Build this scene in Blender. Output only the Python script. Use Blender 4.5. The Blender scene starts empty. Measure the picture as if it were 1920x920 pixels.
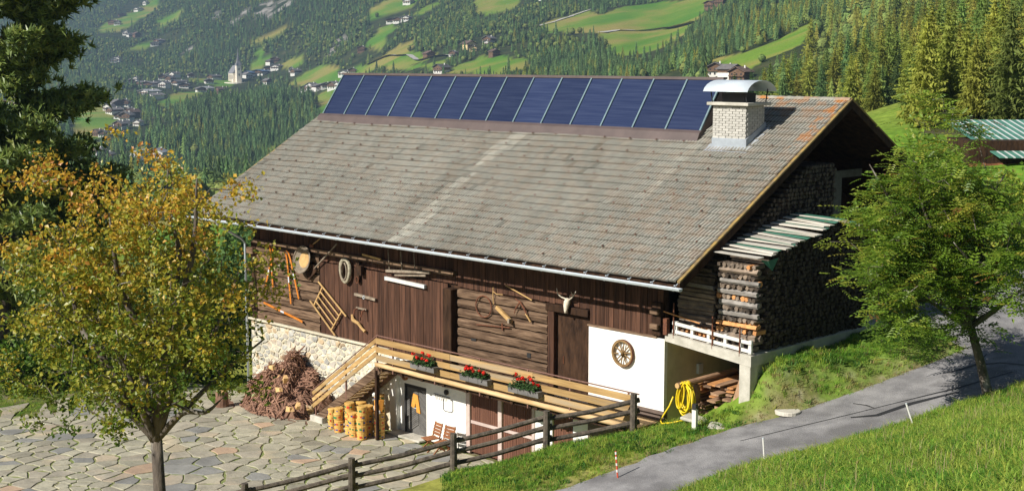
import bpy, bmesh, math, random
import numpy as np
from mathutils import Vector, Matrix, noise as mnoise
random.seed(7); RNG = np.random.default_rng(7)
scene = bpy.context.scene
COL = scene.collection
# ---------------------------------------------------------------- camera, sky, sun, exposure
CAM = (26.291, -31.866, 10.706); YAW = 0.7998; PITCH = 0.1317
cd = bpy.data.cameras.new('camera'); camo = bpy.data.objects.new('camera', cd); COL.objects.link(camo)
camo.location = CAM; camo.rotation_euler = (math.pi/2 - PITCH, 0, YAW)
cd.sensor_width = 36; cd.lens = 49.594; cd.clip_start = 0.5; cd.clip_end = 20000
scene.camera = camo
SUN = Vector((-0.18, -1.0, 0.72)).normalized()          # towards the sun
SUN_EL = math.asin(SUN.z); SUN_AZ = math.atan2(SUN.x, SUN.y)
wd = bpy.data.worlds.new('World'); scene.world = wd; wd.use_nodes = True
wn = wd.node_tree; bg = wn.nodes['Background']
sky = wn.nodes.new('ShaderNodeTexSky'); sky.sky_type = 'NISHITA'; sky.sun_disc = False
sky.sun_elevation = SUN_EL; sky.sun_rotation = SUN_AZ; sky.altitude = 1300
wn.links.new(sky.outputs[0], bg.inputs[0]); bg.inputs[1].default_value = 0.05
sl = bpy.data.lights.new('sun', 'SUN'); slo = bpy.data.objects.new('sun', sl); COL.objects.link(slo)
sl.energy = 4.9; sl.angle = math.radians(0.53); sl.color = (1.0, 0.945, 0.86)
slo.rotation_euler = SUN.to_track_quat('Z', 'Y').to_euler(); slo.location = (-60, -120, 120)
vs = scene.view_settings; vs.view_transform = 'Standard'; vs.look = 'None'; vs.gamma = 1; vs.use_curve_mapping = False
vs.exposure = 0.42
scene.cycles.max_bounces = 6; scene.cycles.diffuse_bounces = 3; scene.cycles.transparent_max_bounces = 8
scene.cycles.volume_bounces = 0; scene.cycles.use_adaptive_sampling = True
scene.cycles.use_denoising = True
scene.render.film_transparent = False

# ---------------------------------------------------------------- helpers
def lnk(o): COL.objects.link(o); return o
def setp(o, label=None, cat=None, group=None, kind=None):
    if label: o['label'] = label
    if cat: o['category'] = cat
    if group: o['group'] = group
    if kind: o['kind'] = kind
    return o
def thing(name, label, cat, loc=(0, 0, 0), group=None, rz=0):
    o = bpy.data.objects.new(name, None); o.empty_display_size = 0.2; lnk(o)
    o.location = loc; o.rotation_euler = (0, 0, rz)
    return setp(o, label, cat, group)
def attach(o, parent):
    o.parent = parent
    return o
def wloc(o):
    p = Vector(o.location)
    while o.parent: o = o.parent; p += Vector(o.location)
    return p
class MB:
    def __init__(s): s.v = []; s.f = []; s.mi = []; s.cur = 0
    def add(s, vs_, fs):
        n = len(s.v); s.v += [tuple(q) for q in vs_]; s.f += [tuple(i + n for i in q) for q in fs]; s.mi += [s.cur]*len(fs); return s
    def box(s, c, d, M=None):
        x, y, z = d[0]/2, d[1]/2, d[2]/2
        p = [Vector(q) for q in ((-x,-y,-z),(x,-y,-z),(x,y,-z),(-x,y,-z),(-x,-y,z),(x,-y,z),(x,y,z),(-x,y,z))]
        if M is not None: p = [M @ q for q in p]
        return s.add([q + Vector(c) for q in p], [(0,3,2,1),(4,5,6,7),(0,1,5,4),(1,2,6,5),(2,3,7,6),(3,0,4,7)])
    def bb(s, x0, x1, y0, y1, z0, z1): return s.box(((x0+x1)/2,(y0+y1)/2,(z0+z1)/2),(abs(x1-x0),abs(y1-y0),abs(z1-z0)))
    def beam(s, a, b, w, h, up=(0,0,1), jit=0):
        a = Vector(a); b = Vector(b); d = (b-a); L = d.length; d.normalize(); r = d.cross(Vector(up)); 
        if r.length < 1e-4: r = d.cross(Vector((0,1,0)))
        r.normalize(); u = r.cross(d)
        p = []
        for q in (a, b):
            for (i, j) in ((-1,-1),(1,-1),(1,1),(-1,1)):
                p.append(q + r*i*w/2 + u*j*h/2 + Vector((random.uniform(-jit,jit),random.uniform(-jit,jit),random.uniform(-jit,jit))))
        return s.add(p, [(0,1,2,3),(7,6,5,4),(0,4,5,1),(1,5,6,2),(2,6,7,3),(3,7,4,0)])
    def tube(s, pts, r, n=8, cap=True, closed=False):
        pts = [Vector(q) for q in pts]; m = len(pts); rr = r if hasattr(r, '__len__') else [r]*m
        vv = []; prev = None
        for i, q in enumerate(pts):
            if closed: d = pts[(i+1) % m] - pts[i-1]
            else: d = pts[min(i+1, m-1)] - pts[max(i-1, 0)]
            if d.length < 1e-9: d = Vector((0,0,1))
            d.normalize()
            if prev is None:
                a = d.cross(Vector((0,0,1)) if abs(d.z) < .9 else Vector((1,0,0)))
            else: a = prev - d*prev.dot(d)
            a.normalize(); prev = a; b = d.cross(a)
            for k in range(n):
                t = 2*math.pi*k/n; vv.append(q + (a*math.cos(t) + b*math.sin(t))*rr[i])
        ff = []
        for i in range(m if closed else m-1):
            j = (i+1) % m
            for k in range(n):
                ff.append((i*n+k, i*n+(k+1) % n, j*n+(k+1) % n, j*n+k))
        if cap and not closed: ff.append(tuple(range(n-1,-1,-1))); ff.append(tuple((m-1)*n+k for k in range(n)))
        return s.add(vv, ff)
    def lathe(s, c, prof, n=16, M=None):
        vv = []; c = Vector(c)
        for (r, z) in prof:
            for k in range(n):
                t = 2*math.pi*k/n; q = Vector((r*math.cos(t), r*math.sin(t), z))
                if M is not None: q = M @ q
                vv.append(c + q)
        ff = [(i*n+k, i*n+(k+1) % n, (i+1)*n+(k+1) % n, (i+1)*n+k) for i in range(len(prof)-1) for k in range(n)]
        ff.append(tuple(range(n-1,-1,-1))); ff.append(tuple((len(prof)-1)*n+k for k in range(n)))
        return s.add(vv, ff)
    def prism(s, poly, axis, a, b):
        # poly: 2d points in the two other axes, extruded along axis from a to b
        def P(q, t): return (t, q[0], q[1]) if axis == 0 else ((q[0], t, q[1]) if axis == 1 else (q[0], q[1], t))
        n = len(poly); v = [P(q, a) for q in poly] + [P(q, b) for q in poly]
        f = [tuple(range(n)), tuple(range(2*n-1, n-1, -1))] + [(i, n+i, n+(i+1) % n, (i+1) % n) for i in range(n)]
        return s.add(v, f)
    def mesh(s, name):
        me = bpy.data.meshes.new(name); me.from_pydata([tuple(q) for q in s.v], [], s.f); me.update(); return me
    def build(s, name, mt, parent=None, smooth=False, fix=True, bevel=0, kind=None, label=None):
        me = s.mesh(name)
        for m_ in (mt if isinstance(mt, (list, tuple)) else [mt]): me.materials.append(m_)
        if any(s.mi): me.polygons.foreach_set('material_index', s.mi)
        if fix or bevel:
            bm = bmesh.new(); bm.from_mesh(me)
            if bevel: bmesh.ops.bevel(bm, geom=bm.edges[:], offset=bevel, segments=1, affect='EDGES')
            bmesh.ops.recalc_face_normals(bm, faces=bm.faces[:]); bm.to_mesh(me); bm.free()
        if smooth: me.polygons.foreach_set('use_smooth', [True]*len(me.polygons))
        o = bpy.data.objects.new(name, me); lnk(o)
        if parent is not None:
            o.parent = parent; o.location = -wloc(parent)
        return setp(o, label, None, None, kind)
def dup(o, parent=None):
    c = o.copy(); lnk(c)
    if parent is not None: c.parent = parent
    for ch in o.children: dup(ch, c)
    return c

# ---------------------------------------------------------------- materials
MATS = {}
def nd(nt, t, **kw):
    n = nt.nodes.new(t)
    for k, v in kw.items(): setattr(n, k, v)
    return n
def mat(name, c1, c2=None, scale=3.0, rough=0.8, stretch=None, bump=0.0, bscale=None, c3=None, rnd=0.0, metal=0.0, spec=0.35, detail=6, sat=0.0, transl=None, lo=0.35, hi=0.65, coord='Object'):
    """Principled material: colour mixed by noise, optional third colour in patches, per-object value jitter, fine relief."""
    if name in MATS: return MATS[name]
    m = bpy.data.materials.new(name); m.use_nodes = True; nt = m.node_tree; L = nt.links
    bs = nt.nodes['Principled BSDF']; bs.inputs['Roughness'].default_value = rough; bs.inputs['Metallic'].default_value = metal
    bs.inputs['Specular IOR Level'].default_value = spec
    tc = nd(nt, 'ShaderNodeTexCoord'); mp = nd(nt, 'ShaderNodeMapping'); L.new(tc.outputs[coord], mp.inputs[0])
    oi = nd(nt, 'ShaderNodeObjectInfo')
    off = nd(nt, 'ShaderNodeVectorMath', operation='SCALE'); L.new(oi.outputs['Random'], off.inputs['Scale']); off.inputs[0].default_value = (37, 61, 53)
    L.new(off.outputs[0], mp.inputs['Location'])
    if stretch: mp.inputs['Scale'].default_value = stretch
    if c2 is None: c2 = tuple(x*0.75 for x in c1)
    nz = nd(nt, 'ShaderNodeTexNoise'); nz.inputs['Scale'].default_value = scale; nz.inputs['Detail'].default_value = detail; nz.inputs['Roughness'].default_value = 0.62
    L.new(mp.outputs[0], nz.inputs['Vector'])
    rp = nd(nt, 'ShaderNodeValToRGB'); rp.color_ramp.elements[0].position = lo; rp.color_ramp.elements[1].position = hi
    rp.color_ramp.elements[0].color = (*c2, 1); rp.color_ramp.elements[1].color = (*c1, 1); L.new(nz.outputs[0], rp.inputs[0])
    col = rp.outputs[0]
    if c3 is not None:
        n3 = nd(nt, 'ShaderNodeTexNoise'); n3.inputs['Scale'].default_value = scale*0.35; n3.inputs['Detail'].default_value = 5
        L.new(mp.outputs[0], n3.inputs['Vector'])
        r3 = nd(nt, 'ShaderNodeValToRGB'); r3.color_ramp.elements[0].position = .55; r3.color_ramp.elements[1].position = .68; L.new(n3.outputs[0], r3.inputs[0])
        mx = nd(nt, 'ShaderNodeMix', data_type='RGBA'); L.new(r3.outputs[0], mx.inputs[0]); L.new(col, mx.inputs[6]); mx.inputs[7].default_value = (*c3, 1); col = mx.outputs[2]
    if rnd > 0:
        hs = nd(nt, 'ShaderNodeHueSaturation'); L.new(col, hs.inputs['Color'])
        mr = nd(nt, 'ShaderNodeMapRange'); L.new(oi.outputs['Random'], mr.inputs[0]); mr.inputs[3].default_value = 1-rnd; mr.inputs[4].default_value = 1+rnd
        L.new(mr.outputs[0], hs.inputs['Value'])
        if sat:
            ml = nd(nt, 'ShaderNodeMath', operation='MULTIPLY'); ml.inputs[1].default_value = 7.31; L.new(oi.outputs['Random'], ml.inputs[0])
            fr = nd(nt, 'ShaderNodeMath', operation='FRACT'); L.new(ml.outputs[0], fr.inputs[0])
            mh = nd(nt, 'ShaderNodeMapRange'); L.new(fr.outputs[0], mh.inputs[0]); mh.inputs[3].default_value = .5-sat; mh.inputs[4].default_value = .5+sat
            L.new(mh.outputs[0], hs.inputs['Hue'])
        col = hs.outputs[0]
    L.new(col, bs.inputs['Base Color'])
    if bump:
        nb = nd(nt, 'ShaderNodeTexNoise'); nb.inputs['Scale'].default_value = bscale or scale*3; nb.inputs['Detail'].default_value = 5; L.new(mp.outputs[0], nb.inputs['Vector'])
        bp = nd(nt, 'ShaderNodeBump'); bp.inputs['Strength'].default_value = bump; bp.inputs['Distance'].default_value = 0.03; L.new(nb.outputs[0], bp.inputs['Height']); L.new(bp.outputs[0], bs.inputs['Normal'])
    if transl:
        tr = nd(nt, 'ShaderNodeBsdfTranslucent'); L.new(col, tr.inputs[0]); ms = nd(nt, 'ShaderNodeMixShader'); ms.inputs[0].default_value = transl
        L.new(bs.outputs[0], ms.inputs[1]); L.new(tr.outputs[0], ms.inputs[2]); L.new(ms.outputs[0], nt.nodes['Material Output'].inputs[0])
    MATS[name] = m; return m
# ================================================================ terrain
FW = np.array([-math.sin(YAW), math.cos(YAW)]); RT = np.array([math.cos(YAW), math.sin(YAW)])
MEADOW = [[(-1267,1269),(-1279,1313),(-1258,1364),(-1190,1307),(-1229,1393),(-1195,1428),(-1054,1366),(-961,1222),(-917,1149),(-884,1095),(-831,1012),(-808,965),(-841,961),(-933,1033),(-1026,1130),(-1066,1162),(-1112,1177),(-1148,1178)],[(-505,643),(-536,698),(-492,669),(-483,685),(-481,714),(-468,714),(-419,632),(-403,590),(-399,561),(-390,533),(-426,561)],[(-1106,967),(-1149,1028),(-1144,1058),(-1087,1032),(-1023,1006),(-959,953),(-963,928),(-939,891)],[(-1726,1349),(-1741,1385),(-1778,1433),(-1769,1443),(-1709,1400),(-1673,1353),(-1606,1292),(-1644,1301)],[(-1918,1506),(-1934,1547),(-1916,1585),(-1856,1589),(-1823,1531),(-1824,1493),(-1870,1482)],[(-1746,1466),(-1778,1522),(-1760,1541),(-1724,1489),(-1719,1459)],[(-1555,1425),(-1693,1556),(-1535,1512),(-1465,1421),(-1482,1405),(-1502,1399)],[(-1554,1221),(-1555,1251),(-1566,1286),(-1524,1283),(-1441,1204),(-1342,1164),(-1309,1117),(-1371,1134),(-1209,1064),(-1169,1020),(-1485,1173)],[(-1781,1242),(-1820,1303),(-1802,1321),(-1669,1259),(-1565,1194),(-1540,1161),(-1610,1178),(-1672,1193)],[(-2229,1480),(-2234,1515),(-2214,1535),(-2200,1550),(-2171,1519),(-2172,1498),(-2197,1492)],[(-2107,1388),(-2142,1430),(-2115,1438),(-2071,1425),(-2085,1411),(-2066,1373)],[(-2028,1394),(-1999,1405),(-1966,1402),(-1891,1352),(-1927,1351)],[(-2871,1501),(-3015,1599),(-3122,1721),(-3167,1809),(-3149,1828),(-2964,1702),(-2910,1632),(-2837,1561),(-2805,1499)],[(-2809,1614),(-2800,1647),(-2780,1668),(-2698,1609),(-2743,1610),(-2773,1603)],[(-2550,1400),(-2575,1440),(-2554,1462),(-2516,1435),(-2516,1392)],[(-1746,993),(-1861,1094),(-1926,1177),(-1811,1113),(-1725,1030),(-1631,937)],[(-2063,1247),(-2084,1280),(-2020,1291),(-1970,1271),(-1873,1198),(-1964,1224)],[(-1622,807),(-1622,835),(-1621,862),(-1456,772),(-1390,755),(-1339,715),(-1325,685),(-1280,632)],[(-1240,611),(-1279,654),(-1301,697),(-1229,643),(-1149,585),(-1089,534)],[(-1059,565),(-1174,638),(-1272,706),(-1262,705),(-1146,627),(-1049,567)],[(-1550,1121),(-1572,1157),(-1502,1141),(-1493,1150),(-1349,1023),(-1249,925),(-1243,907)],[(-1642,1239),(-1603,1248),(-1542,1219),(-1474,1155),(-1568,1192)],[(-2196,1453),(-2185,1464),(-2152,1458),(-2149,1442)],[(-2090,1201),(-2170,1266),(-2099,1228),(-2031,1172)]]
ROCK = [[(-2379,1577),(-2398,1622),(-2366,1633),(-2303,1633),(-2263,1610),(-2273,1579),(-2303,1569),(-2355,1579)],[(-2397,1536),(-2419,1578),(-2422,1619),(-2404,1594),(-2382,1551)],[(-1863,1381),(-1893,1422),(-1903,1448),(-1850,1412),(-1818,1374),(-1809,1349)],[(-2349,1397),(-2389,1438),(-2388,1461),(-2354,1433),(-2317,1389)],[(-2498,1563),(-2500,1583),(-2481,1581),(-2477,1563)],[(-2204,1587),(-2194,1598),(-2185,1586)],[(-26,56),(-26,58),(-24,56),(-24,55)]]
HOUSES = [(-1565,825,10.5,0),(-1584,846,13.4,1),(-1603,867,12.2,1),(-1514,825,11.6,0),(-1503,798,13.9,1),(-1464,787,14.9,1),(-1422,769,13.3,1),(-1465,800,12.5,2),(-1368,753,8.2,0),(-1337,704,10.2,1),(-1360,727,11.5,1),(-1378,743,8.2,0),(-1322,686,7.8,1),(-1333,686,6.7,2),(-1988,1112,17.0,1),(-1969,1115,21.9,1),(-1991,1143,15.4,0),(-1943,1124,13.4,0),(-1847,1043,20.6,3),(-1812,1031,18.7,0),(-2032,1188,12.3,1),(-2093,1233,12.7,0),(-1990,1179,17.3,1),(-1963,1172,15.4,1),(-2075,1198,12.5,1),(-2135,1245,11.1,0),(-2108,1273,11.1,1),(-2033,1117,10.3,1),(-2072,1147,8.8,0),(-1873,1146,14.9,1),(-1918,1184,17.0,3),(-1988,1233,14.1,1),(-2047,1281,16.3,1),(-1812,1143,12.9,2),(-1847,1173,9.9,1),(-1746,1115,7.8,0),(-2022,1343,20.2,4),(-2013,1353,22.0,4),(-2008,1321,12.7,0),(-2013,1371,18.5,1),(-1994,1372,16.5,0),(-2066,1410,15.2,1),(-2061,1415,15.2,2),(-1890,1281,12.1,1),(-1894,1330,8.8,0),(-1849,1307,12.1,1),(-1642,1175,10.8,1),(-1627,1176,12.3,0),(-1602,1170,16.7,1),(-1587,1171,15.1,1),(-1537,1147,13.2,1),(-1515,1141,10.2,0),(-1602,1217,15.4,0),(-1578,1211,10.7,1),(-1682,1310,11.4,2),(-1778,1450,19.4,1),(-1742,1434,15.6,1),(-1725,1435,13.8,0),(-1847,1542,14.8,0),(-1327,1138,12.2,2),(-1250,1110,7.8,1),(-1285,1167,13.4,5),(-1227,1121,7.7,5),(-1281,1198,12.2,1),(-1256,1170,8.0,0),(-1109,1044,9.5,2),(-1119,976,12.7,1),(-1444,1458,7.9,0),(-968,1250,14.6,2),(-947,1235,10.8,2),(-424,552,6.6,1),(-398,529,7.4,1),(-381,515,6.1,2),(-2949,1591,19.8,2),(-3114,1702,18.3,2),(-3119,1750,15.9,0),(-2913,1579,14.7,0),(-2734,1500,11.5,0),(-2698,1492,16.0,0),(-2675,1492,13.6,2),(-2525,1447,17.3,0),(-2532,1461,15.2,1),(-2384,1278,14.0,0),(-2405,1297,12.1,0),(-3157,1792,10.8,0),(-990,529,10.2,1),(-1000,545,8.6,1),(-1055,595,11.9,3),(-1056,548,8.9,1),(-1109,568,8.4,1)]
TRACK1 = [(-1050,1154),(-1054,1186),(-1026,1191),(-999,1195),(-965,1181),(-925,1164)]
TRACK2 = [(-1555,1220),(-1523,1223),(-1439,1191),(-1330,1135),(-1288,1125),(-1234,1102)]
TRACK3 = [(-1001,528),(-1060,573),(-1133,620),(-1156,646)]
TRACK4 = [(-1252,1256),(-1252,1285),(-1260,1333),(-1259,1363)]
WALLC = [(-2058,1289),(-2045,1302),(-2046,1319)]
FAR = [(-79.3,3.0,-9.94),(-131.8,20.6,-14.41),(-184.2,38.4,-17.36),(-289.2,73.8,-25.63),(-499.2,144.6,-40.28),(-813.8,251.2,-55.64),(-1128.1,358.1,-63.85),(-1546.7,501.2,-62.66),(-1964.9,644.6,-53.68),(-2382.6,788.6,-32.81),(-2695.5,896.9,-9.41),(-3111.8,1042.3,43.21),(-3735.9,1260.7,129.49),(-4670.7,1589.8,291.26),(-6743.9,2325.3,746.22),(-69.6,12.9,-9.94),(-117.4,35.5,-14.41),(-165.1,58.1,-17.36),(-260.6,103.3,-25.63),(-451.6,193.7,-40.28),(-737.8,329.5,-55.64),(-1023.8,465.6,-63.85),(-1404.8,647.4,-62.66),(-1785.5,829.4,-53.68),(-2165.9,1011.8,-32.81),(-2450.9,1148.9,-9.41),(-2830.3,1332.3,43.21),(-3399.1,1607.7,129.49),(-4251.4,2021.9,291.26),(-6142.2,2945.2,746.22),(-65.9,16.8,-10.17),(-111.8,41.3,-14.11),(-157.6,65.8,-16.97),(-249.4,114.8,-24.93),(-433.0,212.8,-39.71),(-708.3,359.9,-59.6),(-983.5,507.1,-73.01),(-1212.5,630.1,-73.14),(-1349.7,704.1,-65.49),(-1532.6,802.8,-54.55),(-1669.8,876.9,-45.05),(-1852.8,975.4,-40.34),(-2081.4,1098.9,-24.23),(-2355.6,1247.1,0.27),(-2629.2,1395.9,42.12),(-2994.4,1594.0,89.17),(-3358.9,1792.7,160.02),(-4088.3,2189.9,291.26),(-5907.1,3187.6,793.03),(-63.2,19.6,-9.54),(-152.3,71.3,-16.59),(-241.5,123.0,-24.47),(-419.8,226.4,-39.33),(-687.2,381.6,-60.2),(-954.6,536.9,-75.52),(-1132.6,640.7,-77.41),(-1265.9,718.6,-72.24),(-1399.2,796.7,-62.74),(-1577.1,900.6,-58.39),(-1754.8,1004.6,-46.58),(-1932.5,1108.7,-35.03),(-2110.2,1212.8,-23.96),(-2287.9,1316.9,-9.41),(-2465.2,1421.4,20.27),(-2730.9,1578.3,72.97),(-3085.5,1787.3,132.64),(-3705.6,2153.5,257.2),(-5740.1,3359.6,793.03),(-60.5,22.3,-8.76),(-147.0,76.8,-15.82),(-320.1,185.6,-33.14),(-579.6,348.9,-55.34),(-839.1,512.3,-74.13),(-1011.9,621.4,-75.17),(-1184.5,730.8,-65.68),(-1356.9,840.3,-46.51),(-1443.2,895.0,-42.44),(-1616.2,1003.8,-57.96),(-1788.7,1113.2,-45.51),(-1961.3,1222.7,-32.81),(-2090.6,1304.8,-21.94),(-2219.6,1387.3,9.93),(-2391.3,1497.5,61.76),(-2562.9,1607.8,120.74),(-2820.7,1773.0,192.3),(-3422.3,2158.2,347.53),(-5571.3,3533.5,886.39),(-57.7,25.1,-6.42),(-141.7,82.3,-15.05),(-309.5,196.5,-33.14),(-561.2,367.9,-58.01),(-812.8,539.4,-77.93),(-1022.2,682.6,-78.75),(-1231.4,826.0,-65.49),(-1398.6,940.9,-43.08),(-1465.5,986.8,-36.28),(-1608.3,1083.8,-57.57),(-1775.6,1198.6,-41.22),(-1942.9,1313.4,-26.74),(-2068.1,1399.7,-3.98),(-2193.1,1486.3,39.41),(-2318.0,1573.0,87.62),(-2484.5,1688.7,153.8),(-2901.3,1977.1,279.97),(-5404.0,3706.0,932.94),(-55.1,27.9,-4.1),(-136.3,87.7,-13.51),(-298.9,207.4,-31.61),(-542.7,387.0,-58.01),(-786.4,566.6,-77.93),(-1029.9,746.5,-77.41),(-1192.1,866.5,-68.31),(-1354.2,986.7,-52.0),(-1475.9,1076.7,-47.13),(-1597.4,1166.8,-32.37),(-1718.9,1257.0,-13.93),(-1840.4,1347.2,5.75),(-1961.7,1437.5,37.25),(-2083.0,1528.0,77.33),(-2204.2,1618.5,121.68),(-2406.1,1769.4,197.74),(-5236.9,3878.1,979.39),(-52.4,30.7,-2.56),(-131.0,93.2,-11.22),(-366.9,281.0,-36.47),(-759.8,594.0,-60.86),(-995.4,782.1,-47.99),(-1230.8,970.2,-25.55),(-1427.0,1127.0,-10.5),(-1544.7,1221.1,4.16),(-1662.3,1315.3,26.03),(-1779.9,1409.5,54.35),(-1897.4,1503.8,87.03),(-2015.0,1598.1,120.41),(-2328.3,1849.6,219.64),(-5070.2,4049.9,1025.75),(-49.7,33.4,-2.17),(-125.7,98.7,-10.45),(-353.6,294.6,-32.66),(-733.4,621.2,-45.74),(-961.1,817.3,-28.48),(-1112.9,948.1,-12.08),(-1302.6,1111.6,8.89),(-1416.4,1209.7,24.25),(-1568.2,1340.5,52.88),(-1719.9,1471.4,84.9),(-1833.6,1569.6,114.08),(-2174.8,1864.2,212.68),(-4904.0,4221.1,1025.75),(-47.1,36.1,-1.79),(-120.4,104.2,-9.69),(-267.1,240.2,-23.99),(-487.1,444.2,-39.39),(-707.1,648.4,-30.69),(-927.0,852.5,-11.47),(-1037.0,954.6,-0.51),(-1146.9,1056.6,12.61),(-1256.9,1158.7,25.77),(-1366.9,1260.8,43.95),(-1513.5,1396.9,73.81),(-1660.0,1533.0,107.75),(-2026.4,1873.4,215.92),(-4737.8,4392.3,1048.9),(-44.4,38.9,-1.4),(-115.1,109.6,-8.93),(-256.5,251.1,-23.23),(-398.0,392.5,-32.23),(-610.1,604.7,-23.17),(-786.9,781.4,-11.05),(-893.0,887.5,-3.22),(-1034.5,1028.9,13.05),(-1175.9,1170.3,34.16),(-1282.0,1276.4,52.64),(-1423.5,1417.8,84.39),(-1529.6,1523.8,111.61),(-1954.1,1948.0,236.3),(-4571.8,4563.4,1095.13),(-41.8,41.6,-1.02),(-109.8,115.0,-8.16),(-246.0,261.9,-21.71),(-382.2,408.8,-27.69),(-586.5,629.0,-16.42),(-722.8,775.7,-8.05),(-825.0,885.8,1.97),(-961.3,1032.5,18.35),(-1063.5,1142.6,36.33),(-1165.8,1252.6,55.55),(-1302.1,1399.3,83.66),(-1404.4,1509.3,107.02),(-1813.7,1949.1,228.25),(-4405.9,4734.3,1095.13),(-39.1,44.3,-0.26),(-104.6,120.5,-6.64),(-202.7,234.7,-15.67),(-300.9,348.9,-21.29),(-497.5,577.1,-13.41),(-628.5,729.3,-5.23),(-726.8,843.4,1.81),(-858.0,995.4,15.32),(-956.3,1109.5,29.18),(-1054.7,1223.4,48.11),(-1185.9,1375.4,75.15),(-1284.4,1489.4,98.76),(-1678.4,1944.9,220.19),(-4240.2,4905.1,1118.22),(-36.5,47.0,1.27),(-99.3,125.9,-5.12),(-225.0,283.6,-14.89),(-350.8,441.1,-11.88),(-445.2,559.2,-2.09),(-539.6,677.3,3.74),(-665.5,834.8,12.42),(-791.4,992.2,24.79),(-885.9,1110.2,39.83),(-1011.9,1267.5,62.11),(-1138.0,1424.8,88.76),(-1485.2,1856.8,195.34),(-4074.4,5076.0,1118.22),(-33.9,49.7,2.79),(-94.0,131.3,-3.61),(-154.2,212.9,-9.06),(-244.7,335.1,-6.23),(-335.2,457.1,1.59),(-395.6,538.5,6.59),(-455.9,619.9,11.95),(-546.5,742.0,19.24),(-637.1,864.1,30.76),(-727.7,986.0,47.35),(-848.6,1148.7,69.22),(-1181.5,1595.4,157.29),(-3908.5,5246.8,1118.22),(-31.3,52.4,4.31),(-88.8,136.7,-1.34),(-175.3,263.0,-3.78),(-261.8,389.2,0.31),(-319.6,473.2,6.06),(-377.4,557.3,13.62),(-435.3,641.3,22.33),(-522.0,767.3,35.05),(-637.7,935.2,55.0),(-840.3,1229.0,98.74),(-3742.7,5417.7,1118.22),(-17.6,37.7,5.89),(-34.2,63.8,5.53),(-56.1,98.6,3.93),(-111.1,185.5,0.83),(-193.7,315.8,-0.6),(-248.8,402.6,3.11),(-304.0,489.3,10.53),(-359.3,575.9,20.88),(-442.3,705.8,38.75),(-580.7,922.2,71.24),(-3576.9,5588.6,1118.22),(-15.6,39.9,6.79),(-26.1,57.8,7.5),(-41.8,84.6,6.89),(-78.4,147.4,4.3),(-130.8,237.0,2.79),(-183.4,326.4,6.12),(-236.1,415.7,15.2),(-288.8,505.0,26.08),(-394.3,683.4,51.8),(-3413.4,5757.0,1210.32),(-3.4,23.6,5.05),(-13.4,42.1,5.59),(-28.4,69.7,5.95),(-48.3,106.6,5.34),(-83.2,171.3,4.08),(-123.1,244.9,7.27),(-173.2,336.9,16.52),(-223.4,428.8,29.04),(-323.8,612.5,54.35),(-3251.2,5924.1,1324.96),(3.2,16.1,3.3),(-1.5,25.7,3.67),(-8.6,39.9,5.34),(-20.3,63.8,6.0),(-38.9,102.0,5.7),(-67.0,159.2,7.67),(-104.6,235.3,14.78),(-151.8,330.3,28.83),(-255.6,539.2,61.23),(-3056.9,6124.4,1439.04),(6.9,19.9,4.65),(-5.0,50.7,6.49),(-20.9,91.8,7.99),(-52.7,173.9,15.09),(-132.7,378.6,44.39),(-2605.4,6589.6,1665.59)]
CHURCH = (-1965.6,1275.3,-31.8)

def rbf_fit(P, val):
    n = len(P); K = np.linalg.norm(P[:, None]-P[None], axis=2); M = np.zeros((n+3, n+3)); M[:n, :n] = -K; M[:n, n] = 1; M[:n, n+1:] = P; M[n:, :n] = M[:n, n:].T
    return np.linalg.solve(M, np.r_[val, 0, 0, 0])
def rbf_eval(P, w, q):
    out = w[-3] + q @ w[-2:]
    for i in range(len(P)): out = out - w[i]*np.hypot(q[..., 0]-P[i, 0], q[..., 1]-P[i, 1])
    return out
FA = np.array(FAR)
def polar(x, y):
    u = (x-CAM[0])*RT[0] + (y-CAM[1])*RT[1]; v = np.maximum((x-CAM[0])*FW[0] + (y-CAM[1])*FW[1], 2)
    return u, v
_u, _v = polar(FA[:, 0], FA[:, 1]); FP = np.stack([_u/_v*10, np.log(_v)*6], 1); FWT = rbf_fit(FP, (FA[:, 2]-CAM[2])/_v*100)
def h_far(x, y):
    u, v = polar(x, y); q = np.stack([np.clip(u/v, -.62, .62)*10, np.log(np.maximum(v, 30))*6], -1)
    return CAM[2] + rbf_eval(FP, FWT, q)/100*v
ROADC = [(-6.5, -24, -2.9), (-3.6, -19, -2.3), (-.4, -14.8, -1.65), (2.0, -10.5, -.95), (3.85, -6.2, -.2), (5.2, -1.75, .62), (6.8, 2.2, 1.4), (7.9, 6.1, 2.1), (8.7, 10, 2.6), (9.3, 15, 3.05), (9.6, 25, 3.7), (10.5, 36, 4.6)]
def catmull(P, n=12):
    P = [np.array(p, float) for p in P]; P = [2*P[0]-P[1]] + P + [2*P[-1]-P[-2]]; out = []
    for i in range(1, len(P)-2):
        for k in range(n):
            t = k/n; a, b, c, d = P[i-1:i+3]
            out.append(.5*((2*b)+(-a+c)*t+(2*a-5*b+4*c-d)*t*t+(-a+3*b-3*c+d)*t**3))
    out.append(P[-2]); return np.array(out)
ROAD = catmull(ROADC)
CY = -2.72
NEAR = [(x, y, CY) for x in (-32, -27, -22, -18, -14, -11) for y in (-18, -14, -10, -6, -2, .5)] + [(-8.5, -5, CY), (-8.5, -1, CY), (-8, 1, CY), (-7, -2.6, CY), (-5.6, -.2, CY), (-9.5, -9, CY), (-11, -12, CY)]
NEAR += [(.1, -1.35, -.05), (-1.53, -3.4, -.5), (-2.94, -5.75, -1), (-4.5, -8.2, -1.55), (-6.1, -10.7, -2.1), (-7.8, -13.2, -2.6), (-3.2, -2.2, -1.9), (-4.4, -4.6, -2.3), (-4.6, -2.0, -2.65), (-6, -7, -2.45), (-7.4, -9.3, -2.68), (-9, -12.5, -2.72), (-2.2, -.6, -1.2), (-3.8, -.4, -2.3), (-1.0, -.4, -.35)]
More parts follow.
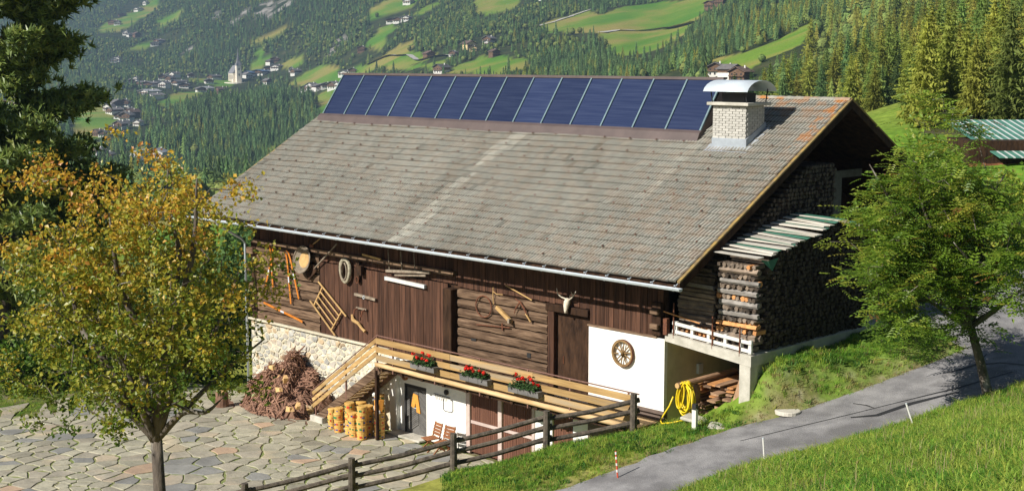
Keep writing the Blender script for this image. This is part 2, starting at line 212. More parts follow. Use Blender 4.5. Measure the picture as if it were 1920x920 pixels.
NEAR += [(0, -4.4, -.15), (-.8, -7.4, -.75), (1.0, -2.6, .1), (2.2, -1.2, .4), (.4, -.6, .0), (1.5, -.2, .3), (2.9, -.5, .55), (1.5, 2.5, .5), (.4, 3, .4), (3.45, 0.0, 1.2), (3.35, .45, 2.0), (3.4, 1.2, 2.28), (3.3, 2.5, 2.38), (3.4, 5, 2.4), (3.3, 8, 2.48), (1.5, 8.6, 2.5), (5, 3.6, 1.85), (4.6, 1.6, 1.45), (5.6, 7, 2.3), (5, 9, 2.55), (3, 12, 2.8), (5, 15, 3), (0, 16, 2.6)]
NEAR += [(-3, 2, -2.8), (-3, 8, -1.5), (-10, 6, -2.8), (-10, 13, -2.6), (-20, 6, -3), (-21, 13, -4), (-6, 18, .8), (-14, 18, -2), (-22, 19, -5), (-27, 10, -5), (-30, 2, -4.6), (-35, -8, -4.6), (-27, -3.5, -2.9), (-36, -16, -4.2), (-34, 8, -7)]
for (x, y, z) in ROADC:
    NEAR.append((x, y, z))
def mplane(x, y): return .86 + .3436*(x-5.6) - .0339*(y+2.8)
NEAR += [(x, y, mplane(x, y)) for (x, y) in ((10.6, 1.4), (9.5, -9), (12, -12), (16, -4), (18, -18), (26, -32), (30, -15), (10, -22), (26, -2), (38, -25), (20, -36), (13, 4.5))] + [(6.95, -3.3, 1.02), (5.7, -8.1, .25), (4.7, -13, -.55), (3, -19, -1.2), (8.6, .4, 1.75)]
NEAR += [(14, 9, 3.9), (20, 14, 6.5), (13, 20, 4.6), (26, 24, 10), (6, 24, 3.3)]
for q in FAR:
    u_, v_ = polar(q[0], q[1])
    if 74 < v_ < 135: NEAR.append(q)
NA = np.array(NEAR); NWT = rbf_fit(NA[:, :2], NA[:, 2])
def sstep(t, a, b): t = np.clip((t-a)/(b-a), 0, 1); return t*t*(3-2*t)
def road_dist(x, y):
    q = np.stack([x, y], -1); best = np.full(x.shape, 1e9); z = np.zeros(x.shape)
    for i in range(len(ROAD)-1):
        a = ROAD[i, :2]; b = ROAD[i+1, :2]; d = b-a; t = np.clip(((q-a) @ d)/(d @ d), 0, 1)
        e = np.linalg.norm(q - (a + t[..., None]*d), axis=-1); m = e < best
        best = np.where(m, e, best); z = np.where(m, ROAD[i, 2] + t*(ROAD[i+1, 2]-ROAD[i, 2]), z)
    return best, z
def wob(x, y, s, seed=0.0):
    x = x/s + seed; y = y/s + seed*1.7
    return (np.sin(x*1.9+1.3*np.sin(y*1.1))+np.sin(y*2.3+1.7*np.sin(x*.9+.5))+.5*np.sin(x*4.1+y*3.7)+.5*np.sin(y*5.3-x*2.9))/3
def in_yard(x, y): return (x < -7.2 + .0*y) & (x > -40) & (y > -20) & (y < .4)
def height(x, y):
    x = np.asarray(x, float); y = np.asarray(y, float); u, v = polar(x, y)
    k = sstep(v, 68, 100); hn = np.zeros(x.shape); m = k < 1
    if m.any():
        q = np.stack([x[m], y[m]], -1); z = rbf_eval(NA[:, :2], NWT, q)
        z = z + .05*wob(q[:, 0], q[:, 1], 1.3)*(z > CY+.25)
        rd, rz = road_dist(q[:, 0], q[:, 1]); wr = 1-sstep(rd, 1.6, 2.5); z = z*(1-wr) + (rz-.03)*wr
        # the paved yard is level, the barn stands on a level base
        X, Y = q[:, 0], q[:, 1]
        yd = (Y < .3) & (X < np.where(Y > -3, -5.6, -5.9-(-3-Y)*.62)) & (X > -31) & (Y > -17)
        z = np.where(yd, CY-.05, z)
        ins = (Y > .35) & (Y < 13.5) & (X > -21) & (X < -.3); z = np.where(ins, np.minimum(z, -1.0-(Y < 4)*1.8), z)
        hn[m] = z
    hf = np.where(k > 0, h_far(x, y), 0)
    rough = wob(x, y, 90, 3.1)*np.clip(v/90, 0, 9)*sstep(v, 140, 700)*.55 + wob(x, y, 31, 1.1)*1.2*sstep(v, 300, 1200)
    return hn*(1-k) + (hf+rough)*k
def inpoly(x, y, poly):
    r = np.zeros(x.shape, bool); n = len(poly)
    for i in range(n):
        x0, y0 = poly[i]; x1, y1 = poly[(i+1) % n]
        c = ((y0 > y) != (y1 > y))
        with np.errstate(divide='ignore', invalid='ignore'): xi = (x1-x0)*(y-y0)/(y1-y0+1e-12)+x0
        r ^= c & (x < xi)
    return r
def masks(x, y):
    u, v = polar(x, y)
    me = np.zeros(x.shape, bool); ro = np.zeros(x.shape, bool)
    xx = x + wob(x, y, 23, .7)*5; yy = y + wob(y, x, 19, 2.2)*5
    for p in MEADOW: me |= inpoly(xx, yy, p)
    for p in ROCK: ro |= inpoly(xx, yy, p)
    me |= (v < 330) & (u/v < .232+ (wob(x,y,40,.2))*.01) | ((v < 170) & (u/v < .288+wob(x, y, 12, .4)*.006)) | (v < 84)
    return me, ro
# one ground sheet: fine rows near the barn, geometric rows out to the mountains
vv = np.r_[np.arange(2, 20, .6), np.arange(20, 66, .34), np.exp(np.arange(math.log(66), math.log(5300), .0125))]
aa = np.tan(np.radians(np.linspace(-37, 37, 470)))
V, A_ = np.meshgrid(vv, aa, indexing='ij'); U = V*A_
GX = CAM[0] + U*RT[0] + V*FW[0]; GY = CAM[1] + U*RT[1] + V*FW[1]; GZ = height(GX, GY)
nr, nc = V.shape; idx = np.arange(nr*nc).reshape(nr, nc)
fc = np.stack([idx[:-1, :-1], idx[:-1, 1:], idx[1:, 1:], idx[1:, :-1]], -1).reshape(-1, 4)
gm = bpy.data.meshes.new('ground'); gm.vertices.add(nr*nc); gm.vertices.foreach_set('co', np.stack([GX, GY, GZ], -1).ravel())
gm.loops.add(fc.size); gm.loops.foreach_set('vertex_index', fc.ravel()); gm.polygons.add(len(fc)); gm.polygons.foreach_set('loop_start', np.arange(0, fc.size, 4))
gm.polygons.foreach_set('use_smooth', np.ones(len(fc), bool)); gm.update(); gm.validate()
ME, RO = masks(GX, GY)
def fattr(me, name, arr): a = me.attributes.new(name, 'FLOAT', 'POINT'); a.data.foreach_set('value', np.asarray(arr, np.float32).ravel())
fattr(gm, 'meadow', ME); fattr(gm, 'rock', RO)
rdist, _ = road_dist(GX, GY); dry = (1-sstep(rdist, 1.6, 2.9))*(V < 70); fattr(gm, 'dry', dry)
fattr(gm, 'dirt', ((GX > -32) & (GX < -5) & (GY > -18) & (GY < .5)).astype(float))
def ground_mat():
    m = bpy.data.materials.new('ground'); m.use_nodes = True; nt = m.node_tree; L = nt.links; bs = nt.nodes['Principled BSDF']; bs.inputs['Roughness'].default_value = .95; bs.inputs['Specular IOR Level'].default_value = .1
    tc = nd(nt, 'ShaderNodeTexCoord')
    def noise(s, d=6): n = nd(nt, 'ShaderNodeTexNoise'); n.inputs['Scale'].default_value = s; n.inputs['Detail'].default_value = d; L.new(tc.outputs['Object'], n.inputs['Vector']); return n.outputs[0]
    def ramp(src, *st):
        r = nd(nt, 'ShaderNodeValToRGB'); L.new(src, r.inputs[0]); e = r.color_ramp.elements
        while len(e) < len(st): e.new(.5)
        for q, (p, c) in zip(e, st): q.position = p; q.color = (*c, 1)
        return r.outputs[0]
    def mix(f, a, b):
        x = nd(nt, 'ShaderNodeMix', data_type='RGBA'); L.new(f, x.inputs[0])
        for s, v in ((6, a), (7, b)):
            if isinstance(v, tuple): x.inputs[s].default_value = (*v, 1)
            else: L.new(v, x.inputs[s])
        return x.outputs[2]
    def attr(n): a = nd(nt, 'ShaderNodeAttribute', attribute_name=n); return a.outputs['Fac']
    big = noise(.012, 4); fine = noise(1.7, 8)
    g1 = ramp(big, (.36, (.10, .24, .025)), (.47, (.16, .27, .035)), (.56, (.25, .28, .06)), (.66, (.32, .28, .085)))
    g2 = ramp(fine, (.3, (.55, .55, .5)), (.7, (1.25, 1.2, 1.1)))
    mm = nd(nt, 'ShaderNodeMix', data_type='RGBA', blend_type='MULTIPLY'); mm.inputs[0].default_value = 1; L.new(g1, mm.inputs[6]); L.new(g2, mm.inputs[7])
    fl = ramp(noise(.06, 6), (.35, (.022, .035, .012)), (.6, (.05, .06, .02)), (.75, (.10, .09, .045)))
    c = mix(attr('meadow'), fl, mm.outputs[2])
    rk = ramp(noise(.05, 9), (.35, (.12, .11, .09)), (.55, (.3, .28, .24)), (.7, (.42, .39, .34)))
    rkf = nd(nt, 'ShaderNodeMath', operation='MULTIPLY'); L.new(attr('rock'), rkf.inputs[0]); L.new(ramp(noise(.03, 6), (.4, (0, 0, 0)), (.5, (1, 1, 1))), rkf.inputs[1])
    c = mix(rkf.outputs[0], c, rk)
    dr = ramp(noise(2.3, 8), (.35, (.16, .14, .06)), (.55, (.24, .19, .11)), (.7, (.36, .30, .22)))
    df = nd(nt, 'ShaderNodeMath', operation='MULTIPLY'); L.new(attr('dry'), df.inputs[0]); L.new(ramp(noise(.9, 6), (.36, (.1, .1, .1)), (.6, (1, 1, 1))), df.inputs[1])
    c = mix(df.outputs[0], c, dr)
    jt = ramp(noise(1.1, 8), (.38, (.07, .115, .02)), (.52, (.12, .13, .04)), (.65, (.22, .19, .12)))
    c = mix(attr('dirt'), c, jt)
    L.new(c, bs.inputs['Base Color'])
    bp = nd(nt, 'ShaderNodeBump'); bp.inputs['Strength'].default_value = .5; bp.inputs['Distance'].default_value = .1; L.new(noise(6, 8), bp.inputs['Height']); L.new(bp.outputs[0], bs.inputs['Normal'])
    return m
GMAT = ground_mat(); gm.materials.append(GMAT)
ground = lnk(bpy.data.objects.new('ground', gm)); setp(ground, kind='structure')
# ================================================================ conifers
def leaf_fac(c, r, rnd=.3, sat=.02, tr=.35, name=None): return mat(name, c, tuple(x*.6 for x in c), scale=.35, rough=.75, rnd=rnd, sat=sat, transl=tr, spec=.2)
M_SPRUCE = leaf_fac((.14, .24, .075), .8, .45, .015, .3, 'spruce_needles')
M_LARCH = leaf_fac((.38, .40, .07), .8, .3, .02, .35, 'larch_needles')
M_LARCH2 = leaf_fac((.27, .37, .085), .8, .3, .02, .35, 'larch_needles_green')
M_BARK = mat('conifer_bark', (.10, .075, .055), (.05, .04, .03), scale=6, stretch=(1, 1, .2), bump=.5)
def conifer(H, R, levels, per, seed, droop=.25, sub=0, base=.12, slim=1.0, gap=0.0):
    """crown mesh of drooping boughs in uneven whorls, each bough a kinked blade with side sprays"""
    rd = random.Random(seed); mb = MB()
    for i in range(levels):
        t = i/(levels-1); z = H*(base + (1-base)*t**.93); r = R*(1-t)**.82*(.85+.3*rd.random())*slim + .25*(t > .9) + .12
        n = max(3, int(per*(1-.55*t))); a0 = rd.random()*6.28
        for k in range(n):
            if rd.random() < gap: continue
            a = a0 + 6.283*k/n + rd.uniform(-.3, .3); rr = r*rd.uniform(.6, 1.15); dz = -rr*droop*rd.uniform(.5, 1.6) + rr*.12*t*3
            d = Vector((math.cos(a), math.sin(a), 0)); s = Vector((-d.y, d.x, 0)); w = max(.28, rr*rd.uniform(.30, .5)); th = .35*w
            p0 = Vector((0, 0, z)) + d*.05; p1 = Vector((0, 0, z + dz*.35)) + d*rr*.55; p2 = Vector((0, 0, z + dz)) + d*rr
            if not sub:
                mb.add([p0, p1 + s*w - Vector((0, 0, th)), p2, p1 - s*w - Vector((0, 0, th))], [(0, 1, 2), (0, 2, 3)])
            else:
                m = sub
                for j in range(m):
                    f = (j+.7)/m; q = p0.lerp(p1, min(1, f*2)) if f < .5 else p1.lerp(p2, f*2-1)
                    for sg in (-1, 1):
                        l = w*(1.25-f*.75)*rd.uniform(.7, 1.35); e = q + s*sg*l*.9 + d*l*rd.uniform(.25, .8) + Vector((0, 0, -l*rd.uniform(.1, .75)))
                        ww = .16*rr/ m*2.2 + .07; mb.add([q - d*ww, q + d*ww + Vector((0, 0, .05)), e], [(0, 1, 2)])
                        e2 = q + s*sg*l*.4 + Vector((0, 0, -l*rd.uniform(.5, 1.0))) + d*rd.uniform(-.1, .3); mb.add([q - d*ww*.8, q + d*ww*.8, e2], [(0, 1, 2)])
                mb.add([p1 - s*.06, p1 + s*.06, p2 + d*.15], [(0, 1, 2)])
    return mb
def skirts(mb, H, R, lv, seed, droop, n=9):
    rd = random.Random(seed)
    for i in range(lv):
        t = i/lv; zt = H*(.16+.84*(t+1.25/lv)); zb = H*(.05+.95*t**.95); r = R*(1-t)**.8*rd.uniform(.85, 1.12)+.15; a0 = rd.random()*6
        if i == lv-1: zt = H
        v = [(rd.uniform(-.1, .1), rd.uniform(-.1, .1), zt)]
        for k in range(2*n):
            a = a0+math.pi*k/n; q = r*(rd.uniform(.75, 1.3) if k % 2 == 0 else rd.uniform(.4, .7)); v.append((q*math.cos(a), q*math.sin(a), zb-(droop*r*rd.uniform(.3, 1.1) if k % 2 == 0 else -.25*r)))
        mb.add(v, [(0, 1+k, 1+(k+1) % (2*n)) for k in range(2*n)])
def bend_normals(me, H, R):
    n = len(me.vertices); co = np.empty(n*3); me.vertices.foreach_get('co', co); co = co.reshape(-1, 3); N = co.copy(); N[:, 2] = R*.35 + 0*N[:, 2]; N[:, 2] += RNG.uniform(-.5, .5, n)*R*.5; N[:, :2] += RNG.uniform(-.35, .35, (n, 2))*R
    N /= np.linalg.norm(N, axis=1)[:, None]+1e-9
    me.polygons.foreach_set('use_smooth', np.ones(len(me.polygons), bool)); me.normals_split_custom_set_from_vertices([tuple(q) for q in N])
def con_proto(name, H, R, lv, per, seed, needles, sub=0, **kw):
    cmb = conifer(H, R, lv, per, seed, sub=sub, **kw); skirts(cmb, H*.97, R*.72, 13, seed+5, kw.get('droop', .3)); cr = cmb.mesh(name+'_crown'); cr.materials.append(needles)
    tk = MB().tube([(0, 0, -1.2), (0, 0, H*.3), (0, 0, H*.97)], [.021*H*.7, .014*H*.7, .02], 6).mesh(name+'_trunk'); tk.materials.append(M_BARK)
    return tk, cr
# far forest: instanced through geometry nodes, one "stuff" object per kind of wood
def low_tree(name, H, R, lv, per, seed, needles, droop=.3):
    """far conifer: uneven jagged skirts of boughs, one above the other"""
    rd = random.Random(seed); mb = MB(); n = 9
    for i in range(lv):
        t = i/lv; zt = H*(.16+.84*(t+1.25/lv)); zb = H*(.05+.95*t**.95) ; r = R*(1-t)**.8*rd.uniform(.85, 1.12)+.15; a0 = rd.random()*6
        if i == lv-1: zt = H
        v = [(rd.uniform(-.1, .1), rd.uniform(-.1, .1), zt)]
        for k in range(2*n):
            a = a0+math.pi*k/n; q = r*(rd.uniform(.8, 1.25) if k % 2 == 0 else rd.uniform(.42, .68)); v.append((q*math.cos(a), q*math.sin(a), zb - (droop*r*rd.uniform(.3, 1.1) if k % 2 == 0 else -.25*r)))
        mb.add(v, [(0, 1+k, 1+(k+1) % (2*n)) for k in range(2*n)])
    mb.cur = 1; mb.tube([(0, 0, -2), (0, 0, H*.35), (0, 0, H*.6)], [.2, .16, .03], 3, cap=False)
    me = mb.mesh(name); me.materials.append(needles); me.materials.append(M_BARK); me.polygons.foreach_set('material_index', mb.mi)
    return bpy.data.objects.new(name, me)
lowcol = bpy.data.collections.new('forest_sources')
for i, (nm, H, R, nd_, dr) in enumerate((('far_conifer_a', 19, 3.7, M_SPRUCE, .4), ('far_conifer_b', 22, 3.5, M_SPRUCE, .35), ('far_conifer_c', 16, 3.8, M_SPRUCE, .3), ('far_larch_a', 19, 3.7, M_LARCH2, .15), ('far_larch_b', 18, 3.5, M_LARCH, .12))):
    lowcol.objects.link(low_tree(nm, H, R, 8, 8, 40+i, nd_, droop=dr))
def round_tree(name, H, R, seed, m):
    rd = random.Random(seed); mb = MB()
    for k in range(150):
        d = Vector((rd.gauss(0, 1), rd.gauss(0, 1), rd.gauss(0, 1))).normalized(); p = Vector((d.x*R, d.y*R, H*.55+d.z*H*.42))*(1)+Vector((rd.gauss(0, .3), rd.gauss(0, .3), rd.gauss(0, .3))); s_ = d.orthogonal().normalized()*R*rd.uniform(.25, .45); t_ = d.cross(s_).normalized()*R*rd.uniform(.25, .45); mb.add([p+s_, p+t_, p-s_+d*.2, p-t_], [(0, 1, 2, 3)])
    mb.tube([(0, 0, -2), (0, 0, H*.5)], [.25, .15], 4, cap=False); me = mb.mesh(name); me.materials.append(m); return bpy.data.objects.new(name, me)
M_OLIVE = leaf_fac((.25, .32, .08), .8, .4, .03, .25, 'far_broadleaf')
lowcol.objects.link(round_tree('far_round_a', 11, 3.6, 1, M_OLIVE)); lowcol.objects.link(round_tree('far_round_b', 9, 3.9, 2, M_OLIVE))
def instancer(name, pts, rot, scl, ind, coll, label, cat, kind='stuff'):
    me = bpy.data.meshes.new(name); me.vertices.add(len(pts)); me.vertices.foreach_set('co', np.asarray(pts, np.float32).ravel())
    fattr(me, 'rz', rot); fattr(me, 'sc', scl); a = me.attributes.new('ix', 'INT', 'POINT'); a.data.foreach_set('value', np.asarray(ind, np.int32))
    o = lnk(bpy.data.objects.new(name, me)); setp(o, label, cat, None, kind)
    g = bpy.data.node_groups.new(name+'_nodes', 'GeometryNodeTree'); g.interface.new_socket('Geometry', in_out='INPUT', socket_type='NodeSocketGeometry'); g.interface.new_socket('Geometry', in_out='OUTPUT', socket_type='NodeSocketGeometry')
    N = g.nodes; gi = N.new('NodeGroupInput'); go = N.new('NodeGroupOutput'); ip = N.new('GeometryNodeInstanceOnPoints'); ci = N.new('GeometryNodeCollectionInfo'); ci.inputs[0].default_value = coll; ci.inputs[1].default_value = True; ci.inputs[2].default_value = True
    def at(n, t):
        x = N.new('GeometryNodeInputNamedAttribute'); x.data_type = t; x.inputs[0].default_value = n; return x.outputs[0]
    cx = N.new('ShaderNodeCombineXYZ'); g.links.new(at('rz', 'FLOAT'), cx.inputs[2])
    er = N.new('FunctionNodeEulerToRotation'); g.links.new(cx.outputs[0], er.inputs[0])
    g.links.new(gi.outputs[0], ip.inputs['Points']); g.links.new(ci.outputs[0], ip.inputs['Instance']); ip.inputs['Pick Instance'].default_value = True
    g.links.new(at('ix', 'INT'), ip.inputs['Instance Index']); g.links.new(er.outputs[0], ip.inputs['Rotation']); g.links.new(at('sc', 'FLOAT'), ip.inputs['Scale']); g.links.new(ip.outputs[0], go.inputs[0])
    md = o.modifiers.new('scatter', 'NODES'); md.node_group = g
    return o
# scatter candidates ring by ring with a spacing that follows the size of the trees
pts = []
v = 90.0
while v < 5200:
    s = (4.4 if v < 520 else 5.6) if v < 1500 else 6.2 + max(0, v-2300)*.0022
    du = s; n = int(v*.9/du); uu = (np.arange(n) + RNG.uniform(-.45, .45, n))*du - v*.45; vv_ = v + RNG.uniform(-.5, .5, n)*s*1.15
    pts.append(np.stack([CAM[0] + uu*RT[0] + vv_*FW[0], CAM[1] + uu*RT[1] + vv_*FW[1], uu, vv_], 1)); v += s*1.15
pts = np.concatenate(pts); PX, PY, PU, PV = pts.T; PA = PU/PV
mE, rO = masks(PX, PY)
keep = ~mE & ~(rO & (RNG.random(len(PX)) < .9))
hid = np.zeros(len(PX), bool); zb_ = h_far(PX, PY)
for dv in (25, 50, 80, 110, 150, 200):
    x2, y2 = PX+FW[0]*dv+RT[0]*dv*PA, PY+FW[1]*dv+RT[1]*dv*PA; m2_, _ = masks(x2, y2); kk = np.where(m2_ & ~mE & (PV > 430))[0]
    if len(kk): hid[kk] |= h_far(x2[kk], y2[kk]) < CAM[2]+(zb_[kk]+13-CAM[2])*(PV[kk]+dv)/PV[kk]
keep &= ~(hid & (RNG.random(len(PX)) < .88))
keep &= (PA > -.42) & (PA < .42)
keep &= (PV > 900) | (PA > .12) | ((PA < -.14) & (PV > 480))
keep &= RNG.random(len(PX)) > np.where(wob(PX, PY, 60, 5.) > .55, .45, .06)
for hx, hy, hw, hk in HOUSES:
    hu, hv = polar(hx, hy); keep &= ~((np.abs(PU - hu*PV/hv) < hw*.8+2) & (PV < hv+hw) & (PV > hv-75)) 
cu, cv = polar(CHURCH[0], CHURCH[1]); keep &= ~((np.abs(PU-cu*PV/cv) < 16) & (PV > cv-170) & (PV < cv+25))
# open village ground: thin the wood between the houses
hh = np.array([(a, b) for a, b, _, _ in HOUSES])
dmin = np.full(len(PX), 1e9)
for a, b in hh: dmin = np.minimum(dmin, np.hypot(PX-a, PY-b))
keep &= ~((dmin < 55) & (RNG.random(len(PX)) < .8))
PX, PY, PU, PV, PA = (q[keep] for q in (PX, PY, PU, PV, PA))
PZ = height(PX, PY)
PS = RNG.uniform(.42, 1.0, len(PX))*np.where(PV < 800, 1.05, .95)*(.82+.25*wob(PX, PY, 45, 2.))*np.where((PV < 560) & (PA > .1), np.where(PV < 210, .46, .72), 1)*np.where((PV > 1150) & (PV < 1860) & (PA < -.13), 1.22, 1); PR = RNG.uniform(0, 6.28, len(PX))
larchy = np.clip(.16 + .75*sstep(PA, .12, .26)*(PV < 1300) + .45*wob(PX, PY, 70, 9.) + .25*wob(PX, PY, 24, 4.), 0.02, .93)
isl = RNG.random(len(PX)) < larchy
IX = np.where(isl, np.where(RNG.random(len(PX)) < np.where(PV < 1200, .6, .2), 4, 3), RNG.integers(0, 3, len(PX)))
valley = np.clip(.04+.35*(dmin[keep] < 150)+.22*np.clip(wob(PX, PY, 55, 6.), 0, 1)+.8*((PV < 900) & (PA < -.1)), 0, .95)*np.where((PV > 1150) & (PV < 1860) & (PA < -.13), .15, 1); IX = np.where(RNG.random(len(PX)) < valley, RNG.integers(5, 7, len(PX)), IX)
# nearest trees in view become individual things
ang = PS/PV; vis = (PA > .155) & (PA < .385) & (PV < 760)
order = np.argsort(-(ang*vis))[:300]; near = np.zeros(len(PX), bool); near[order] = True
protoL = [con_proto('larch', 24, 4.7, 30, 12, 60+i, M_LARCH if i != 1 else M_LARCH2, sub=4, droop=.16, base=.09, gap=.1) for i in range(3)]
protoS = [con_proto('spruce', 24, 4.2, 32, 12, 70+i, M_SPRUCE, sub=4, droop=.38, base=.06) for i in range(2)]
for i in np.where(near)[0]:
    L_ = bool(isl[i]); tk, cr = (protoL[i % 3] if L_ else protoS[i % 2])
    side = 'upper' if PV[i] > 480 else 'lower'
    nm = 'larch_tree' if L_ else 'spruce_tree'
    lab = ('yellow-green larch in the dense wood on the right-hand hillside' if L_ else 'dark green spruce in the dense wood on the right-hand hillside')
    r = thing(nm, lab, 'tree', (float(PX[i]), float(PY[i]), float(PZ[i])), 'larches on the right-hand hillside' if L_ else 'spruces on the right-hand hillside', rz=float(PR[i])); r.scale = (float(PS[i]),)*3
    for n_, me in (('trunk', tk), ('crown', cr)):
        o = lnk(bpy.data.objects.new(n_, me)); o.parent = r
rest = ~near
instancer('far_forest', np.stack([PX, PY, PZ], 1)[rest], PR[rest], PS[rest], IX[rest], lowcol, 'dense conifer woods covering the valley sides behind the barn', 'forest')
print('TREES', len(PX))
# ================================================================ road, yard paving, tracks
M_ASPH = mat('asphalt', (.30, .292, .29), (.17, .166, .168), scale=1.4, rough=.95, bump=.8, bscale=30, c3=(.15, .145, .145), detail=9, coord='Generated' if False else 'Object')
RW = 1.9
def strip(path, wl, wr, name, m, lift=0.0, kind='structure', parent=None, edge=.0, under=.0):
    P = np.array(path, float); T = np.gradient(P[:, :2], axis=0); T /= np.linalg.norm(T, axis=1)[:, None]; N = np.stack([-T[:, 1], T[:, 0]], 1); mb = MB(); K = 7; v = []
    for i in range(len(P)):
        for k in range(K):
            t = k/(K-1); w = -wr + (wl+wr)*t; j = (wob(np.array(P[i, 0]*3.1), np.array(P[i, 1]*2.7), 1.7, t*9)*edge) if k in (0, K-1) else 0
            q = P[i, :2] + N[i]*(w+j); v.append((q[0], q[1], P[i, 2] + lift + .03*(1-(2*t-1)**2)))
    n = len(P); f = [(i*K+k, (i+1)*K+k, (i+1)*K+k+1, i*K+k+1) for i in range(n-1) for k in range(K-1)]
    mb.add(v, f); o = mb.build(name, m, parent, smooth=True)
    if kind: setp(o, kind=kind)
    return o
RFINE = catmull(ROADC, 30)
road = strip(RFINE, RW, RW, 'road', M_ASPH, lift=.012, edge=.16)
# asphalt apron in front of the barn gable
ap = MB(); poly = [(3.3, 8.2), (5.6, 6.9), (7.4, 5.6), (8.2, 9.6), (8.6, 15), (6, 20), (1.5, 17.5), (.3, 9)]
gx = np.arange(0, 9.5, .4); gy = np.arange(5.4, 20.5, .4); AX, AY = np.meshgrid(gx, gy, indexing='ij'); AZ = height(AX, AY)+.035
for i in range(len(gx)-1):
    for j in range(len(gy)-1):
        if inpoly(np.array([gx[i]+.2]), np.array([gy[j]+.2]), poly)[0]: ap.add([(AX[a, b_], AY[a, b_], AZ[a, b_]) for a, b_ in ((i, j), (i+1, j), (i+1, j+1), (i, j+1))], [(0, 1, 2, 3)])
setp(ap.build('asphalt_apron', M_ASPH, smooth=True), kind='structure')
# thin dark lines and cracks on the road
M_DARKLINE = mat('dark_line', (.035, .035, .037), (.025, .025, .027), scale=9, rough=.6)
def roadpt(s, w, lift):   # s index along RFINE, w to the left of travel
    i = int(min(max(s, 0), len(RFINE)-2)); P = RFINE[i]; T = RFINE[i+1]-RFINE[i]; T = T[:2]/np.linalg.norm(T[:2]); N = np.array([-T[1], T[0]]); q = P[:2]+N*w
    return Vector((q[0], q[1], P[2]+.012+.03*(1-(w/RW)**2)+lift))
def ribbon(pts, ws):
    mb = MB(); v = []
    for i, p in enumerate(pts):
        d = (pts[min(i+1, len(pts)-1)]-pts[max(i-1, 0)]); d.normalize(); n = Vector((-d.y, d.x, 0)); v += [p-n*ws[i], p+n*ws[i]]
    return mb.add(v, [(2*i, 2*i+1, 2*i+3, 2*i+2) for i in range(len(pts)-1)])
def near_s(x, y): return float(np.argmin(np.hypot(RFINE[:, 0]-x, RFINE[:, 1]-y)))
def dark_line(xy, ws):
    out = []
    for (x, y) in xy:
        s = near_s(x, y); i = int(s); T = RFINE[min(i+1, len(RFINE)-1)]-RFINE[i-1]; T = T[:2]/np.linalg.norm(T[:2]); w = float(np.dot(np.array([x, y])-RFINE[i, :2], [-T[1], T[0]])); out.append(roadpt(s, w, .006))
    return ribbon(out, ws).build('dark_road_line', M_DARKLINE, road)
dark_line([(6.6, 4.4), (6.9, 4.9), (7.1, 5.4), (7.6, 5.7), (8.4, 5.8)], [.02, .06, .07, .07, .05]); dark_line([(7.1, 5.4), (7.0, 5.9), (6.9, 6.3)], [.03, .03, .015]); dark_line([(5.5, 1.6), (5.9, 1.5), (6.2, 1.35)], [.03, .045, .02])
dark_line([(4.2, -1.9), (5.0, -.6), (5.9, .8), (6.9, 2.4), (7.6, 3.6), (8.3, 5.2)], [.015, .02, .02, .03, .05, .04]); dark_line([(6.0, .5), (6.6, .9), (7.0, 2.0), (7.7, 3.2)], [.05, .09, .1, .05])
setp(MB().lathe((4.15, .35, height(np.array([4.15]), np.array([.35]))[0]+.0), [(.36, 0), (.36, .09), (.33, .105)], 20).build('manhole_cover', mat('pale_concrete', (.62, .58, .50), (.5, .47, .4), scale=8, bump=.3)), 'round pale concrete manhole cover on the road verge by the platform pillar', 'manhole cover')
# --- paved yard
yard_poly = [(-25.2, -10.4), (-22.6, -6.2), (-20.9, -3.4), (-19.6, -.9), (-18, -.12), (-12.9, -.12), (-12.6, -.55), (-10.6, -.55), (-8.7, -.12), (-5.75, -.12), (-5.75, -3.0), (-11.4, -12.1), (-14.2, -16.5), (-27, -16.5)]
yb_ = MB(); yb_.add([(x, y, CY-.028) for x, y in yard_poly], [tuple(range(len(yard_poly)))])
M_JOINT = mat('grassy_joint', (.19, .25, .06), (.24, .24, .11), scale=1.6, rough=1, bump=.6, bscale=20, c3=(.30, .26, .18))
yard = setp(yb_.build('paved_yard', M_JOINT), kind='structure')
M_FLAG = mat('flagstone', (.40, .37, .28), (.26, .242, .185), scale=1.3, bump=.5, bscale=9, rnd=.17, sat=.012, rough=.92, c3=(.44, .37, .26))
M_FLAG2 = mat('flagstone_blue', (.27, .267, .245), (.20, .198, .183), scale=1.5, bump=.4, bscale=9, rnd=.12, rough=.9)
M_FLAG3 = mat('flagstone_red', (.46, .33, .22), (.38, .27, .19), scale=1.5, bump=.4, bscale=9, rnd=.12, rough=.9)
# ================================================================ materials of the barn
M_LOG = mat('weathered_log', (.235, .155, .10), (.055, .032, .02), scale=6, stretch=(.18, 1, 2.2), bump=.6, bscale=14, rnd=.22, rough=.9, spec=.15)
M_BOARD = mat('red_brown_board', (.112, .054, .033), (.04, .02, .013), scale=6, stretch=(2.2, 1, .14), bump=.5, bscale=16, rnd=.28, rough=.85, spec=.2)
M_DARK = mat('old_dark_timber', (.06, .032, .018), (.02, .011, .007), scale=5, stretch=(1, 1, .3), bump=.5, rnd=.2, rough=.9, spec=.15)
M_LARCHB = mat('larch_plank', (.50, .33, .135), (.32, .19, .07), scale=4, stretch=(.15, 1, 1.6), bump=.35, bscale=18, rnd=.2, rough=.75, c3=(.30, .24, .16))
M_PALE = mat('pale_log', (.62, .45, .25), (.42, .27, .12), scale=4, stretch=(.2, 1, 1), bump=.3, rnd=.1)
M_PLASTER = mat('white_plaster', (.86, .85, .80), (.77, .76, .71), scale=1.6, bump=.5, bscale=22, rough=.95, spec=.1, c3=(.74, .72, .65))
M_PLASTER2 = mat('shaded_plaster', (.66, .60, .42), (.52, .47, .33), scale=1.5, bump=.2, bscale=25, rough=.95, spec=.1)
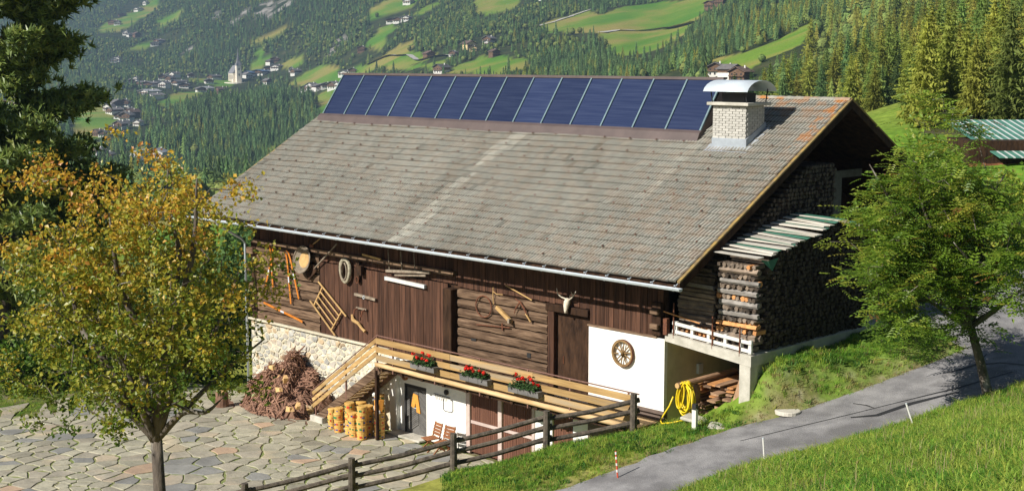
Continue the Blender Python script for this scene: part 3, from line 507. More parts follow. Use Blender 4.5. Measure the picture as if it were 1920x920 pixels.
M_PLINTH = mat('brown_plinth', (.16, .12, .10), (.11, .08, .065), scale=3, bump=.2)
M_CONC = mat('concrete', (.56, .53, .46), (.40, .38, .32), scale=2.5, bump=.35, bscale=16, rough=.95, c3=(.32, .31, .25))
M_TILE = None
M_ZINC = mat('zinc', (.66, .73, .78), (.56, .62, .67), scale=3, rough=.35, metal=.1, spec=.5)
M_STEEL = mat('brown_painted_steel', (.22, .12, .09), (.15, .075, .055), scale=8, rough=.6)
M_RUST = mat('rust', (.20, .075, .035), (.10, .04, .025), scale=18, rough=.9, bump=.3)
M_FLASH = mat('brown_sheet_metal', (.115, .085, .078), (.08, .06, .056), scale=1.2, rough=.5, spec=.4)
M_FRAME = mat('collector_frame', (.20, .29, .31), (.14, .21, .23), scale=3, rough=.45, metal=.3)
M_BRICK = mat('pale_brick', (.50, .485, .44), (.43, .415, .375), scale=7, bump=.5, bscale=30, rnd=.1, rough=.95)
M_MORTAR = mat('mortar', (.43, .415, .375), (.37, .355, .32), scale=9, bump=.4, rough=1)
M_STONE = mat('rubble_stone', (.60, .56, .46), (.36, .34, .29), scale=3.2, bump=.8, bscale=10, rnd=.3, sat=.02, c3=(.50, .37, .22), rough=.95)
M_STONE2 = mat('rubble_stone_grey', (.46, .45, .41), (.30, .295, .27), scale=3, bump=.8, bscale=10, rnd=.25, rough=.95)
M_STONE3 = mat('rubble_stone_brown', (.50, .38, .24), (.34, .26, .17), scale=3, bump=.8, bscale=10, rnd=.2, rough=.95)
M_STMORT = mat('lime_mortar', (.66, .60, .46), (.50, .45, .34), scale=2, bump=.6, bscale=14, rough=1)
M_BLACK = mat('dark_metal', (.03, .03, .032), (.02, .02, .02), scale=5, rough=.6)
M_GARAGE = mat('garage_board', (.17, .075, .045), (.10, .04, .024), scale=6, stretch=(3, 1, .12), bump=.4, rnd=.15)
M_PINK = mat('pale_pink_frame', (.58, .47, .42), (.46, .36, .32), scale=4, bump=.2)
M_DOORG = mat('grey_door_slat', (.15, .145, .135), (.10, .095, .088), scale=6, rough=.6, rnd=.2)
M_RUNNER = mat('lichen_edge', (.36, .24, .07), (.16, .12, .07), scale=5, rough=1, bump=.5)
def glass_mat():
    m = bpy.data.materials.new('collector_glass'); m.use_nodes = True; nt = m.node_tree; L = nt.links; bs = nt.nodes['Principled BSDF']
    tc = nd(nt, 'ShaderNodeTexCoord'); mp = nd(nt, 'ShaderNodeMapping'); mp.inputs['Scale'].default_value = (.5, 14, 14); L.new(tc.outputs['Object'], mp.inputs[0])
    n = nd(nt, 'ShaderNodeTexNoise'); n.inputs['Scale'].default_value = 1.1; n.inputs['Detail'].default_value = 5; L.new(mp.outputs[0], n.inputs['Vector'])
    r = nd(nt, 'ShaderNodeValToRGB'); e = r.color_ramp.elements; e[0].position = .35; e[0].color = (.018, .027, .068, 1); e[1].position = .9; e[1].color = (.04, .054, .105, 1); L.new(n.outputs[0], r.inputs[0])
    oi = nd(nt, 'ShaderNodeObjectInfo'); mr = nd(nt, 'ShaderNodeMapRange'); L.new(oi.outputs['Random'], mr.inputs[0]); mr.inputs[3].default_value = .82; mr.inputs[4].default_value = 1.22; hs_ = nd(nt, 'ShaderNodeHueSaturation'); L.new(mr.outputs[0], hs_.inputs['Value']); L.new(r.outputs[0], hs_.inputs['Color']); L.new(hs_.outputs[0], bs.inputs['Base Color']); bs.inputs['Roughness'].default_value = .22; bs.inputs['Specular IOR Level'].default_value = .35
    mp2 = nd(nt, 'ShaderNodeMapping'); mp2.inputs['Scale'].default_value = (60, 60, 60); L.new(tc.outputs['Object'], mp2.inputs[0])
    n2 = nd(nt, 'ShaderNodeTexNoise'); n2.inputs['Scale'].default_value = 1; L.new(mp2.outputs[0], n2.inputs['Vector'])
    bp = nd(nt, 'ShaderNodeBump'); bp.inputs['Strength'].default_value = .12; bp.inputs['Distance'].default_value = .01; L.new(n2.outputs[0], bp.inputs['Height']); L.new(bp.outputs[0], bs.inputs['Normal'])
    return m
M_GLASS = glass_mat()
def tile_mat():
    m = bpy.data.materials.new('concrete_tile'); m.use_nodes = True; nt = m.node_tree; L = nt.links; bs = nt.nodes['Principled BSDF']; bs.inputs['Roughness'].default_value = .9; bs.inputs['Specular IOR Level'].default_value = .2
    ge = nd(nt, 'ShaderNodeNewGeometry')
    def noise(s, d, sc=None):
        n = nd(nt, 'ShaderNodeTexNoise'); n.inputs['Scale'].default_value = s; n.inputs['Detail'].default_value = d
        if sc: mp = nd(nt, 'ShaderNodeMapping'); mp.inputs['Scale'].default_value = sc; L.new(ge.outputs['Position'], mp.inputs[0]); L.new(mp.outputs[0], n.inputs['Vector'])
        else: L.new(ge.outputs['Position'], n.inputs['Vector'])
        return n.outputs[0]
    r = nd(nt, 'ShaderNodeValToRGB'); e = r.color_ramp.elements; e[0].position = .3; e[0].color = (.235, .23, .198, 1); e[1].position = .7; e[1].color = (.315, .308, .268, 1); L.new(noise(.55, 9, (1, .35, .35)), r.inputs[0])
    r2 = nd(nt, 'ShaderNodeValToRGB'); e = r2.color_ramp.elements; e[0].position = .35; e[0].color = (.85, .85, .84, 1); e[1].position = .65; e[1].color = (1.12, 1.12, 1.1, 1); L.new(noise(9, 6), r2.inputs[0])
    mx = nd(nt, 'ShaderNodeMix', data_type='RGBA', blend_type='MULTIPLY'); mx.inputs[0].default_value = 1; L.new(r.outputs[0], mx.inputs[6]); L.new(r2.outputs[0], mx.inputs[7])
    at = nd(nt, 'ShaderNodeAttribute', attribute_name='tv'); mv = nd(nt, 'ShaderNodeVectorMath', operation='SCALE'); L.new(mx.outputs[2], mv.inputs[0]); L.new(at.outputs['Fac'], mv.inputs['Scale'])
    al = nd(nt, 'ShaderNodeAttribute', attribute_name='lich'); lf = nd(nt, 'ShaderNodeMath', operation='MULTIPLY'); L.new(al.outputs['Fac'], lf.inputs[0])
    rl = nd(nt, 'ShaderNodeValToRGB'); rl.color_ramp.elements[0].position = .45; rl.color_ramp.elements[1].position = .58; L.new(noise(2.6, 5), rl.inputs[0]); L.new(rl.outputs[0], lf.inputs[1])
    m2 = nd(nt, 'ShaderNodeMix', data_type='RGBA'); L.new(lf.outputs[0], m2.inputs[0]); L.new(mv.outputs[0], m2.inputs[6]); m2.inputs[7].default_value = (.42, .17, .04, 1)
    L.new(m2.outputs[2], bs.inputs['Base Color'])
    return m
M_TILE = tile_mat()

# ---------------------------------------------------------------- stone cells
def voronoi(seeds, bbox, k=22):
    S = np.array(seeds); out = []
    x0, x1, y0, y1 = bbox
    for i, p in enumerate(S):
        d = np.hypot(*(S-p).T); nb = np.argsort(d)[1:k+1]; poly = [(x0, y0), (x1, y0), (x1, y1), (x0, y1)]
        for j in nb:
            m = (p+S[j])/2; n = S[j]-p; q = []
            for a in range(len(poly)):
                A, B = poly[a], poly[(a+1) % len(poly)]; da = (A[0]-m[0])*n[0]+(A[1]-m[1])*n[1]; db = (B[0]-m[0])*n[0]+(B[1]-m[1])*n[1]
                if da <= 0: q.append(A)
                if da*db < 0: t = da/(da-db); q.append((A[0]+(B[0]-A[0])*t, A[1]+(B[1]-A[1])*t))
            poly = q
            if len(poly) < 3: break
        out.append(poly)
    return out
def cell_outline(poly, joint, jit, rd):
    c = (sum(p[0] for p in poly)/len(poly), sum(p[1] for p in poly)/len(poly)); P = []
    for i, a in enumerate(poly):
        b = poly[(i+1) % len(poly)]; l = math.hypot(a[0]-b[0], a[1]-b[1])
        if l < .03: continue
        P.append(a)
        if l > joint*5: t = rd.uniform(.35, .65); P.append((a[0]+(b[0]-a[0])*t+rd.uniform(-jit, jit), a[1]+(b[1]-a[1])*t+rd.uniform(-jit, jit)))
    Q = []
    for p in P:
        d = math.hypot(p[0]-c[0], p[1]-c[1])+1e-6; s = max(.25, 1-joint*rd.uniform(.7, 1.7)/d); Q.append((c[0]+(p[0]-c[0])*s, c[1]+(p[1]-c[1])*s))
    return Q, c
def stone_mb(Q, c, th, bev, to3, mb=None, dome=0.0):
    mb = mb or MB(); n = len(Q); ins = [(c[0]+(p[0]-c[0])*(1-bev/(math.hypot(p[0]-c[0], p[1]-c[1])+1e-6)), c[1]+(p[1]-c[1])*(1-bev/(math.hypot(p[0]-c[0], p[1]-c[1])+1e-6))) for p in Q]
    v = [to3(p[0], p[1], 0) for p in Q] + [to3(p[0], p[1], th-bev*.6) for p in Q] + [to3(p[0], p[1], th) for p in ins] + [to3(c[0], c[1], th+dome)]
    f = [(i, (i+1) % n, n+(i+1) % n, n+i) for i in range(n)] + [(n+i, n+(i+1) % n, 2*n+(i+1) % n, 2*n+i) for i in range(n)] + [(2*n+i, 2*n+(i+1) % n, 3*n) for i in range(n)]
    return mb.add(v, f)

# ================================================================ the barn
EZ, OE, RY, RZ = 4.475, 1.332, 7.138, 9.388; SL = (RZ-EZ)/(RY+OE); XL, XR = -23.7, 1.58
barn = thing('barn', 'long wooden alpine barn with grey tiled roof, white plaster and rubble stone base', 'barn', (-10.9, 3, CY))
def roofz(y): return EZ + SL*(y+OE) if y <= RY else RZ - SL*(y-RY)
WB = MB()   # wall cores behind the visible cladding
WB.bb(-21.7, -.12, .12, .3, -2.8, 5.0)
core = WB.build('wall_core', M_DARK, barn)
MB().prism([(.3, 2.2), (13.9, 2.2), (13.9, roofz(13.9)-.3), (RY, RZ-.3), (.3, roofz(.3)-.3)], 0, -2.4, -2.2).build('gable_wall', M_DARK, barn)
MB().prism([(.3, -2.8), (13.9, -2.8), (13.9, roofz(13.9)-.3), (RY, RZ-.3), (.3, roofz(.3)-.3)], 0, -21.7, -21.5).build('gable_wall', M_DARK, barn)
MB().bb(-21.7, -.2, 13.8, 14, -2.8, roofz(13.9)-.3).build('rear_wall', M_DARK, barn)
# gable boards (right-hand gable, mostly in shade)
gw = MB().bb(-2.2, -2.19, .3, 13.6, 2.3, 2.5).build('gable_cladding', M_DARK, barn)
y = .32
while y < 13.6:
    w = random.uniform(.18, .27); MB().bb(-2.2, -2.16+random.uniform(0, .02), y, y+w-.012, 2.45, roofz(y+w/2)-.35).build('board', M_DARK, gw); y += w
# --- left log wall and middle log wall
def log_wall(x0, x1, z0, z1, n, name):
    w = MB().bb(x0, x1, .09, .12, z0, z1).build(name, M_DARK, barn); h = (z1-z0)/n
    for i in range(n):
        mb = MB(); m = 14; z = z0+i*h; rows = []
        for k in range(m+1):
            x = x0+(x1-x0)*k/m; dy = random.uniform(-.012, .012); a = random.uniform(-.012, .012); b = random.uniform(-.012, .012)
            rows.append([(x, .1, z+.02+a), (x, -.015+dy, z+.035+a), (x, -.045+dy, z+h*.5), (x, -.02+dy, z+h-.035+b), (x, .1, z+h-.02+b)])
        v = [q for r in rows for q in r]; f = [(k*5+j, k*5+5+j, k*5+6+j, k*5+1+j) for k in range(m) for j in range(4)] + [(0, 1, 2, 3, 4), tuple(m*5+j for j in (4, 3, 2, 1, 0))]
        mb.add(v, f).build('log', M_LOG, w)
    return w
log_wall(-21.25, -17.05, .25, 3.3, 8, 'log_wall'); log_wall(-9.15, -4.86, -.05, 2.92, 9, 'log_wall')
# --- boards
def board_wall(x0, x1, z0, z1, name, m=M_BOARD, wr=(.2, .32), yb=.06, th=.035):
    w = MB().bb(x0, x1, yb+.01, yb+.03, z0+.01, z1-.01).build(name, M_DARK, barn); x = x0
    while x < x1-.02:
        d = min(random.uniform(*wr), x1-x); 
        if x1-(x+d) < .09: d = x1-x
        o = random.uniform(-.008, .012)
        MB().beam((x+d/2, yb-th/2-o, z0+random.uniform(-.02, .01)), (x+d/2+random.uniform(-.005, .005), yb-th/2-o, z1), d-.014, th, up=(0, 1, 0)).build('board', m, w); x += d
    return w
big = board_wall(-17.0, -9.66, .2, 3.02, 'barn_door', wr=(.24, .36), yb=.02)
board_wall(-21.3, -9.2, 3.5, 5.0, 'upper_cladding'); board_wall(-9.2, -3.05, 2.98, 5.0, 'upper_cladding'); board_wall(-3.05, -.12, 2.52, 5.0, 'upper_cladding', wr=(.16, .26))
board_wall(-17.0, -9.2, 3.06, 3.32, 'upper_cladding')
b = MB(); b.bb(-21.4, -9.3, -.1, .1, 3.33, 3.5); b.build('tie_beam', M_LOG, barn)
MB().bb(-9.63, -9.2, -.3, .1, -.05, 2.9).build('door_post', M_DARK, barn, bevel=.02)
MB().bb(-4.82, -4.54, -.06, .12, -.05, 2.72).build('door_post', M_BOARD, barn, bevel=.015)
MB().bb(-4.9, -3.05, -.08, .12, 2.72, 2.95).build('lintel', M_DARK, barn, bevel=.015)
MB().bb(-21.6, -21.26, -.06, .12, .25, 3.4).build('corner_post', M_DARK, barn, bevel=.02)
for z in (.7, 1.45, 2.2, 2.9): MB().bb(-21.75, -21.3, -.2, .1, z, z+.26).build('log_end', M_LOG, barn, bevel=.03)
MB().bb(-.46, -.12, -.09, .1, 2.55, 3.55).build('corner_post', M_DARK, barn, bevel=.02)
for z in (2.75, 3.2): MB().bb(-.44, -.14, -.22, -.09, z, z+.16).build('log_end', M_LOG, barn, bevel=.02)
MB().bb(-3.1, -.3, -.045, .06, 2.46, 2.52).build('drip_board', M_LOG, barn)
# recessed upper door
dr = MB().bb(-4.54, -3.05, .19, .24, -.02, 2.72).build('door', M_DARK, barn)
x = -4.54
while x < -3.1: MB().bb(x, x+.2, .15, .19, 0, 2.7).build('plank', M_DARK, dr); x += .213
MB().tube([(-4.25, .1, 1.05), (-4.25, .1, 1.3)], .015, 6).build('handle', M_RUST, dr)
# white plaster wall at the right end
MB().bb(-3.05, 0, -.02, .12, .28, 2.46).build('plaster_wall', M_PLASTER, barn)
MB().bb(-3.05, .012, -.035, .14, -1.2, .28).build('plinth', M_PLINTH, barn)
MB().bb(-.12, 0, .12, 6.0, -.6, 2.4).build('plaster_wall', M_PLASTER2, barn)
# eaves: rafters and soffit
sof = MB(); sof.prism([(-OE+.02, EZ-.16), (RY, RZ-.16), (RY, RZ-.09), (-OE+.02, EZ-.09)], 0, XL+.02, XR-.02); sof.prism([(RY, RZ-.14), (15.6, EZ-.14), (15.6, EZ-.06), (RY, RZ-.06)], 0, XL+.02, XR-.02)
roof = sof.build('roof', M_DARK, barn)
x = XL+.5
while x < XR:
    MB().prism([(-OE+.06, EZ-.30), (.1, roofz(.1)-.30), (.1, roofz(.1)-.14), (-OE+.06, EZ-.145)], 0, x-.07, x+.07).build('rafter', M_DARK, roof); x += 1.0
for yb in (.05, 3.6, RY, 10.6): MB().bb(XR-2.0, XR-.15, yb-.1, yb+.1, roofz(yb)-.42, roofz(yb)-.16).build('purlin', M_DARK, roof)
for xs in (XR, XL):
    for (a, b_) in (((-OE-.02, EZ), (RY, RZ)), ((RY, RZ), (15.6, EZ))):
        MB().prism([(a[0], a[1]-.26), (b_[0], b_[1]-.26), (b_[0], b_[1]+.0), (a[0], a[1]+.0)], 0, xs-.03, xs+.03).build('barge_board', M_DARK, roof)
        MB().prism([(a[0], a[1]+.002), (b_[0], b_[1]+.002), (b_[0], b_[1]+.06), (a[0], a[1]+.06)], 0, xs-.06, xs+.045).build('verge_strip', M_RUNNER, roof)
# --- roof tiles
cs = math.atan(SL); Lr = (RY+OE)/math.cos(cs); NC = 27; EX = Lr/NC; TW = .2545; NX = int((XR-XL)/TW)
UP = Vector((0, math.cos(cs), math.sin(cs))); NRM = Vector((0, -math.sin(cs), math.cos(cs)))
prof = [(0, .0), (.02, .028), (.068, .03), (.09, .004), (.128, .004), (.15, .028), (.196, .03), (.216, .004), (.2525, .004)]
def tile_geo(org, flip=False, mb=None):
    mb = mb or MB(); up = UP if not flip else Vector((0, -UP.y, UP.z)); nm = NRM if not flip else Vector((0, -NRM.y, NRM.z))
    org = Vector(org); n = len(prof); v = []
    for (px, pz) in prof: v.append(org + Vector((px, 0, 0)) + nm*(.008))
    for (px, pz) in prof: v.append(org + Vector((px, 0, 0)) + nm*(.045+pz))
    for (px, pz) in prof: v.append(org + Vector((px, 0, 0)) + up*(EX*1.12) + nm*(.008+pz*.9))
    f = [(i, i+1, n+i+1, n+i) for i in range(n-1)] + [(n+i, n+i+1, 2*n+i+1, 2*n+i) for i in range(n-1)]
    return mb.add(v, f)
def tile_val(x, s, rd):
    v = rd.uniform(.91, 1.09)
    if abs(x+11.05 - .06*math.sin(s)) < .2 + .12*math.sin(s*1.3)+.1: v *= rd.uniform(1.22, 1.5)
    if abs(x+2.6) < .25 and s > 3: v *= rd.uniform(1.05, 1.3)
    if rd.random() < .02: v *= .75
    return v
rd = random.Random(3); tiles = []
for c in range(NC):
    for k in range(NX):
        x = XL+.02+k*TW; org = Vector((x, -OE-.06, EZ)) + UP*(c*EX) + Vector((0, 0, 0)); tiles.append((org + NRM*(rd.uniform(0, .008) + .014*math.sin(x*.8+c*.45) - .03*math.sin(math.pi*(x-XL)/(XR-XL))) + UP*(rd.uniform(-.009, .009) - (.05 if rd.random() < .004 else 0)), x, c*EX))
cam_v = Vector(CAM); tiles.sort(key=lambda t: (t[0]-cam_v).length)
def add_tv(me, vals, lich):
    a = me.attributes.new('tv', 'FLOAT', 'FACE'); a.data.foreach_set('value', vals); a = me.attributes.new('lich', 'FLOAT', 'FACE'); a.data.foreach_set('value', lich)
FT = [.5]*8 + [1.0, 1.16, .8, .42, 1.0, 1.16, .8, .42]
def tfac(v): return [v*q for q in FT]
tvm = []
for q in range(8):
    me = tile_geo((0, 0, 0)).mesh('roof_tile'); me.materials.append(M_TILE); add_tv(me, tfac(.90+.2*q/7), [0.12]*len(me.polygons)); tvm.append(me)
off = -wloc(barn)
for (o_, x, s) in tiles[:290]:
    t = lnk(bpy.data.objects.new('tile', tvm[rd.randrange(8)])); t.parent = roof; t.location = o_ - wloc(roof)
mb = MB(); tv = []; li = []
for (o_, x, s) in tiles[290:]:
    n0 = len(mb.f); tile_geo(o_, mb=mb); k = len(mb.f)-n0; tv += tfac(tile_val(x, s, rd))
    l = .08 + .45*max(0, (s-8.2)/1.6)*(x > -1.2) + .5*(x > 1.0)*(s > 4)
    li += [min(1, l)]*k
fo = mb.build('tile_field', M_TILE, roof, fix=False, kind='stuff'); add_tv(fo.data, tv, li)
mb = MB(); tv = []
for c in range(NC):
    for k in range(NX): tile_geo(Vector((XL+.02+k*TW, 15.66, EZ)) + Vector((0, -UP.y, UP.z))*(c*EX), True, mb)
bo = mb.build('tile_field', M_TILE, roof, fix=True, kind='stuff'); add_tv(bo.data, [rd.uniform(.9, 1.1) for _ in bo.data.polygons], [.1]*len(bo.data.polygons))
x = XL+.1
while x < XR-.1:
    rt = MB(); n = 7
    v = []
    for (xx, r_) in ((x, .125), (x+.36, .105)):
        for i in range(n): t = math.pi*i/(n-1); v.append((xx, RY+math.cos(t)*r_*1.15, RZ+.0+math.sin(t)*r_*.8))
    rt.add(v, [(i, i+1, n+i+1, n+i) for i in range(n-1)]+[tuple(range(n))]); o = rt.build('ridge_tile', M_TILE, roof)
    add_tv(o.data, [rd.uniform(.9, 1.15)]*len(o.data.polygons), [random.choice([.1, .4, .8, .9]) if x > -3 else .1]*len(o.data.polygons)); x += .34
# snow guards
sg = MB().add([(-.015, 0, .03), (.015, 0, .03), (.015, .0, .10), (-.015, .0, .10), (-.015, .09, .04), (.015, .09, .04)], [(0, 1, 2, 3), (3, 2, 5, 4), (0, 3, 4), (1, 5, 2)]).mesh('snow_guard'); sg.materials.append(M_STEEL)
for c in range(1, 20, 1):
    if c % 2 == 0: continue
    x = XL+.6 + (c*.37) % 1.15
    while x < XR-.3:
        s = c*EX; p = Vector((x, -OE-.06, EZ)) + UP*s + NRM*.03
        if not (p.y > 4.6 and x < -2):
            o = lnk(bpy.data.objects.new('snow_guard', sg)); o.parent = roof; o.location = p-wloc(roof); o.rotation_euler = (cs, 0, 0)
        x += 1.17
# --- gutter, hooks, downpipe
gt = MB(); n = 9; R_ = .085; v = []
for xx in (XL-.12, XR+.22):
    for i in range(n): t = math.pi*i/(n-1); v.append((xx, -1.535+math.cos(t)*R_, 4.36-math.sin(t)*R_))
    for i in range(n): t = math.pi*(n-1-i)/(n-1); v.append((xx, -1.535+math.cos(t)*(R_-.006), 4.36-math.sin(t)*(R_-.006)))
m2 = 2*n
gt.add(v, [(i, (i+1) % m2, m2+(i+1) % m2, m2+i) for i in range(m2)] + [tuple(range(m2)), tuple(m2+i for i in range(m2-1, -1, -1))])
for xx in (XL-.12, XR+.22): gt.prism([(-1.535+math.cos(math.pi*i/8)*R_, 4.36-math.sin(math.pi*i/8)*R_) for i in range(9)], 0, xx-.004, xx+.004)
gt.tube([(XL-.12, -1.625, 4.365), (XR+.22, -1.625, 4.365)], .012, 6)
gutter = gt.build('gutter', M_ZINC, barn)
x = XL+.3
while x < XR:
    hk = MB(); hk.tube([(x, -1.62, 4.37)] + [(x, -1.535-math.cos(t)*.09, 4.36-math.sin(t)*.09) for t in (.4, .9, 1.57, 2.2, 2.8)] + [(x, -1.40, 4.43), (x, -1.2, EZ+.05)], .011, 5); hk.box((x, -1.45, 4.42), (.05, .09, .02)); hk.build('hook', M_ZINC, gutter); x += .86
dp = MB(); dp.tube([(-21.95, -1.5, 4.3), (-21.95, -1.3, 4.1), (-21.9, -.3, 3.5), (-21.88, -.14, 3.3), (-21.88, -.14, -2.6)], .05, 10); dp.build('downpipe', M_ZINC, barn, smooth=True)
# --- chimney
ch = MB().bb(-1.80, -.54, 4.49, 5.41, 7.3, 9.22).build('chimney', M_MORTAR, barn)
z = 8.18; r_ = 0
while z < 9.16:
    hgt = .078; x = -1.83
    if r_ % 2: x -= .13
    while x < -.52:
        a, b_ = max(x, -1.83), min(x+.25, -.51)
        if b_-a > .04: MB().bb(a, b_-.012, 4.462+random.uniform(-.004, .004), 4.53, z, z+hgt-.01).build('brick', M_BRICK, ch)
        x += .262
    yy = 4.535 - (0 if r_ % 2 else .0)
    yy = 4.535+(.12 if r_ % 2 else 0); 
    if r_ % 2: MB().bb(-.57, -.512+random.uniform(-.004, .004), 4.535, 4.64, z, z+hgt-.01).build('brick', M_BRICK, ch)
    while yy < 5.42:
        b_ = min(yy+.25, 5.43)
        if b_-yy > .04: MB().bb(-.57, -.512+random.uniform(-.004, .004), yy, b_-.012, z, z+hgt-.01).build('brick', M_BRICK, ch)
        yy += .262
    z += hgt; r_ += 1
MB().bb(-1.99, -.36, 4.32, 5.58, 9.22, 9.32).build('cover_slab', M_CONC, ch, bevel=.012)
fl = MB(); fl.prism([(4.44, 7.7), (5.47, 8.3), (5.47, 8.68), (4.44, 8.17)], 0, -1.85, -.49)
fl.add([(-2.0, 4.2, roofz(4.2)+.09), (-.3, 4.2, roofz(4.2)+.09), (-.3, 5.6, roofz(5.6)+.09), (-2.0, 5.6, roofz(5.6)+.09)], [(0, 1, 2, 3)]); fl.build('flashing', mat('lead_flashing', (.36, .40, .44), (.29, .32, .35), scale=4, rough=.5), ch)
MB().bb(-1.62, -.74, 4.65, 5.25, 9.32, 9.62).build('flue', M_BLACK, ch)
hd = MB(); n = 11; v = []
HX0, HX1 = -2.02, -.28
for xx in (HX0, HX1):
    for rr in (0, .012):
        for i in range(n): t = math.pi*(.06+.88*i/(n-1)); v.append((xx, 4.95-math.cos(t)*(.80-rr), 9.66+math.sin(t)*(.44-rr)-.08))
hd.add(v, [(i, i+1, 2*n+i+1, 2*n+i) for i in range(n-1)] + [(n+i, n+i+1, 3*n+i+1, 3*n+i) for i in range(n-1)] + [(i, i+1, n+i+1, n+i) for i in range(n-1)] + [(2*n+i, 2*n+i+1, 3*n+i+1, 3*n+i) for i in range(n-1)])
hd.build('hood', M_ZINC, ch, smooth=True)
for (a, b_) in ((-1.85, 4.45), (-.5, 4.45), (-1.85, 5.45), (-.5, 5.45)): MB().tube([(a, b_, 9.3), (a*1.0, b_+(-.1 if b_ < 5 else .1), 9.74)], .02, 6).build('hood_leg', M_BLACK, ch)

# ================================================================ lower front: rubble wall, white wall, doors
sw = MB().bb(-21.8, -12.85, .02, .12, -2.8, .22).build('stone_wall', M_STMORT, barn)
rd = random.Random(11); seeds = []
for i in range(5000):
    p = (rd.uniform(-21.8, -12.9), rd.uniform(-2.8, .22)*1.0)
    mind = rd.choice((.15, .2, .26, .36))
    if all(abs(p[0]-q[0])/1.55 + 0 < mind*0 or math.hypot((p[0]-q[0])/1.5, p[1]-q[1]) > mind for q in seeds): seeds.append(p)
cells = voronoi([(p[0]/1.5, p[1]) for p in seeds], (-21.8/1.5, -12.88/1.5, -2.8, .22))
cells.sort(key=lambda c: sum(q[0] for q in c)/max(1, len(c))); nst = 0; rst = MB()
for c in cells:
    if len(c) < 3: continue
    Q, cc = cell_outline([(a*1.5, b_) for a, b_ in c], .03, .035, rd)
    if len(Q) < 3: continue
    nst += 1; mm_ = rd.choices((M_STONE, M_STONE2, M_STONE3), (.6, .28, .12))[0]; tgt = None if nst <= 300 else rst; stone_mb(Q, cc, rd.uniform(.02, .055), .02, lambda a, b_, t: (a, .03-t, b_), tgt, dome=rd.uniform(-.01, .02)); nst <= 300 and stone_mb(Q, cc, rd.uniform(.02, .055), .02, lambda a, b_, t: (a, .03-t, b_), dome=rd.uniform(-.01, .02)).build('stone', mm_, sw)
if rst.f: rst.build('stones', M_STONE, sw, kind='stuff')
MB().bb(-21.85, -12.85, -.12, .1, .20, .27).build('wall_ledge', M_STMORT, barn)
MB().bb(-12.85, -12.46, -.06, .12, -2.72, .0).build('plaster_wall', M_PLASTER, barn)
MB().bb(-12.46, -12.06, .1, .2, -2.72, -.05).build('plaster_wall', M_PLASTER, barn)
MB().bb(-12.1, -10.8, -.02, .12, -.85, .0).build('plaster_wall', M_PLASTER, barn)
MB().bb(-10.84, -8.74, -.022, .12, -2.72, .0).build('plaster_wall', M_PLASTER, barn)
MB().bb(-5.4, -4.62, -.02, .12, -2.72, 0).build('plaster_wall', M_PLASTER, barn); MB().bb(-3.7, -3.02, -.02, .12, -2.72, -.0).build('plaster_wall', M_PLASTER, barn); MB().bb(-8.74, -5.4, -.02, .12, -.32, 0).build('plaster_wall', M_PLASTER, barn); MB().bb(-4.62, -3.7, -.02, .12, -.5, 0).build('plaster_wall', M_PLASTER, barn)
# grey chevron door
dd = MB().bb(-12.05, -10.86, .10, .14, -2.7, -.87).build('door', M_DOORG, barn)
mid = -11.37; zz = -2.7
def clip_slat(x0, x1, za, zb):
    lo, hi = -2.7, -1.0
    p = [(x0, za), (x1, zb), (x1, zb+.062), (x0, za+.062)]
    p = [(a, min(max(b_, lo), hi)) for a, b_ in p]
    return p
k = -1
while -2.7 + k*.075 < -.95:
    z0_ = -2.7+k*.075
    for (xa, xb, za, zb) in ((-12.03, mid-.012, z0_, z0_+.42), (mid+.012, -10.88, z0_+.32, z0_)):
        p = clip_slat(xa, xb, za, zb)
        if max(q[1] for q in p)-min(q[1] for q in p) > .03 and len(set(p)) == 4: MB().prism(p, 1, .07, .10).build('slat', M_DOORG, dd)
    k += 1
MB().bb(-12.09, -12.03, .02, .12, -2.72, -.85).build('door_frame', M_BLACK, dd); MB().bb(-12.03, -10.86, .06, .12, -1.0, -.86).build('door_frame', M_BLACK, dd)
MB().tube([(-11.45, .03, -1.7), (-11.57, .03, -1.7)], .014, 6).build('handle', M_ZINC, dd)
MB().bb(-12.5, -10.7, -.5, .1, -2.74, -2.66).build('door_step', M_CONC, barn, bevel=.015)
def board_gate(x0, x1, z0, z1, yb=.05):
    g = MB().bb(x0, x1, yb, yb+.03, z0, z1).build('garage_door', M_GARAGE, barn); x = x0
    while x < x1-.03:
        d = min(.105, x1-x); MB().bb(x, x+d-.01, yb-.025+random.uniform(-.003, .003), yb, z0, z1).build('plank', M_GARAGE, g); x += .105
    return g
g1 = board_gate(-8.52, -7.16, -2.68, -.36); g2 = board_gate(-6.94, -5.56, -2.68, -.36); g3 = board_gate(-4.58, -3.74, -2.68, -.5)
for (a, b_) in ((-8.74, -8.54), (-7.15, -6.96), (-5.54, -5.4)): MB().bb(a, b_, -.05, .06, -2.72, -.32).build('door_frame', M_PINK, barn, bevel=.01)
MB().bb(-8.52, -7.16, -.012, .02, -1.67, -1.57).build('crossbar', M_PINK, g1); MB().bb(-6.94, -5.56, -.012, .02, -1.67, -1.57).build('crossbar', M_PINK, g2)

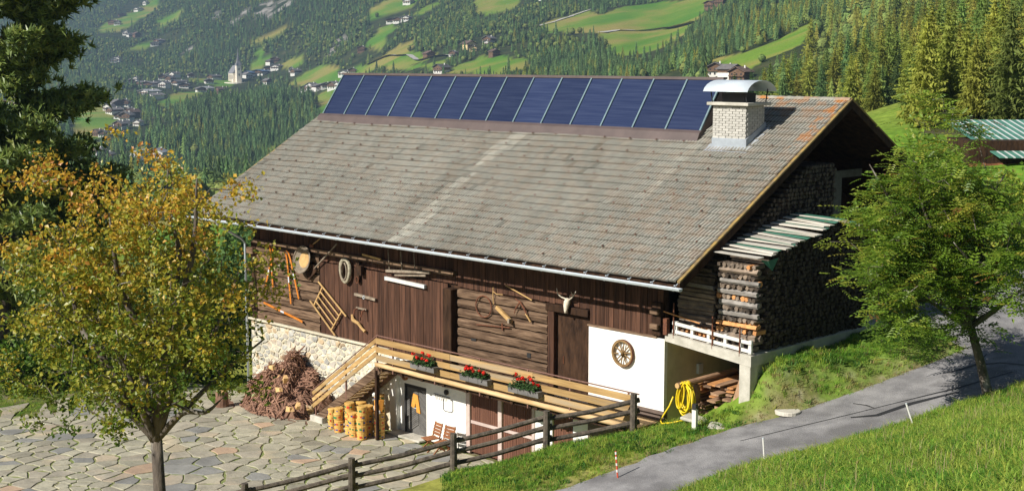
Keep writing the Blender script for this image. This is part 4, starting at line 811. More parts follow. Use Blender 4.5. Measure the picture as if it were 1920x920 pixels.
# ================================================================ balcony and stairs
BY = -1.234
bal = MB().bb(-12.05, -.15, BY+.1, BY+.24, -.24, -.1).build('balcony', M_DARK, barn)
y = BY+.02
while y < -.06: MB().bb(-12.05, -.05, y, y+.14, -.06+random.uniform(-.004, .004), -.015).build('deck_plank', M_PALE, bal); y += .15
for x in np.arange(-11.9, -.2, 1.1): MB().bb(x-.06, x+.06, BY+.03, -.02, -.23, -.065).build('joist', M_DARK, bal)
pts = [(x, BY-.02+random.uniform(-.01, .01), -.01+random.uniform(-.008, .008)) for x in np.linspace(-12.1, -.55, 16)]
MB().tube(pts, .085, 9).build('edge_log', M_PALE, bal, smooth=True)
for (z0_, z1_) in ((.77, .97), (.46, .66), (.17, .37)):
    x = -12.03
    for x1_ in (-8.1, -4.2, -.12): MB().beam((x, BY-.075, (z0_+z1_)/2), (x1_-.01, BY-.075+random.uniform(-.008, .008), (z0_+z1_)/2+random.uniform(-.012, .012)), .032, z1_-z0_, jit=.004).build('rail_board', M_LARCHB, bal); x = x1_
for x in (-12.02, -11.15, -8.93, -6.7, -4.48, -2.66, -.3): MB().bb(x-.025, x+.025, BY-.055, BY-.01, -.2, 1.03).build('rail_post', M_STEEL, bal)
MB().tube([(-12.05, BY-.03, 1.05), (.1, BY-.03, 1.03)], .022, 7).build('handrail', M_STEEL, bal)
st = MB().beam((-11.95, BY-.02, -.16), (-15.62, BY-.02, -2.62), .05, .30).build('staircase', M_LOG, barn)
MB().beam((-11.95, -.15, -.16), (-15.62, -.15, -2.62), .05, .30).build('stringer', M_LOG, st)
for i in range(13):
    t = (i+.6)/13; x = -11.95-3.67*t; z = -.05-2.5*t; MB().bb(x-.15, x+.12, BY+.01, -.17, z-.045, z).build('tread', M_PALE, st)
slx = (2.62-.16)/(15.62-11.95)
for dz in (.92, .68, .44): MB().beam((-12.0, BY-.07, dz-.02), (-15.85, BY-.07, dz-.02-3.85*slx), .032, .135, jit=.004).build('rail_board', M_LARCHB, st)
for x in (-13.85, -15.72): MB().bb(x-.03, x+.03, BY-.05, BY, -(abs(x)-12)*slx-.3, -(abs(x)-12)*slx+1.02).build('rail_post', M_STEEL, st)
MB().tube([(-12.03, BY-.03, 1.05), (-15.8, BY-.03, 1.05-3.77*slx-.02), (-15.98, BY-.03, -1.62), (-16.0, BY-.03, -1.8), (-15.9, BY-.03, -1.98), (-15.74, BY-.03, -2.0)], .02, 7).build('handrail', M_STEEL, st)
MB().bb(-15.95, -15.2, BY-.15, -.05, -2.75, -2.5).build('stair_block', M_CONC, st, bevel=.02)
MB().bb(-12.1, -12.0, BY-.1, BY, -2.72, -.2).build('prop_post', M_DARK, barn); MB().tube([(-12.45, -.95, -2.72), (-12.44, -.95, -.2)], .09, 8).build('prop_post', M_DARK, barn)
# concrete slab platform on the right with pillar and side wall
sb = MB(); sb.add([(.012, -.02, 2.42), (3.13, -.02, 2.12), (3.13, 7.6, 2.2), (.012, 7.6, 2.4), (.012, -.02, 2.66), (3.13, -.02, 2.43), (3.13, 7.6, 2.5), (.012, 7.6, 2.64)], [(0, 1, 2, 3), (4, 5, 6, 7), (0, 1, 5, 4), (1, 2, 6, 5), (2, 3, 7, 6), (3, 0, 4, 7)])
slab = sb.build('platform_slab', M_CONC, barn)
MB().bb(2.72, 3.1, .0, .35, .2, 2.16).build('pillar', M_CONC, barn, bevel=.01); MB().bb(2.85, 3.05, .35, 7.5, 0, 2.2).build('side_wall', M_CONC, barn); MB().bb(0, 2.9, 3.6, 3.8, 0, 2.35).build('back_wall', M_DARK, barn)
MB().bb(-.02, .12, -.08, .06, 2.62, 3.1).build('slab_post', M_RUST, barn)
MB().bb(-.15, -.1, 8.85, 9.35, 2.6, 6.95).build('grey_frame', M_DOORG, barn); MB().bb(-.15, -.1, 9.35, 10.6, 6.7, 6.95).build('grey_frame', M_DOORG, barn)
# ================================================================ solar collectors
sa = thing('solar_collector_array', 'row of dark blue glazed solar collectors along the roof ridge', 'solar panel', (-13, 5.5, 8.5))
PB, PT = (4.93, 8.32), (6.12, 10.04); PX0, PX1 = -23.3, -2.72; NP = 14; pw = (PX1-PX0)/NP
pd = Vector((0, PT[0]-PB[0], PT[1]-PB[1])); pl = pd.length; pd.normalize(); pn = Vector((0, -pd.z, pd.y))
def pq(x, s, o): return Vector((x, PB[0], PB[1])) + pd*s + pn*o
for i in range(NP):
    a, b_ = PX0+i*pw+.045, PX0+(i+1)*pw-.045
    mb = MB(); mb.add([pq(a, .04, 0), pq(b_, .04, 0), pq(b_, pl-.04, 0), pq(a, pl-.04, 0), pq(a, .04, -.05), pq(b_, .04, -.05), pq(b_, pl-.04, -.05), pq(a, pl-.04, -.05)], [(0, 1, 2, 3), (7, 6, 5, 4), (0, 4, 5, 1), (1, 5, 6, 2), (2, 6, 7, 3), (3, 7, 4, 0)])
    mb.build('panel', M_GLASS, sa)
for i in range(NP+1):
    x = PX0+i*pw; MB().beam(pq(x, -.02, .01), pq(x, pl, .01), .06, .05, up=pn).build('mullion', M_FRAME, sa)
MB().prism([(4.62, roofz(4.62)+.04), (4.95, roofz(4.95)+.05), (4.95, 8.36), (4.9, 8.36), (4.78, 8.28)], 0, PX0-.12, PX1+.1).build('base_flashing', M_FLASH, sa)
MB().prism([(PT[0]-.07, PT[1]-.05), (PT[0]+.16, PT[1]-.02), (PT[0]+.16, PT[1]+.04), (PT[0]-.05, PT[1]+.045)], 0, PX0-.06, PX1+.06).build('top_flashing', M_FLASH, sa)
for xs in (PX0-.03, PX1+.03): MB().prism([(4.8, roofz(4.8)+.05), (PB[0], PB[1]-.03), (PT[0]+.1, PT[1]-.03), (PT[0]+.14, roofz(PT[0])+.06)], 0, xs-.012, xs+.012).build('end_panel', M_FLASH, sa)
MB().prism([(PT[0]+.02, roofz(PT[0])), (PT[0]+.14, roofz(PT[0])+.05), (PT[0]+.14, PT[1]-.03), (PT[0]+.02, PT[1]-.06)], 0, PX0, PX1).build('rear_panel', M_FLASH, sa)
rd = random.Random(21); seeds = []; tries = 0
while tries < 9000:
    tries += 1; p = (rd.uniform(-26.5, -5.5), rd.uniform(-16.5, 0)); r = rd.choice((.26, .34, .45, .62, .85, 1.15))
    if not inpoly(np.array([p[0]]), np.array([p[1]]), yard_poly)[0]: continue
    if all(math.hypot(p[0]-q[0], p[1]-q[1]) > (r+q[2])*.5 + .08 for q in seeds): seeds.append((p[0], p[1], r))
seeds_flag = seeds
cells = voronoi([(a, b_) for a, b_, _ in seeds], (-26.5, -5.72, -16.5, -.1), 20); fl_ = []
for c, s in zip(cells, seeds):
    if len(c) < 3: continue
    Q, cc = cell_outline(c, .034, .06, rd)
    if len(Q) < 4: continue
    if not all(inpoly(np.array([q[0]]), np.array([q[1]]), yard_poly)[0] for q in Q): Q = [q if inpoly(np.array([q[0]]), np.array([q[1]]), yard_poly)[0] else (cc[0]+(q[0]-cc[0])*.5, cc[1]+(q[1]-cc[1])*.5) for q in Q]
    ar = abs(sum(Q[i][0]*Q[(i+1) % len(Q)][1]-Q[(i+1) % len(Q)][0]*Q[i][1] for i in range(len(Q))))/2; fl_.append((ar/((cc[0]-CAM[0])**2+(cc[1]-CAM[1])**2), Q, cc))
fl_.sort(key=lambda t: -t[0]); restf = MB()
for i, (_, Q, cc) in enumerate(fl_):
    th = rd.uniform(.028, .036); tz = (rd.uniform(-.006, .006), rd.uniform(-.006, .006)); f3 = lambda a, b_, t: (a, b_, CY-.03+t+(a-cc[0])*tz[0]+(b_-cc[1])*tz[1])
    if i < 300: stone_mb(Q, cc, th, .018, f3).build('flagstone', rd.choices((M_FLAG, M_FLAG2, M_FLAG3), (.85, .13, .02))[0], yard)
    else: stone_mb(Q, cc, th, .018, f3, restf)
if restf.f: restf.build('flagstones', M_FLAG, yard, kind='stuff')
print('FLAGS', len(fl_))
# ================================================================ village, church, tracks on the slopes
M_HW = [mat('house_white', (.80, .78, .72), (.7, .68, .62), scale=.4), mat('house_wood', (.20, .12, .07), (.12, .07, .04), scale=.8), mat('house_cream', (.78, .62, .30), (.7, .55, .27), scale=.4), mat('house_red_wood', (.34, .13, .06), (.2, .08, .05), scale=.6)]
M_HR = [mat('slate_roof', (.19, .175, .165), (.12, .11, .105), scale=.5, rnd=.3), mat('brown_roof', (.17, .11, .08), (.11, .075, .06), scale=.5, rnd=.3), mat('blue_roof', (.10, .17, .30), (.08, .13, .22), scale=.5), mat('pale_roof', (.42, .42, .42), (.34, .34, .34), scale=.5)]
M_WIN = mat('house_window', (.03, .035, .04), (.02, .02, .025), rough=.3, scale=1)
def house_meshes(W, D, H, up, rf, wl, wood):
    """white ground floor, boarded upper floor, overhanging gable roof, window and balcony pieces; gable faces -Y"""
    out = []; P = H + W*.26
    b = MB(); b.bb(-W/2, W/2, -D/2, D/2, -3, H*.55); out.append(('wall', b, wl))
    b = MB(); b.prism([(-W/2, H*.55), (W/2, H*.55), (W/2, H), (0, P), (-W/2, H)], 1, -D/2+.02, D/2-.02); out.append(('upper_wall', b, wood))
    b = MB(); o = W*.62; zz = H-.26*W*.12*1.6
    b.prism([(-o, zz+.0), (0, P+.15), (o, zz), (o, zz+.35), (0, P+.55), (-o, zz+.35)], 1, -D/2-1.3, D/2+1.0); out.append(('roof', b, rf))
    for k in (-.3, .0, .3):
        b = MB(); b.bb(W*k-.55, W*k+.55, -D/2-.06, -D/2+.05, .9, 2.3); out.append(('window', b, M_WIN))
        b = MB(); b.bb(W*k-.5, W*k+.5, -D/2-.05, -D/2+.06, H*.62, H*.62+1.2); out.append(('window', b, M_WIN))
    b = MB(); b.bb(-W*.48, W*.48, -D/2-1.0, -D/2+.05, H*.5, H*.5+.9); out.append(('balcony', b, M_HW[1]))
    b = MB(); b.bb(W*.15, W*.15+.8, D*.1, D*.1+.8, P-1, P+1.2); out.append(('chimney', b, M_HW[0]))
    return out
kinds = {0: (M_HR[0], M_HW[0], M_HW[0]), 1: (M_HR[0], M_HW[0], M_HW[1]), 2: (M_HR[1], M_HW[1], M_HW[1]), 3: (M_HR[3], M_HW[0], M_HW[0]), 4: (M_HR[2], M_HW[0], M_HW[1]), 5: (M_HR[1], M_HW[2], M_HW[2])}
HP = {}
for k, (rf, wl, wo) in kinds.items():
    HP[k] = []
    for nm, mb, m in house_meshes(10, 11.5, 6.2, None, rf, wl, wo):
        me = mb.mesh('house_'+nm); me.materials.append(m); bm = bmesh.new(); bm.from_mesh(me); bmesh.ops.recalc_face_normals(bm, faces=bm.faces[:]); bm.to_mesh(me); bm.free(); HP[k].append((nm, me))
look = {0: 'white grey-roofed house', 1: 'white chalet with wooden upper floor', 2: 'brown timber farmhouse', 3: 'white pale-roofed long building', 4: 'blue-roofed chalet', 5: 'cream-yellow house'}
def where(px, hv, py):
    if hv < 900: return 'in the hamlet behind the barn chimney'
    if px < 345 and hv > 2600: return 'on the far alpine slope, upper left'
    if px < 270 and hv < 1300: return 'by the stream below the wooded knoll'
    if px < 270: return 'in the lower village left of the knoll'
    if px < 420: return 'in the valley village left of the church'
    if px < 566: return 'just right of the church in the valley village'
    if px < 670: return 'in the hamlet left of the solar collectors'
    if px < 780: return 'on the steep meadow above the solar collectors'
    if px < 1010: return 'on the wooded slope above the solar collectors'
    return 'beside the big meadow at the top of the picture'
HX = np.array([h[0] for h in HOUSES], float); HY = np.array([h[1] for h in HOUSES], float); HZ = height(HX, HY)
for i, (hx, hy, hw, hk) in enumerate(HOUSES):
    u_, v_ = polar(hx, hy); px = 960+2645*u_/v_
    ph = where(px, v_, 0); r = thing('house', look[hk]+' '+ph, 'house', (hx, hy, float(HZ[i])), 'houses '+ph, rz=YAW+random.uniform(-.9, .7)); s = max(.8, min(2.2, hw/10.5)); r.scale = (s, s, s*random.uniform(.85, 1.0) if s < 1.3 else .9)
    for nm, me in HP[hk]:
        o = lnk(bpy.data.objects.new(nm, me)); o.parent = r
# church with a slender spire
cz = float(height(np.array([CHURCH[0]]), np.array([CHURCH[1]]))[0])
chu = thing('church', 'pale village church with slender pointed spire in the valley', 'church', (CHURCH[0], CHURCH[1], cz), rz=YAW+.5); chu.scale = (1.12,)*3
M_CHW = mat('church_wall', (.86, .79, .66), (.76, .68, .56), scale=.2); M_SPIRE = mat('spire_roof', (.26, .25, .26), (.2, .2, .21), scale=.4)
def cpart(mb, nm, m):
    me = mb.mesh(nm); me.materials.append(m); bm = bmesh.new(); bm.from_mesh(me); bmesh.ops.recalc_face_normals(bm, faces=bm.faces[:]); bm.to_mesh(me); bm.free(); o = lnk(bpy.data.objects.new(nm, me)); o.parent = chu; return o
b = MB(); b.bb(-3.6, 3.6, -3.6, 3.6, -3, 24); tw = cpart(b, 'tower', M_CHW)
b = MB(); b.add([(-3.9, -3.9, 24), (3.9, -3.9, 24), (3.9, 3.9, 24), (-3.9, 3.9, 24), (-1.7, -1.7, 31), (1.7, -1.7, 31), (1.7, 1.7, 31), (-1.7, 1.7, 31), (0, 0, 50)], [(0, 1, 5, 4), (1, 2, 6, 5), (2, 3, 7, 6), (3, 0, 4, 7), (4, 5, 8), (5, 6, 8), (6, 7, 8), (7, 4, 8)]); cpart(b, 'spire', M_SPIRE)
for sx, sy in ((-3.4, -3.4), (3.4, -3.4), (3.4, 3.4), (-3.4, 3.4)):
    b = MB(); b.add([(sx-.7, sy-.7, 24), (sx+.7, sy-.7, 24), (sx+.7, sy+.7, 24), (sx-.7, sy+.7, 24), (sx, sy, 29)], [(0, 1, 4), (1, 2, 4), (2, 3, 4), (3, 0, 4)]); cpart(b, 'turret', M_SPIRE)
b = MB(); b.prism([(-7, -3), (7, -3), (7, 13), (-7, 13)], 1, 3.6, 26); cpart(b, 'nave', M_CHW)
b = MB(); b.prism([(-7.8, 12.6), (7.8, 12.6), (0, 24)], 1, 3.2, 26.6); cpart(b, 'nave_roof', M_SPIRE)
for y_ in (7, 12, 17, 22):
    for sx in (-7.03, 7.03):
        b = MB(); b.bb(sx-.06, sx+.06, y_-.9, y_+.9, 4, 10.5); cpart(b, 'window', M_WIN)
        b = MB(); b.bb(sx-.7, sx+.7, y_+2, y_+2.8, -3, 11); cpart(b, 'buttress', M_CHW)
for z_ in (17, 9):
    b = MB(); b.bb(-.8, .8, -3.66, -3.5, z_, z_+3.2); cpart(b, 'window', M_WIN); b = MB(); b.bb(3.5, 3.66, -.8, .8, z_, z_+3.2); cpart(b, 'window', M_WIN)
b = MB(); b.lathe((0, 6, -4), [(19, 0), (19, 3.6)], 20); cpart(b, 'churchyard_wall', M_CHW)
M_TRACK = mat('gravel_track', (.52, .49, .44), (.40, .38, .34), scale=.3, rough=1, bump=.4)
for nm, tr, w in (('gravel_track', TRACK1, 7), ('gravel_track', TRACK2, 5), ('village_road', TRACK3, 3.5), ('gravel_track', TRACK4, 2.5)):
    P = catmull([(a, b_, 0) for a, b_ in tr], 14); P[:, 2] = height(P[:, 0], P[:, 1])+1.2; strip(P, w, w, nm, M_TRACK, edge=1.5)
# ================================================================ fence along the bank
M_FENCE = mat('grey_fence_log', (.14, .115, .088), (.045, .037, .03), scale=5, stretch=(1, 1, 1), bump=.6, bscale=16, rnd=.15, rough=.95)
M_WHITE = mat('white_paint', (.72, .71, .66), (.62, .61, .56), scale=6, rough=.6)
M_ORANGE = mat('orange_ski', (.62, .22, .035), (.45, .14, .02), scale=4, rough=.4)
M_WOODY = mat('yellow_wood', (.55, .36, .15), (.38, .23, .09), scale=5, bump=.3, rnd=.1)
M_GREYW = mat('grey_old_wood', (.30, .25, .19), (.16, .125, .09), scale=6, bump=.5, rnd=.15)
fp = [(.05, -1.45, -.1), (-1.53, -3.45, -.55), (-2.94, -5.8, -1.05), (-4.5, -8.25, -1.6), (-6.1, -10.75, -2.15), (-7.8, -13.25, -2.65)]
fence = thing('log_fence', 'dark weathered three-rail log fence on the grass bank above the yard', 'fence', fp[2])
for i, p in enumerate(fp):
    gz = float(height(np.array([p[0]]), np.array([p[1]]))[0]); MB().tube([(p[0], p[1], gz-.4), (p[0]+.01, p[1], p[2]+.5), (p[0], p[1]+.01, p[2]+1.18)], [.11, .105, .098], 9).build('post', M_FENCE, fence)
for r, hz_ in enumerate((.93, .62, .28)):
    for i in range(len(fp)-1):
        a, b_ = Vector(fp[i]), Vector(fp[i+1]); d = (b_-a).normalized(); n = Vector((-d.y, d.x, 0))
        A = a - d*.2 + Vector((0, 0, hz_)) - n*.10; B = b_ + d*.25 + Vector((0, 0, hz_)) - n*.10; m = (A+B)/2 + Vector((0, 0, -.04+random.uniform(-.03, .02))); o_ = Vector((0, 0, .05*(i % 2)))
        MB().tube([A+o_, A.lerp(m, .5)+o_*.7, m+o_*.5, m.lerp(B, .5), B], [.078, .076, .073, .07, .066], 8).build('rail', M_FENCE, fence)
# ================================================================ tools and ornaments on the front wall
YW = -.08
def ski(a, b_, lab, tip=.12):
    a = Vector((a[0], YW, a[1])); b_ = Vector((b_[0], YW-.05, b_[1])); t = thing('ski', lab, 'ski', b_, 'old orange skis hung on the log wall'); d = (a-b_).normalized()
    p = [b_, b_+d*.3, a-d*.4, a-d*.12+Vector((0, -.03, 0)), a+Vector((0, -.12, 0))]; mb = MB(); s = Vector((d.z, 0, -d.x)); ws = (.038, .042, .042, .045, .012); v = []
    for q, w in zip(p, ws): v += [q-s*w+Vector((0, -.012, 0)), q+s*w+Vector((0, -.012, 0)), q+s*w+Vector((0, .012, 0)), q-s*w+Vector((0, .012, 0))]
    mb.add(v, [(4*i+k, 4*i+(k+1) % 4, 4*i+4+(k+1) % 4, 4*i+4+k) for i in range(4) for k in range(4)]+[(0, 1, 2, 3), (16, 17, 18, 19)]); mb.build('blade', M_ORANGE, t)
    c = a.lerp(b_, .53); MB().beam(c-d*.13, c+d*.1, .07, .04, up=(0, 1, 0)).build('binding', M_ZINC, t)
ski((-20.2, 3.45), (-19.98, 1.57), 'steep orange ski crossing another, nearest the barn corner'); ski((-19.92, 3.34), (-20.64, 1.35), 'orange ski leaning left, crossed behind the leftmost steep ski')
ski((-19.09, 3.22), (-18.79, 1.19), 'long orange ski hanging low, left one of the pair near the basket'); ski((-18.95, 3.29), (-18.26, 1.45), 'orange ski leaning right, just below the round basket'); ski((-17.97, .55), (-20.66, 1.01), 'orange ski lying almost level low on the log wall')
# basket and shovel
bk = thing('wicker_basket', 'round wicker winnowing basket hung on the log wall under the eaves', 'basket', (-17.77, -.2, 3.0)); Mx = Matrix.Rotation(math.radians(78), 3, 'X')
MB().lathe((-17.77, -.12, 3.02), [(.12, 0), (.36, .06), (.50, .17), (.53, .2), (.50, .19), (.34, .09), (.12, .03)], 18, Mx).build('bowl', M_GREYW, bk)
MB().lathe((-17.77, -.16, 3.0), [(.02, .0), (.34, .02), (.35, .045), (.02, .05)], 16, Mx).build('woven_bottom', M_WOODY, bk)
MB().tube([Vector((-17.77, -.12, 3.02)) + Mx @ Vector((.52*math.cos(t), .52*math.sin(t), .2)) for t in np.linspace(0, 6.28, 22)[:-1]], .028, 6, closed=True).build('rim', M_GREYW, bk)
def tool(name, lab, cat, parts, base):
    t = thing(name, lab, cat, base)
    for nm, mb, m in parts: mb.build(nm, m, t)
    return t
YT = -.1
tool('wooden_shovel', 'long-handled wooden shovel slanting up beside the round basket', 'shovel', [('handle', MB().tube([(-17.2, YT-.05, 2.75), (-15.68, YT-.1, 3.85)], .028, 7), M_GREYW), ('blade', MB().beam((-17.65, YT-.04, 2.38), (-17.12, YT-.05, 2.8), .05, .30, up=(-.6, 0, .8)), M_DARK)], (-17.4, YT, 2.5))
tool('hatchet', 'small hatchet stuck high under the eaves above the basket', 'hatchet', [('handle', MB().tube([(-16.72, YT-.03, 3.99), (-17.35, YT-.06, 3.62)], .022, 6), M_WOODY), ('blade', MB().box((-17.3, YT-.08, 3.62), (.22, .04, .12)), M_RUST)], (-17.3, YT, 3.6))
tool('horse_collar', 'pale oval horse collar hanging on the brown barn door', 'horse collar', [('collar', MB().tube([(-15.24+.27*math.sin(t)*(1+.15*math.cos(t)), YT-.06, 2.89+.42*math.cos(t)) for t in np.linspace(0, 6.283, 25)[:-1]], .075, 8, closed=True), mat('old_leather', (.42, .38, .28), (.22, .19, .13), scale=9)), ('hames', MB().tube([(-15.24+.17*math.sin(t), YT-.14, 2.88+.33*math.cos(t)) for t in np.linspace(0.3, 5.98, 20)], .03, 6), M_GREYW)], (-15.24, YT, 2.4))
tool('ice_skates', 'dark pair of small skates hanging from a nail left of the skis', 'skates', [('boot', MB().box((-19.62, YT-.05, 2.7), (.14, .12, .2)), M_DARK), ('boot', MB().box((-19.46, YT-.05, 2.62), (.14, .12, .2), Matrix.Rotation(.3, 3, 'Y')), M_GREYW), ('cord', MB().tube([(-19.6, YT, 2.8), (-19.55, YT, 3.1)], .008, 5), M_GREYW)], (-19.55, YT, 2.55))
# hay rack: slanting open frame
hr = thing('hay_rack', 'yellowish slanted wooden rack with parallel rails on the barn door', 'rack', (-16.2, YT, .4)); A, B, C, D = [Vector((x, YT-.05, z)) for x, z in ((-16.94, 2.28), (-15.24, 1.16), (-15.95, .34), (-17.5, 1.48))]
for k in range(5):
    f = k/4; a, b_ = A.lerp(D, f), B.lerp(C, f); e = 0 if k in (0, 4) else .16
    MB().tube([a.lerp(b_, e), a.lerp(b_, 1-e*.9)], .034 if e == 0 else .027, 7).build('rail', M_WOODY, hr)
for f in (.14, .84): p, q = A.lerp(B, f), D.lerp(C, f); MB().beam(p+Vector((0, .03, 0)), q+Vector((0, .03, 0)), .05, .05, up=(0, 1, 0)).build('crossbar', M_WOODY, hr)
tool('yoke', 'short wooden yoke bar fixed level on the barn door', 'yoke', [('bar', MB().beam((-14.76, YT, 2.06), (-13.53, YT, 2.0), .08, .09), M_GREYW), ('ring', MB().tube([(-14.15+.05*math.cos(t), YT-.07, 2.02+.06*math.sin(t)) for t in np.linspace(0, 6.28, 10)[:-1]], .012, 5, closed=True), M_ZINC)], (-14.1, YT, 2.0))
tool('wall_hooks', 'two dark iron hooks on the barn door under the yoke', 'hook', [('hook', MB().tube([(-14.6, YT, 1.55), (-14.6, YT-.15, 1.5), (-14.6, YT-.2, 1.3)], .03, 6), M_RUST), ('hook', MB().tube([(-14.15, YT, 1.55), (-14.15, YT-.15, 1.5), (-14.15, YT-.2, 1.3)], .03, 6), M_RUST), ('plate', MB().box((-14.38, YT, 1.56), (.6, .05, .06)), M_GREYW)], (-14.38, YT, 1.4))
tool('crooked_root', 'pale crooked wooden root low on the barn door beside the rack', 'root', [('root', MB().tube([(-14.95, YT, 1.26), (-14.8, YT-.06, 1.08), (-14.5, YT-.06, 1.0), (-14.3, YT-.04, .82), (-14.14, YT-.03, .74)], [.04, .075, .06, .05, .06], 7), M_WOODY)], (-14.5, YT, .75))
tool('hay_hook', 'dark iron latch board with ring beside the horse collar', 'latch', [('board', MB().box((-14.55, YT, 2.92), (.2, .06, .8)), M_DARK), ('ring', MB().tube([(-14.55+.09*math.cos(t), YT-.05, 2.62+.12*math.sin(t)) for t in np.linspace(0, 6.28, 12)[:-1]], .016, 5, closed=True), M_RUST), ('block', MB().box((-14.3, YT-.06, 3.0), (.2, .16, .35)), M_DARK)], (-14.55, YT, 2.5))
tool('planing_stick', 'short pale stick lying on the beam above the barn door', 'stick', [('stick', MB().beam((-14.19, YT-.06, 3.6), (-13.14, YT-.06, 3.53), .05, .07), M_WOODY)], (-13.6, YT, 3.5))
tool('hay_rake', 'wide wooden hay rake hanging under the eaves above the white tube', 'rake', [('head', MB().beam((-12.75, YT-.12, 3.16), (-10.35, YT-.12, 3.36), .08, .09), M_GREYW), ('second_bar', MB().beam((-12.3, YT-.1, 3.05), (-10.6, YT-.1, 3.22), .05, .06), M_GREYW)] + [('tine', MB().tube([(x, YT-.12, 3.22+(x+12.75)*.08), (x-.02, YT-.15, 3.95)], .02, 6), M_GREYW) for x in (-12.58, -11.88, -11.16)], (-11.5, YT, 3.1))
tool('tube_lamp', 'white fluorescent tube lamp fixed on the upper barn door', 'lamp', [('housing', MB().beam((-12.9, YT, 2.86), (-10.8, YT, 2.8), .10, .12), M_WHITE), ('end_cap', MB().box((-10.78, YT, 2.8), (.05, .11, .13)), M_ZINC), ('end_cap', MB().box((-12.92, YT, 2.86), (.05, .11, .13)), M_ZINC)], (-11.85, YT, 2.75))
tool('iron_hoop', 'thin rusty iron hoop hanging on the plank wall', 'hoop', [('hoop', MB().tube([(-7.77+.38*math.cos(t), YT, 2.48+.36*math.sin(t)) for t in np.linspace(0, 6.283, 30)[:-1]], .022, 6, closed=True), M_RUST)], (-7.77, YT, 2.1))
tool('hay_fork', 'forked pale branch hanging above the iron hoop', 'branch', [('stem', MB().tube([(-7.3, YT, 3.18), (-7.29, YT-.02, 2.9), (-7.28, YT, 2.62)], .018, 6), M_WOODY), ('prong', MB().tube([(-7.29, YT-.02, 3.05), (-7.1, YT-.03, 2.98), (-6.8, YT-.03, 3.0)], .016, 6), M_WOODY)], (-7.28, YT, 2.6))
tool('wood_plane', 'short pale wooden tool board slanting between hoop and sickle', 'plane', [('board', MB().beam((-7.12, YT-.02, 2.55), (-6.4, YT-.02, 2.13), .09, .12, up=(.5, 0, .86)), M_WOODY), ('knob', MB().box((-6.42, YT-.1, 2.18), (.09, .12, .14)), M_GREYW)], (-6.7, YT, 2.1))
tool('scythe', 'rusty curved scythe with short handle on the plank wall', 'scythe', [('blade', MB().tube([(-6.24, YT-.02, 2.94), (-6.0, YT-.03, 2.86), (-5.8, YT-.03, 2.66), (-5.7, YT-.02, 2.48)], [.012, .03, .035, .02], 6), M_RUST), ('second_blade', MB().tube([(-6.0, YT-.03, 2.85), (-6.2, YT-.03, 2.62), (-6.28, YT-.03, 2.42)], [.03, .025, .01], 6), M_RUST), ('handle', MB().tube([(-5.75, YT-.02, 2.5), (-5.52, YT-.02, 2.26)], .028, 6), M_WOODY)], (-5.9, YT, 2.2))
tool('iron_rod', 'rusty iron rod with cross handle low on the plank wall', 'rod', [('rod', MB().tube([(-8.12, YT, 1.82), (-6.5, YT, 1.93)], .02, 6), M_RUST), ('grip', MB().tube([(-6.85, YT, 1.8), (-6.87, YT, 2.03)], .03, 6), M_RUST)], (-7.3, YT, 1.8))
tool('long_stick', 'long thin stick slanting under the eaves above the scythe', 'stick', [('stick', MB().tube([(-6.7, YT, 3.32), (-5.45, YT-.03, 2.98)], .022, 6), M_WOODY)], (-6, YT, 3.0))
MB().bb(-8.45, -8.2, -.055, -.03, 1.22, 1.3).build('peg_hole', M_BLACK, barn); MB().bb(-5.75, -5.58, -.06, -.03, 1.05, 1.2).build('peg_hole', M_BLACK, barn)
M_BONE = mat('bone', (.78, .72, .60), (.6, .52, .4), scale=12, bump=.2)
sk = thing('deer_skull', 'white deer skull with antlers above the dark upper door', 'skull', (-3.86, -.12, 2.75))
mb = MB(); mb.tube([(-3.86, -.1, 3.22), (-3.86, -.16, 3.12), (-3.86, -.2, 3.0), (-3.86, -.22, 2.86), (-3.86, -.22, 2.78)], [.07, .105, .09, .055, .04], 10); mb.build('cranium', M_BONE, sk, smooth=True)
for s in (-1, 1):
    MB().tube([(-3.86+s*.05, -.12, 3.2), (-3.86+s*.2, -.2, 3.26), (-3.86+s*.34, -.24, 3.36), (-3.86+s*.42, -.2, 3.52)], [.025, .022, .018, .008], 6).build('antler', M_BONE, sk)
    MB().tube([(-3.86+s*.2, -.2, 3.26), (-3.86+s*.24, -.3, 3.38)], [.018, .006], 5).build('antler_tine', M_BONE, sk); MB().tube([(-3.86+s*.34, -.24, 3.36), (-3.86+s*.3, -.3, 3.5)], [.016, .005], 5).build('antler_tine', M_BONE, sk)
    MB().lathe((-3.86+s*.065, -.19, 3.06), [(.001, 0), (.03, .0), (.03, .012)], 8, Matrix.Rotation(math.pi/2, 3, 'X')).build('eye_socket', M_BLACK, sk)
# cart wheel
M_WHEEL = mat('wheel_wood', (.30, .19, .08), (.17, .10, .04), scale=6, bump=.4)
wh = thing('cart_wheel', 'wooden ten-spoke cart wheel hanging on the white wall', 'wheel', (-1.57, -.1, 1.4)); wc = Vector((-1.57, -.1, 1.83)); RWH = .42
def ring(c, r0, r1, y0, y1, n=40):
    mb = MB(); v = []
    for k in range(n):
        t = 2*math.pi*k/n
        for (r, y) in ((r0, y0), (r1, y0), (r1, y1), (r0, y1)): v.append((c[0]+r*math.cos(t), y, c[2]+r*math.sin(t)))
    return mb.add(v, [(4*k+j, 4*((k+1) % n)+j, 4*((k+1) % n)+(j+1) % 4, 4*k+(j+1) % 4) for k in range(n) for j in range(4)])
ring(wc, RWH-.07, RWH-.012, -.14, -.07).build('rim', M_WHEEL, wh); ring(wc, RWH-.012, RWH, -.145, -.065).build('iron_tyre', M_RUST, wh)
for k in range(10): t = 2*math.pi*k/10+.15; MB().tube([wc+Vector((math.cos(t)*.06, 0, math.sin(t)*.06)), wc+Vector((math.cos(t)*(RWH-.05), 0, math.sin(t)*(RWH-.05)))], [.024, .018], 6).build('spoke', M_WHEEL, wh)
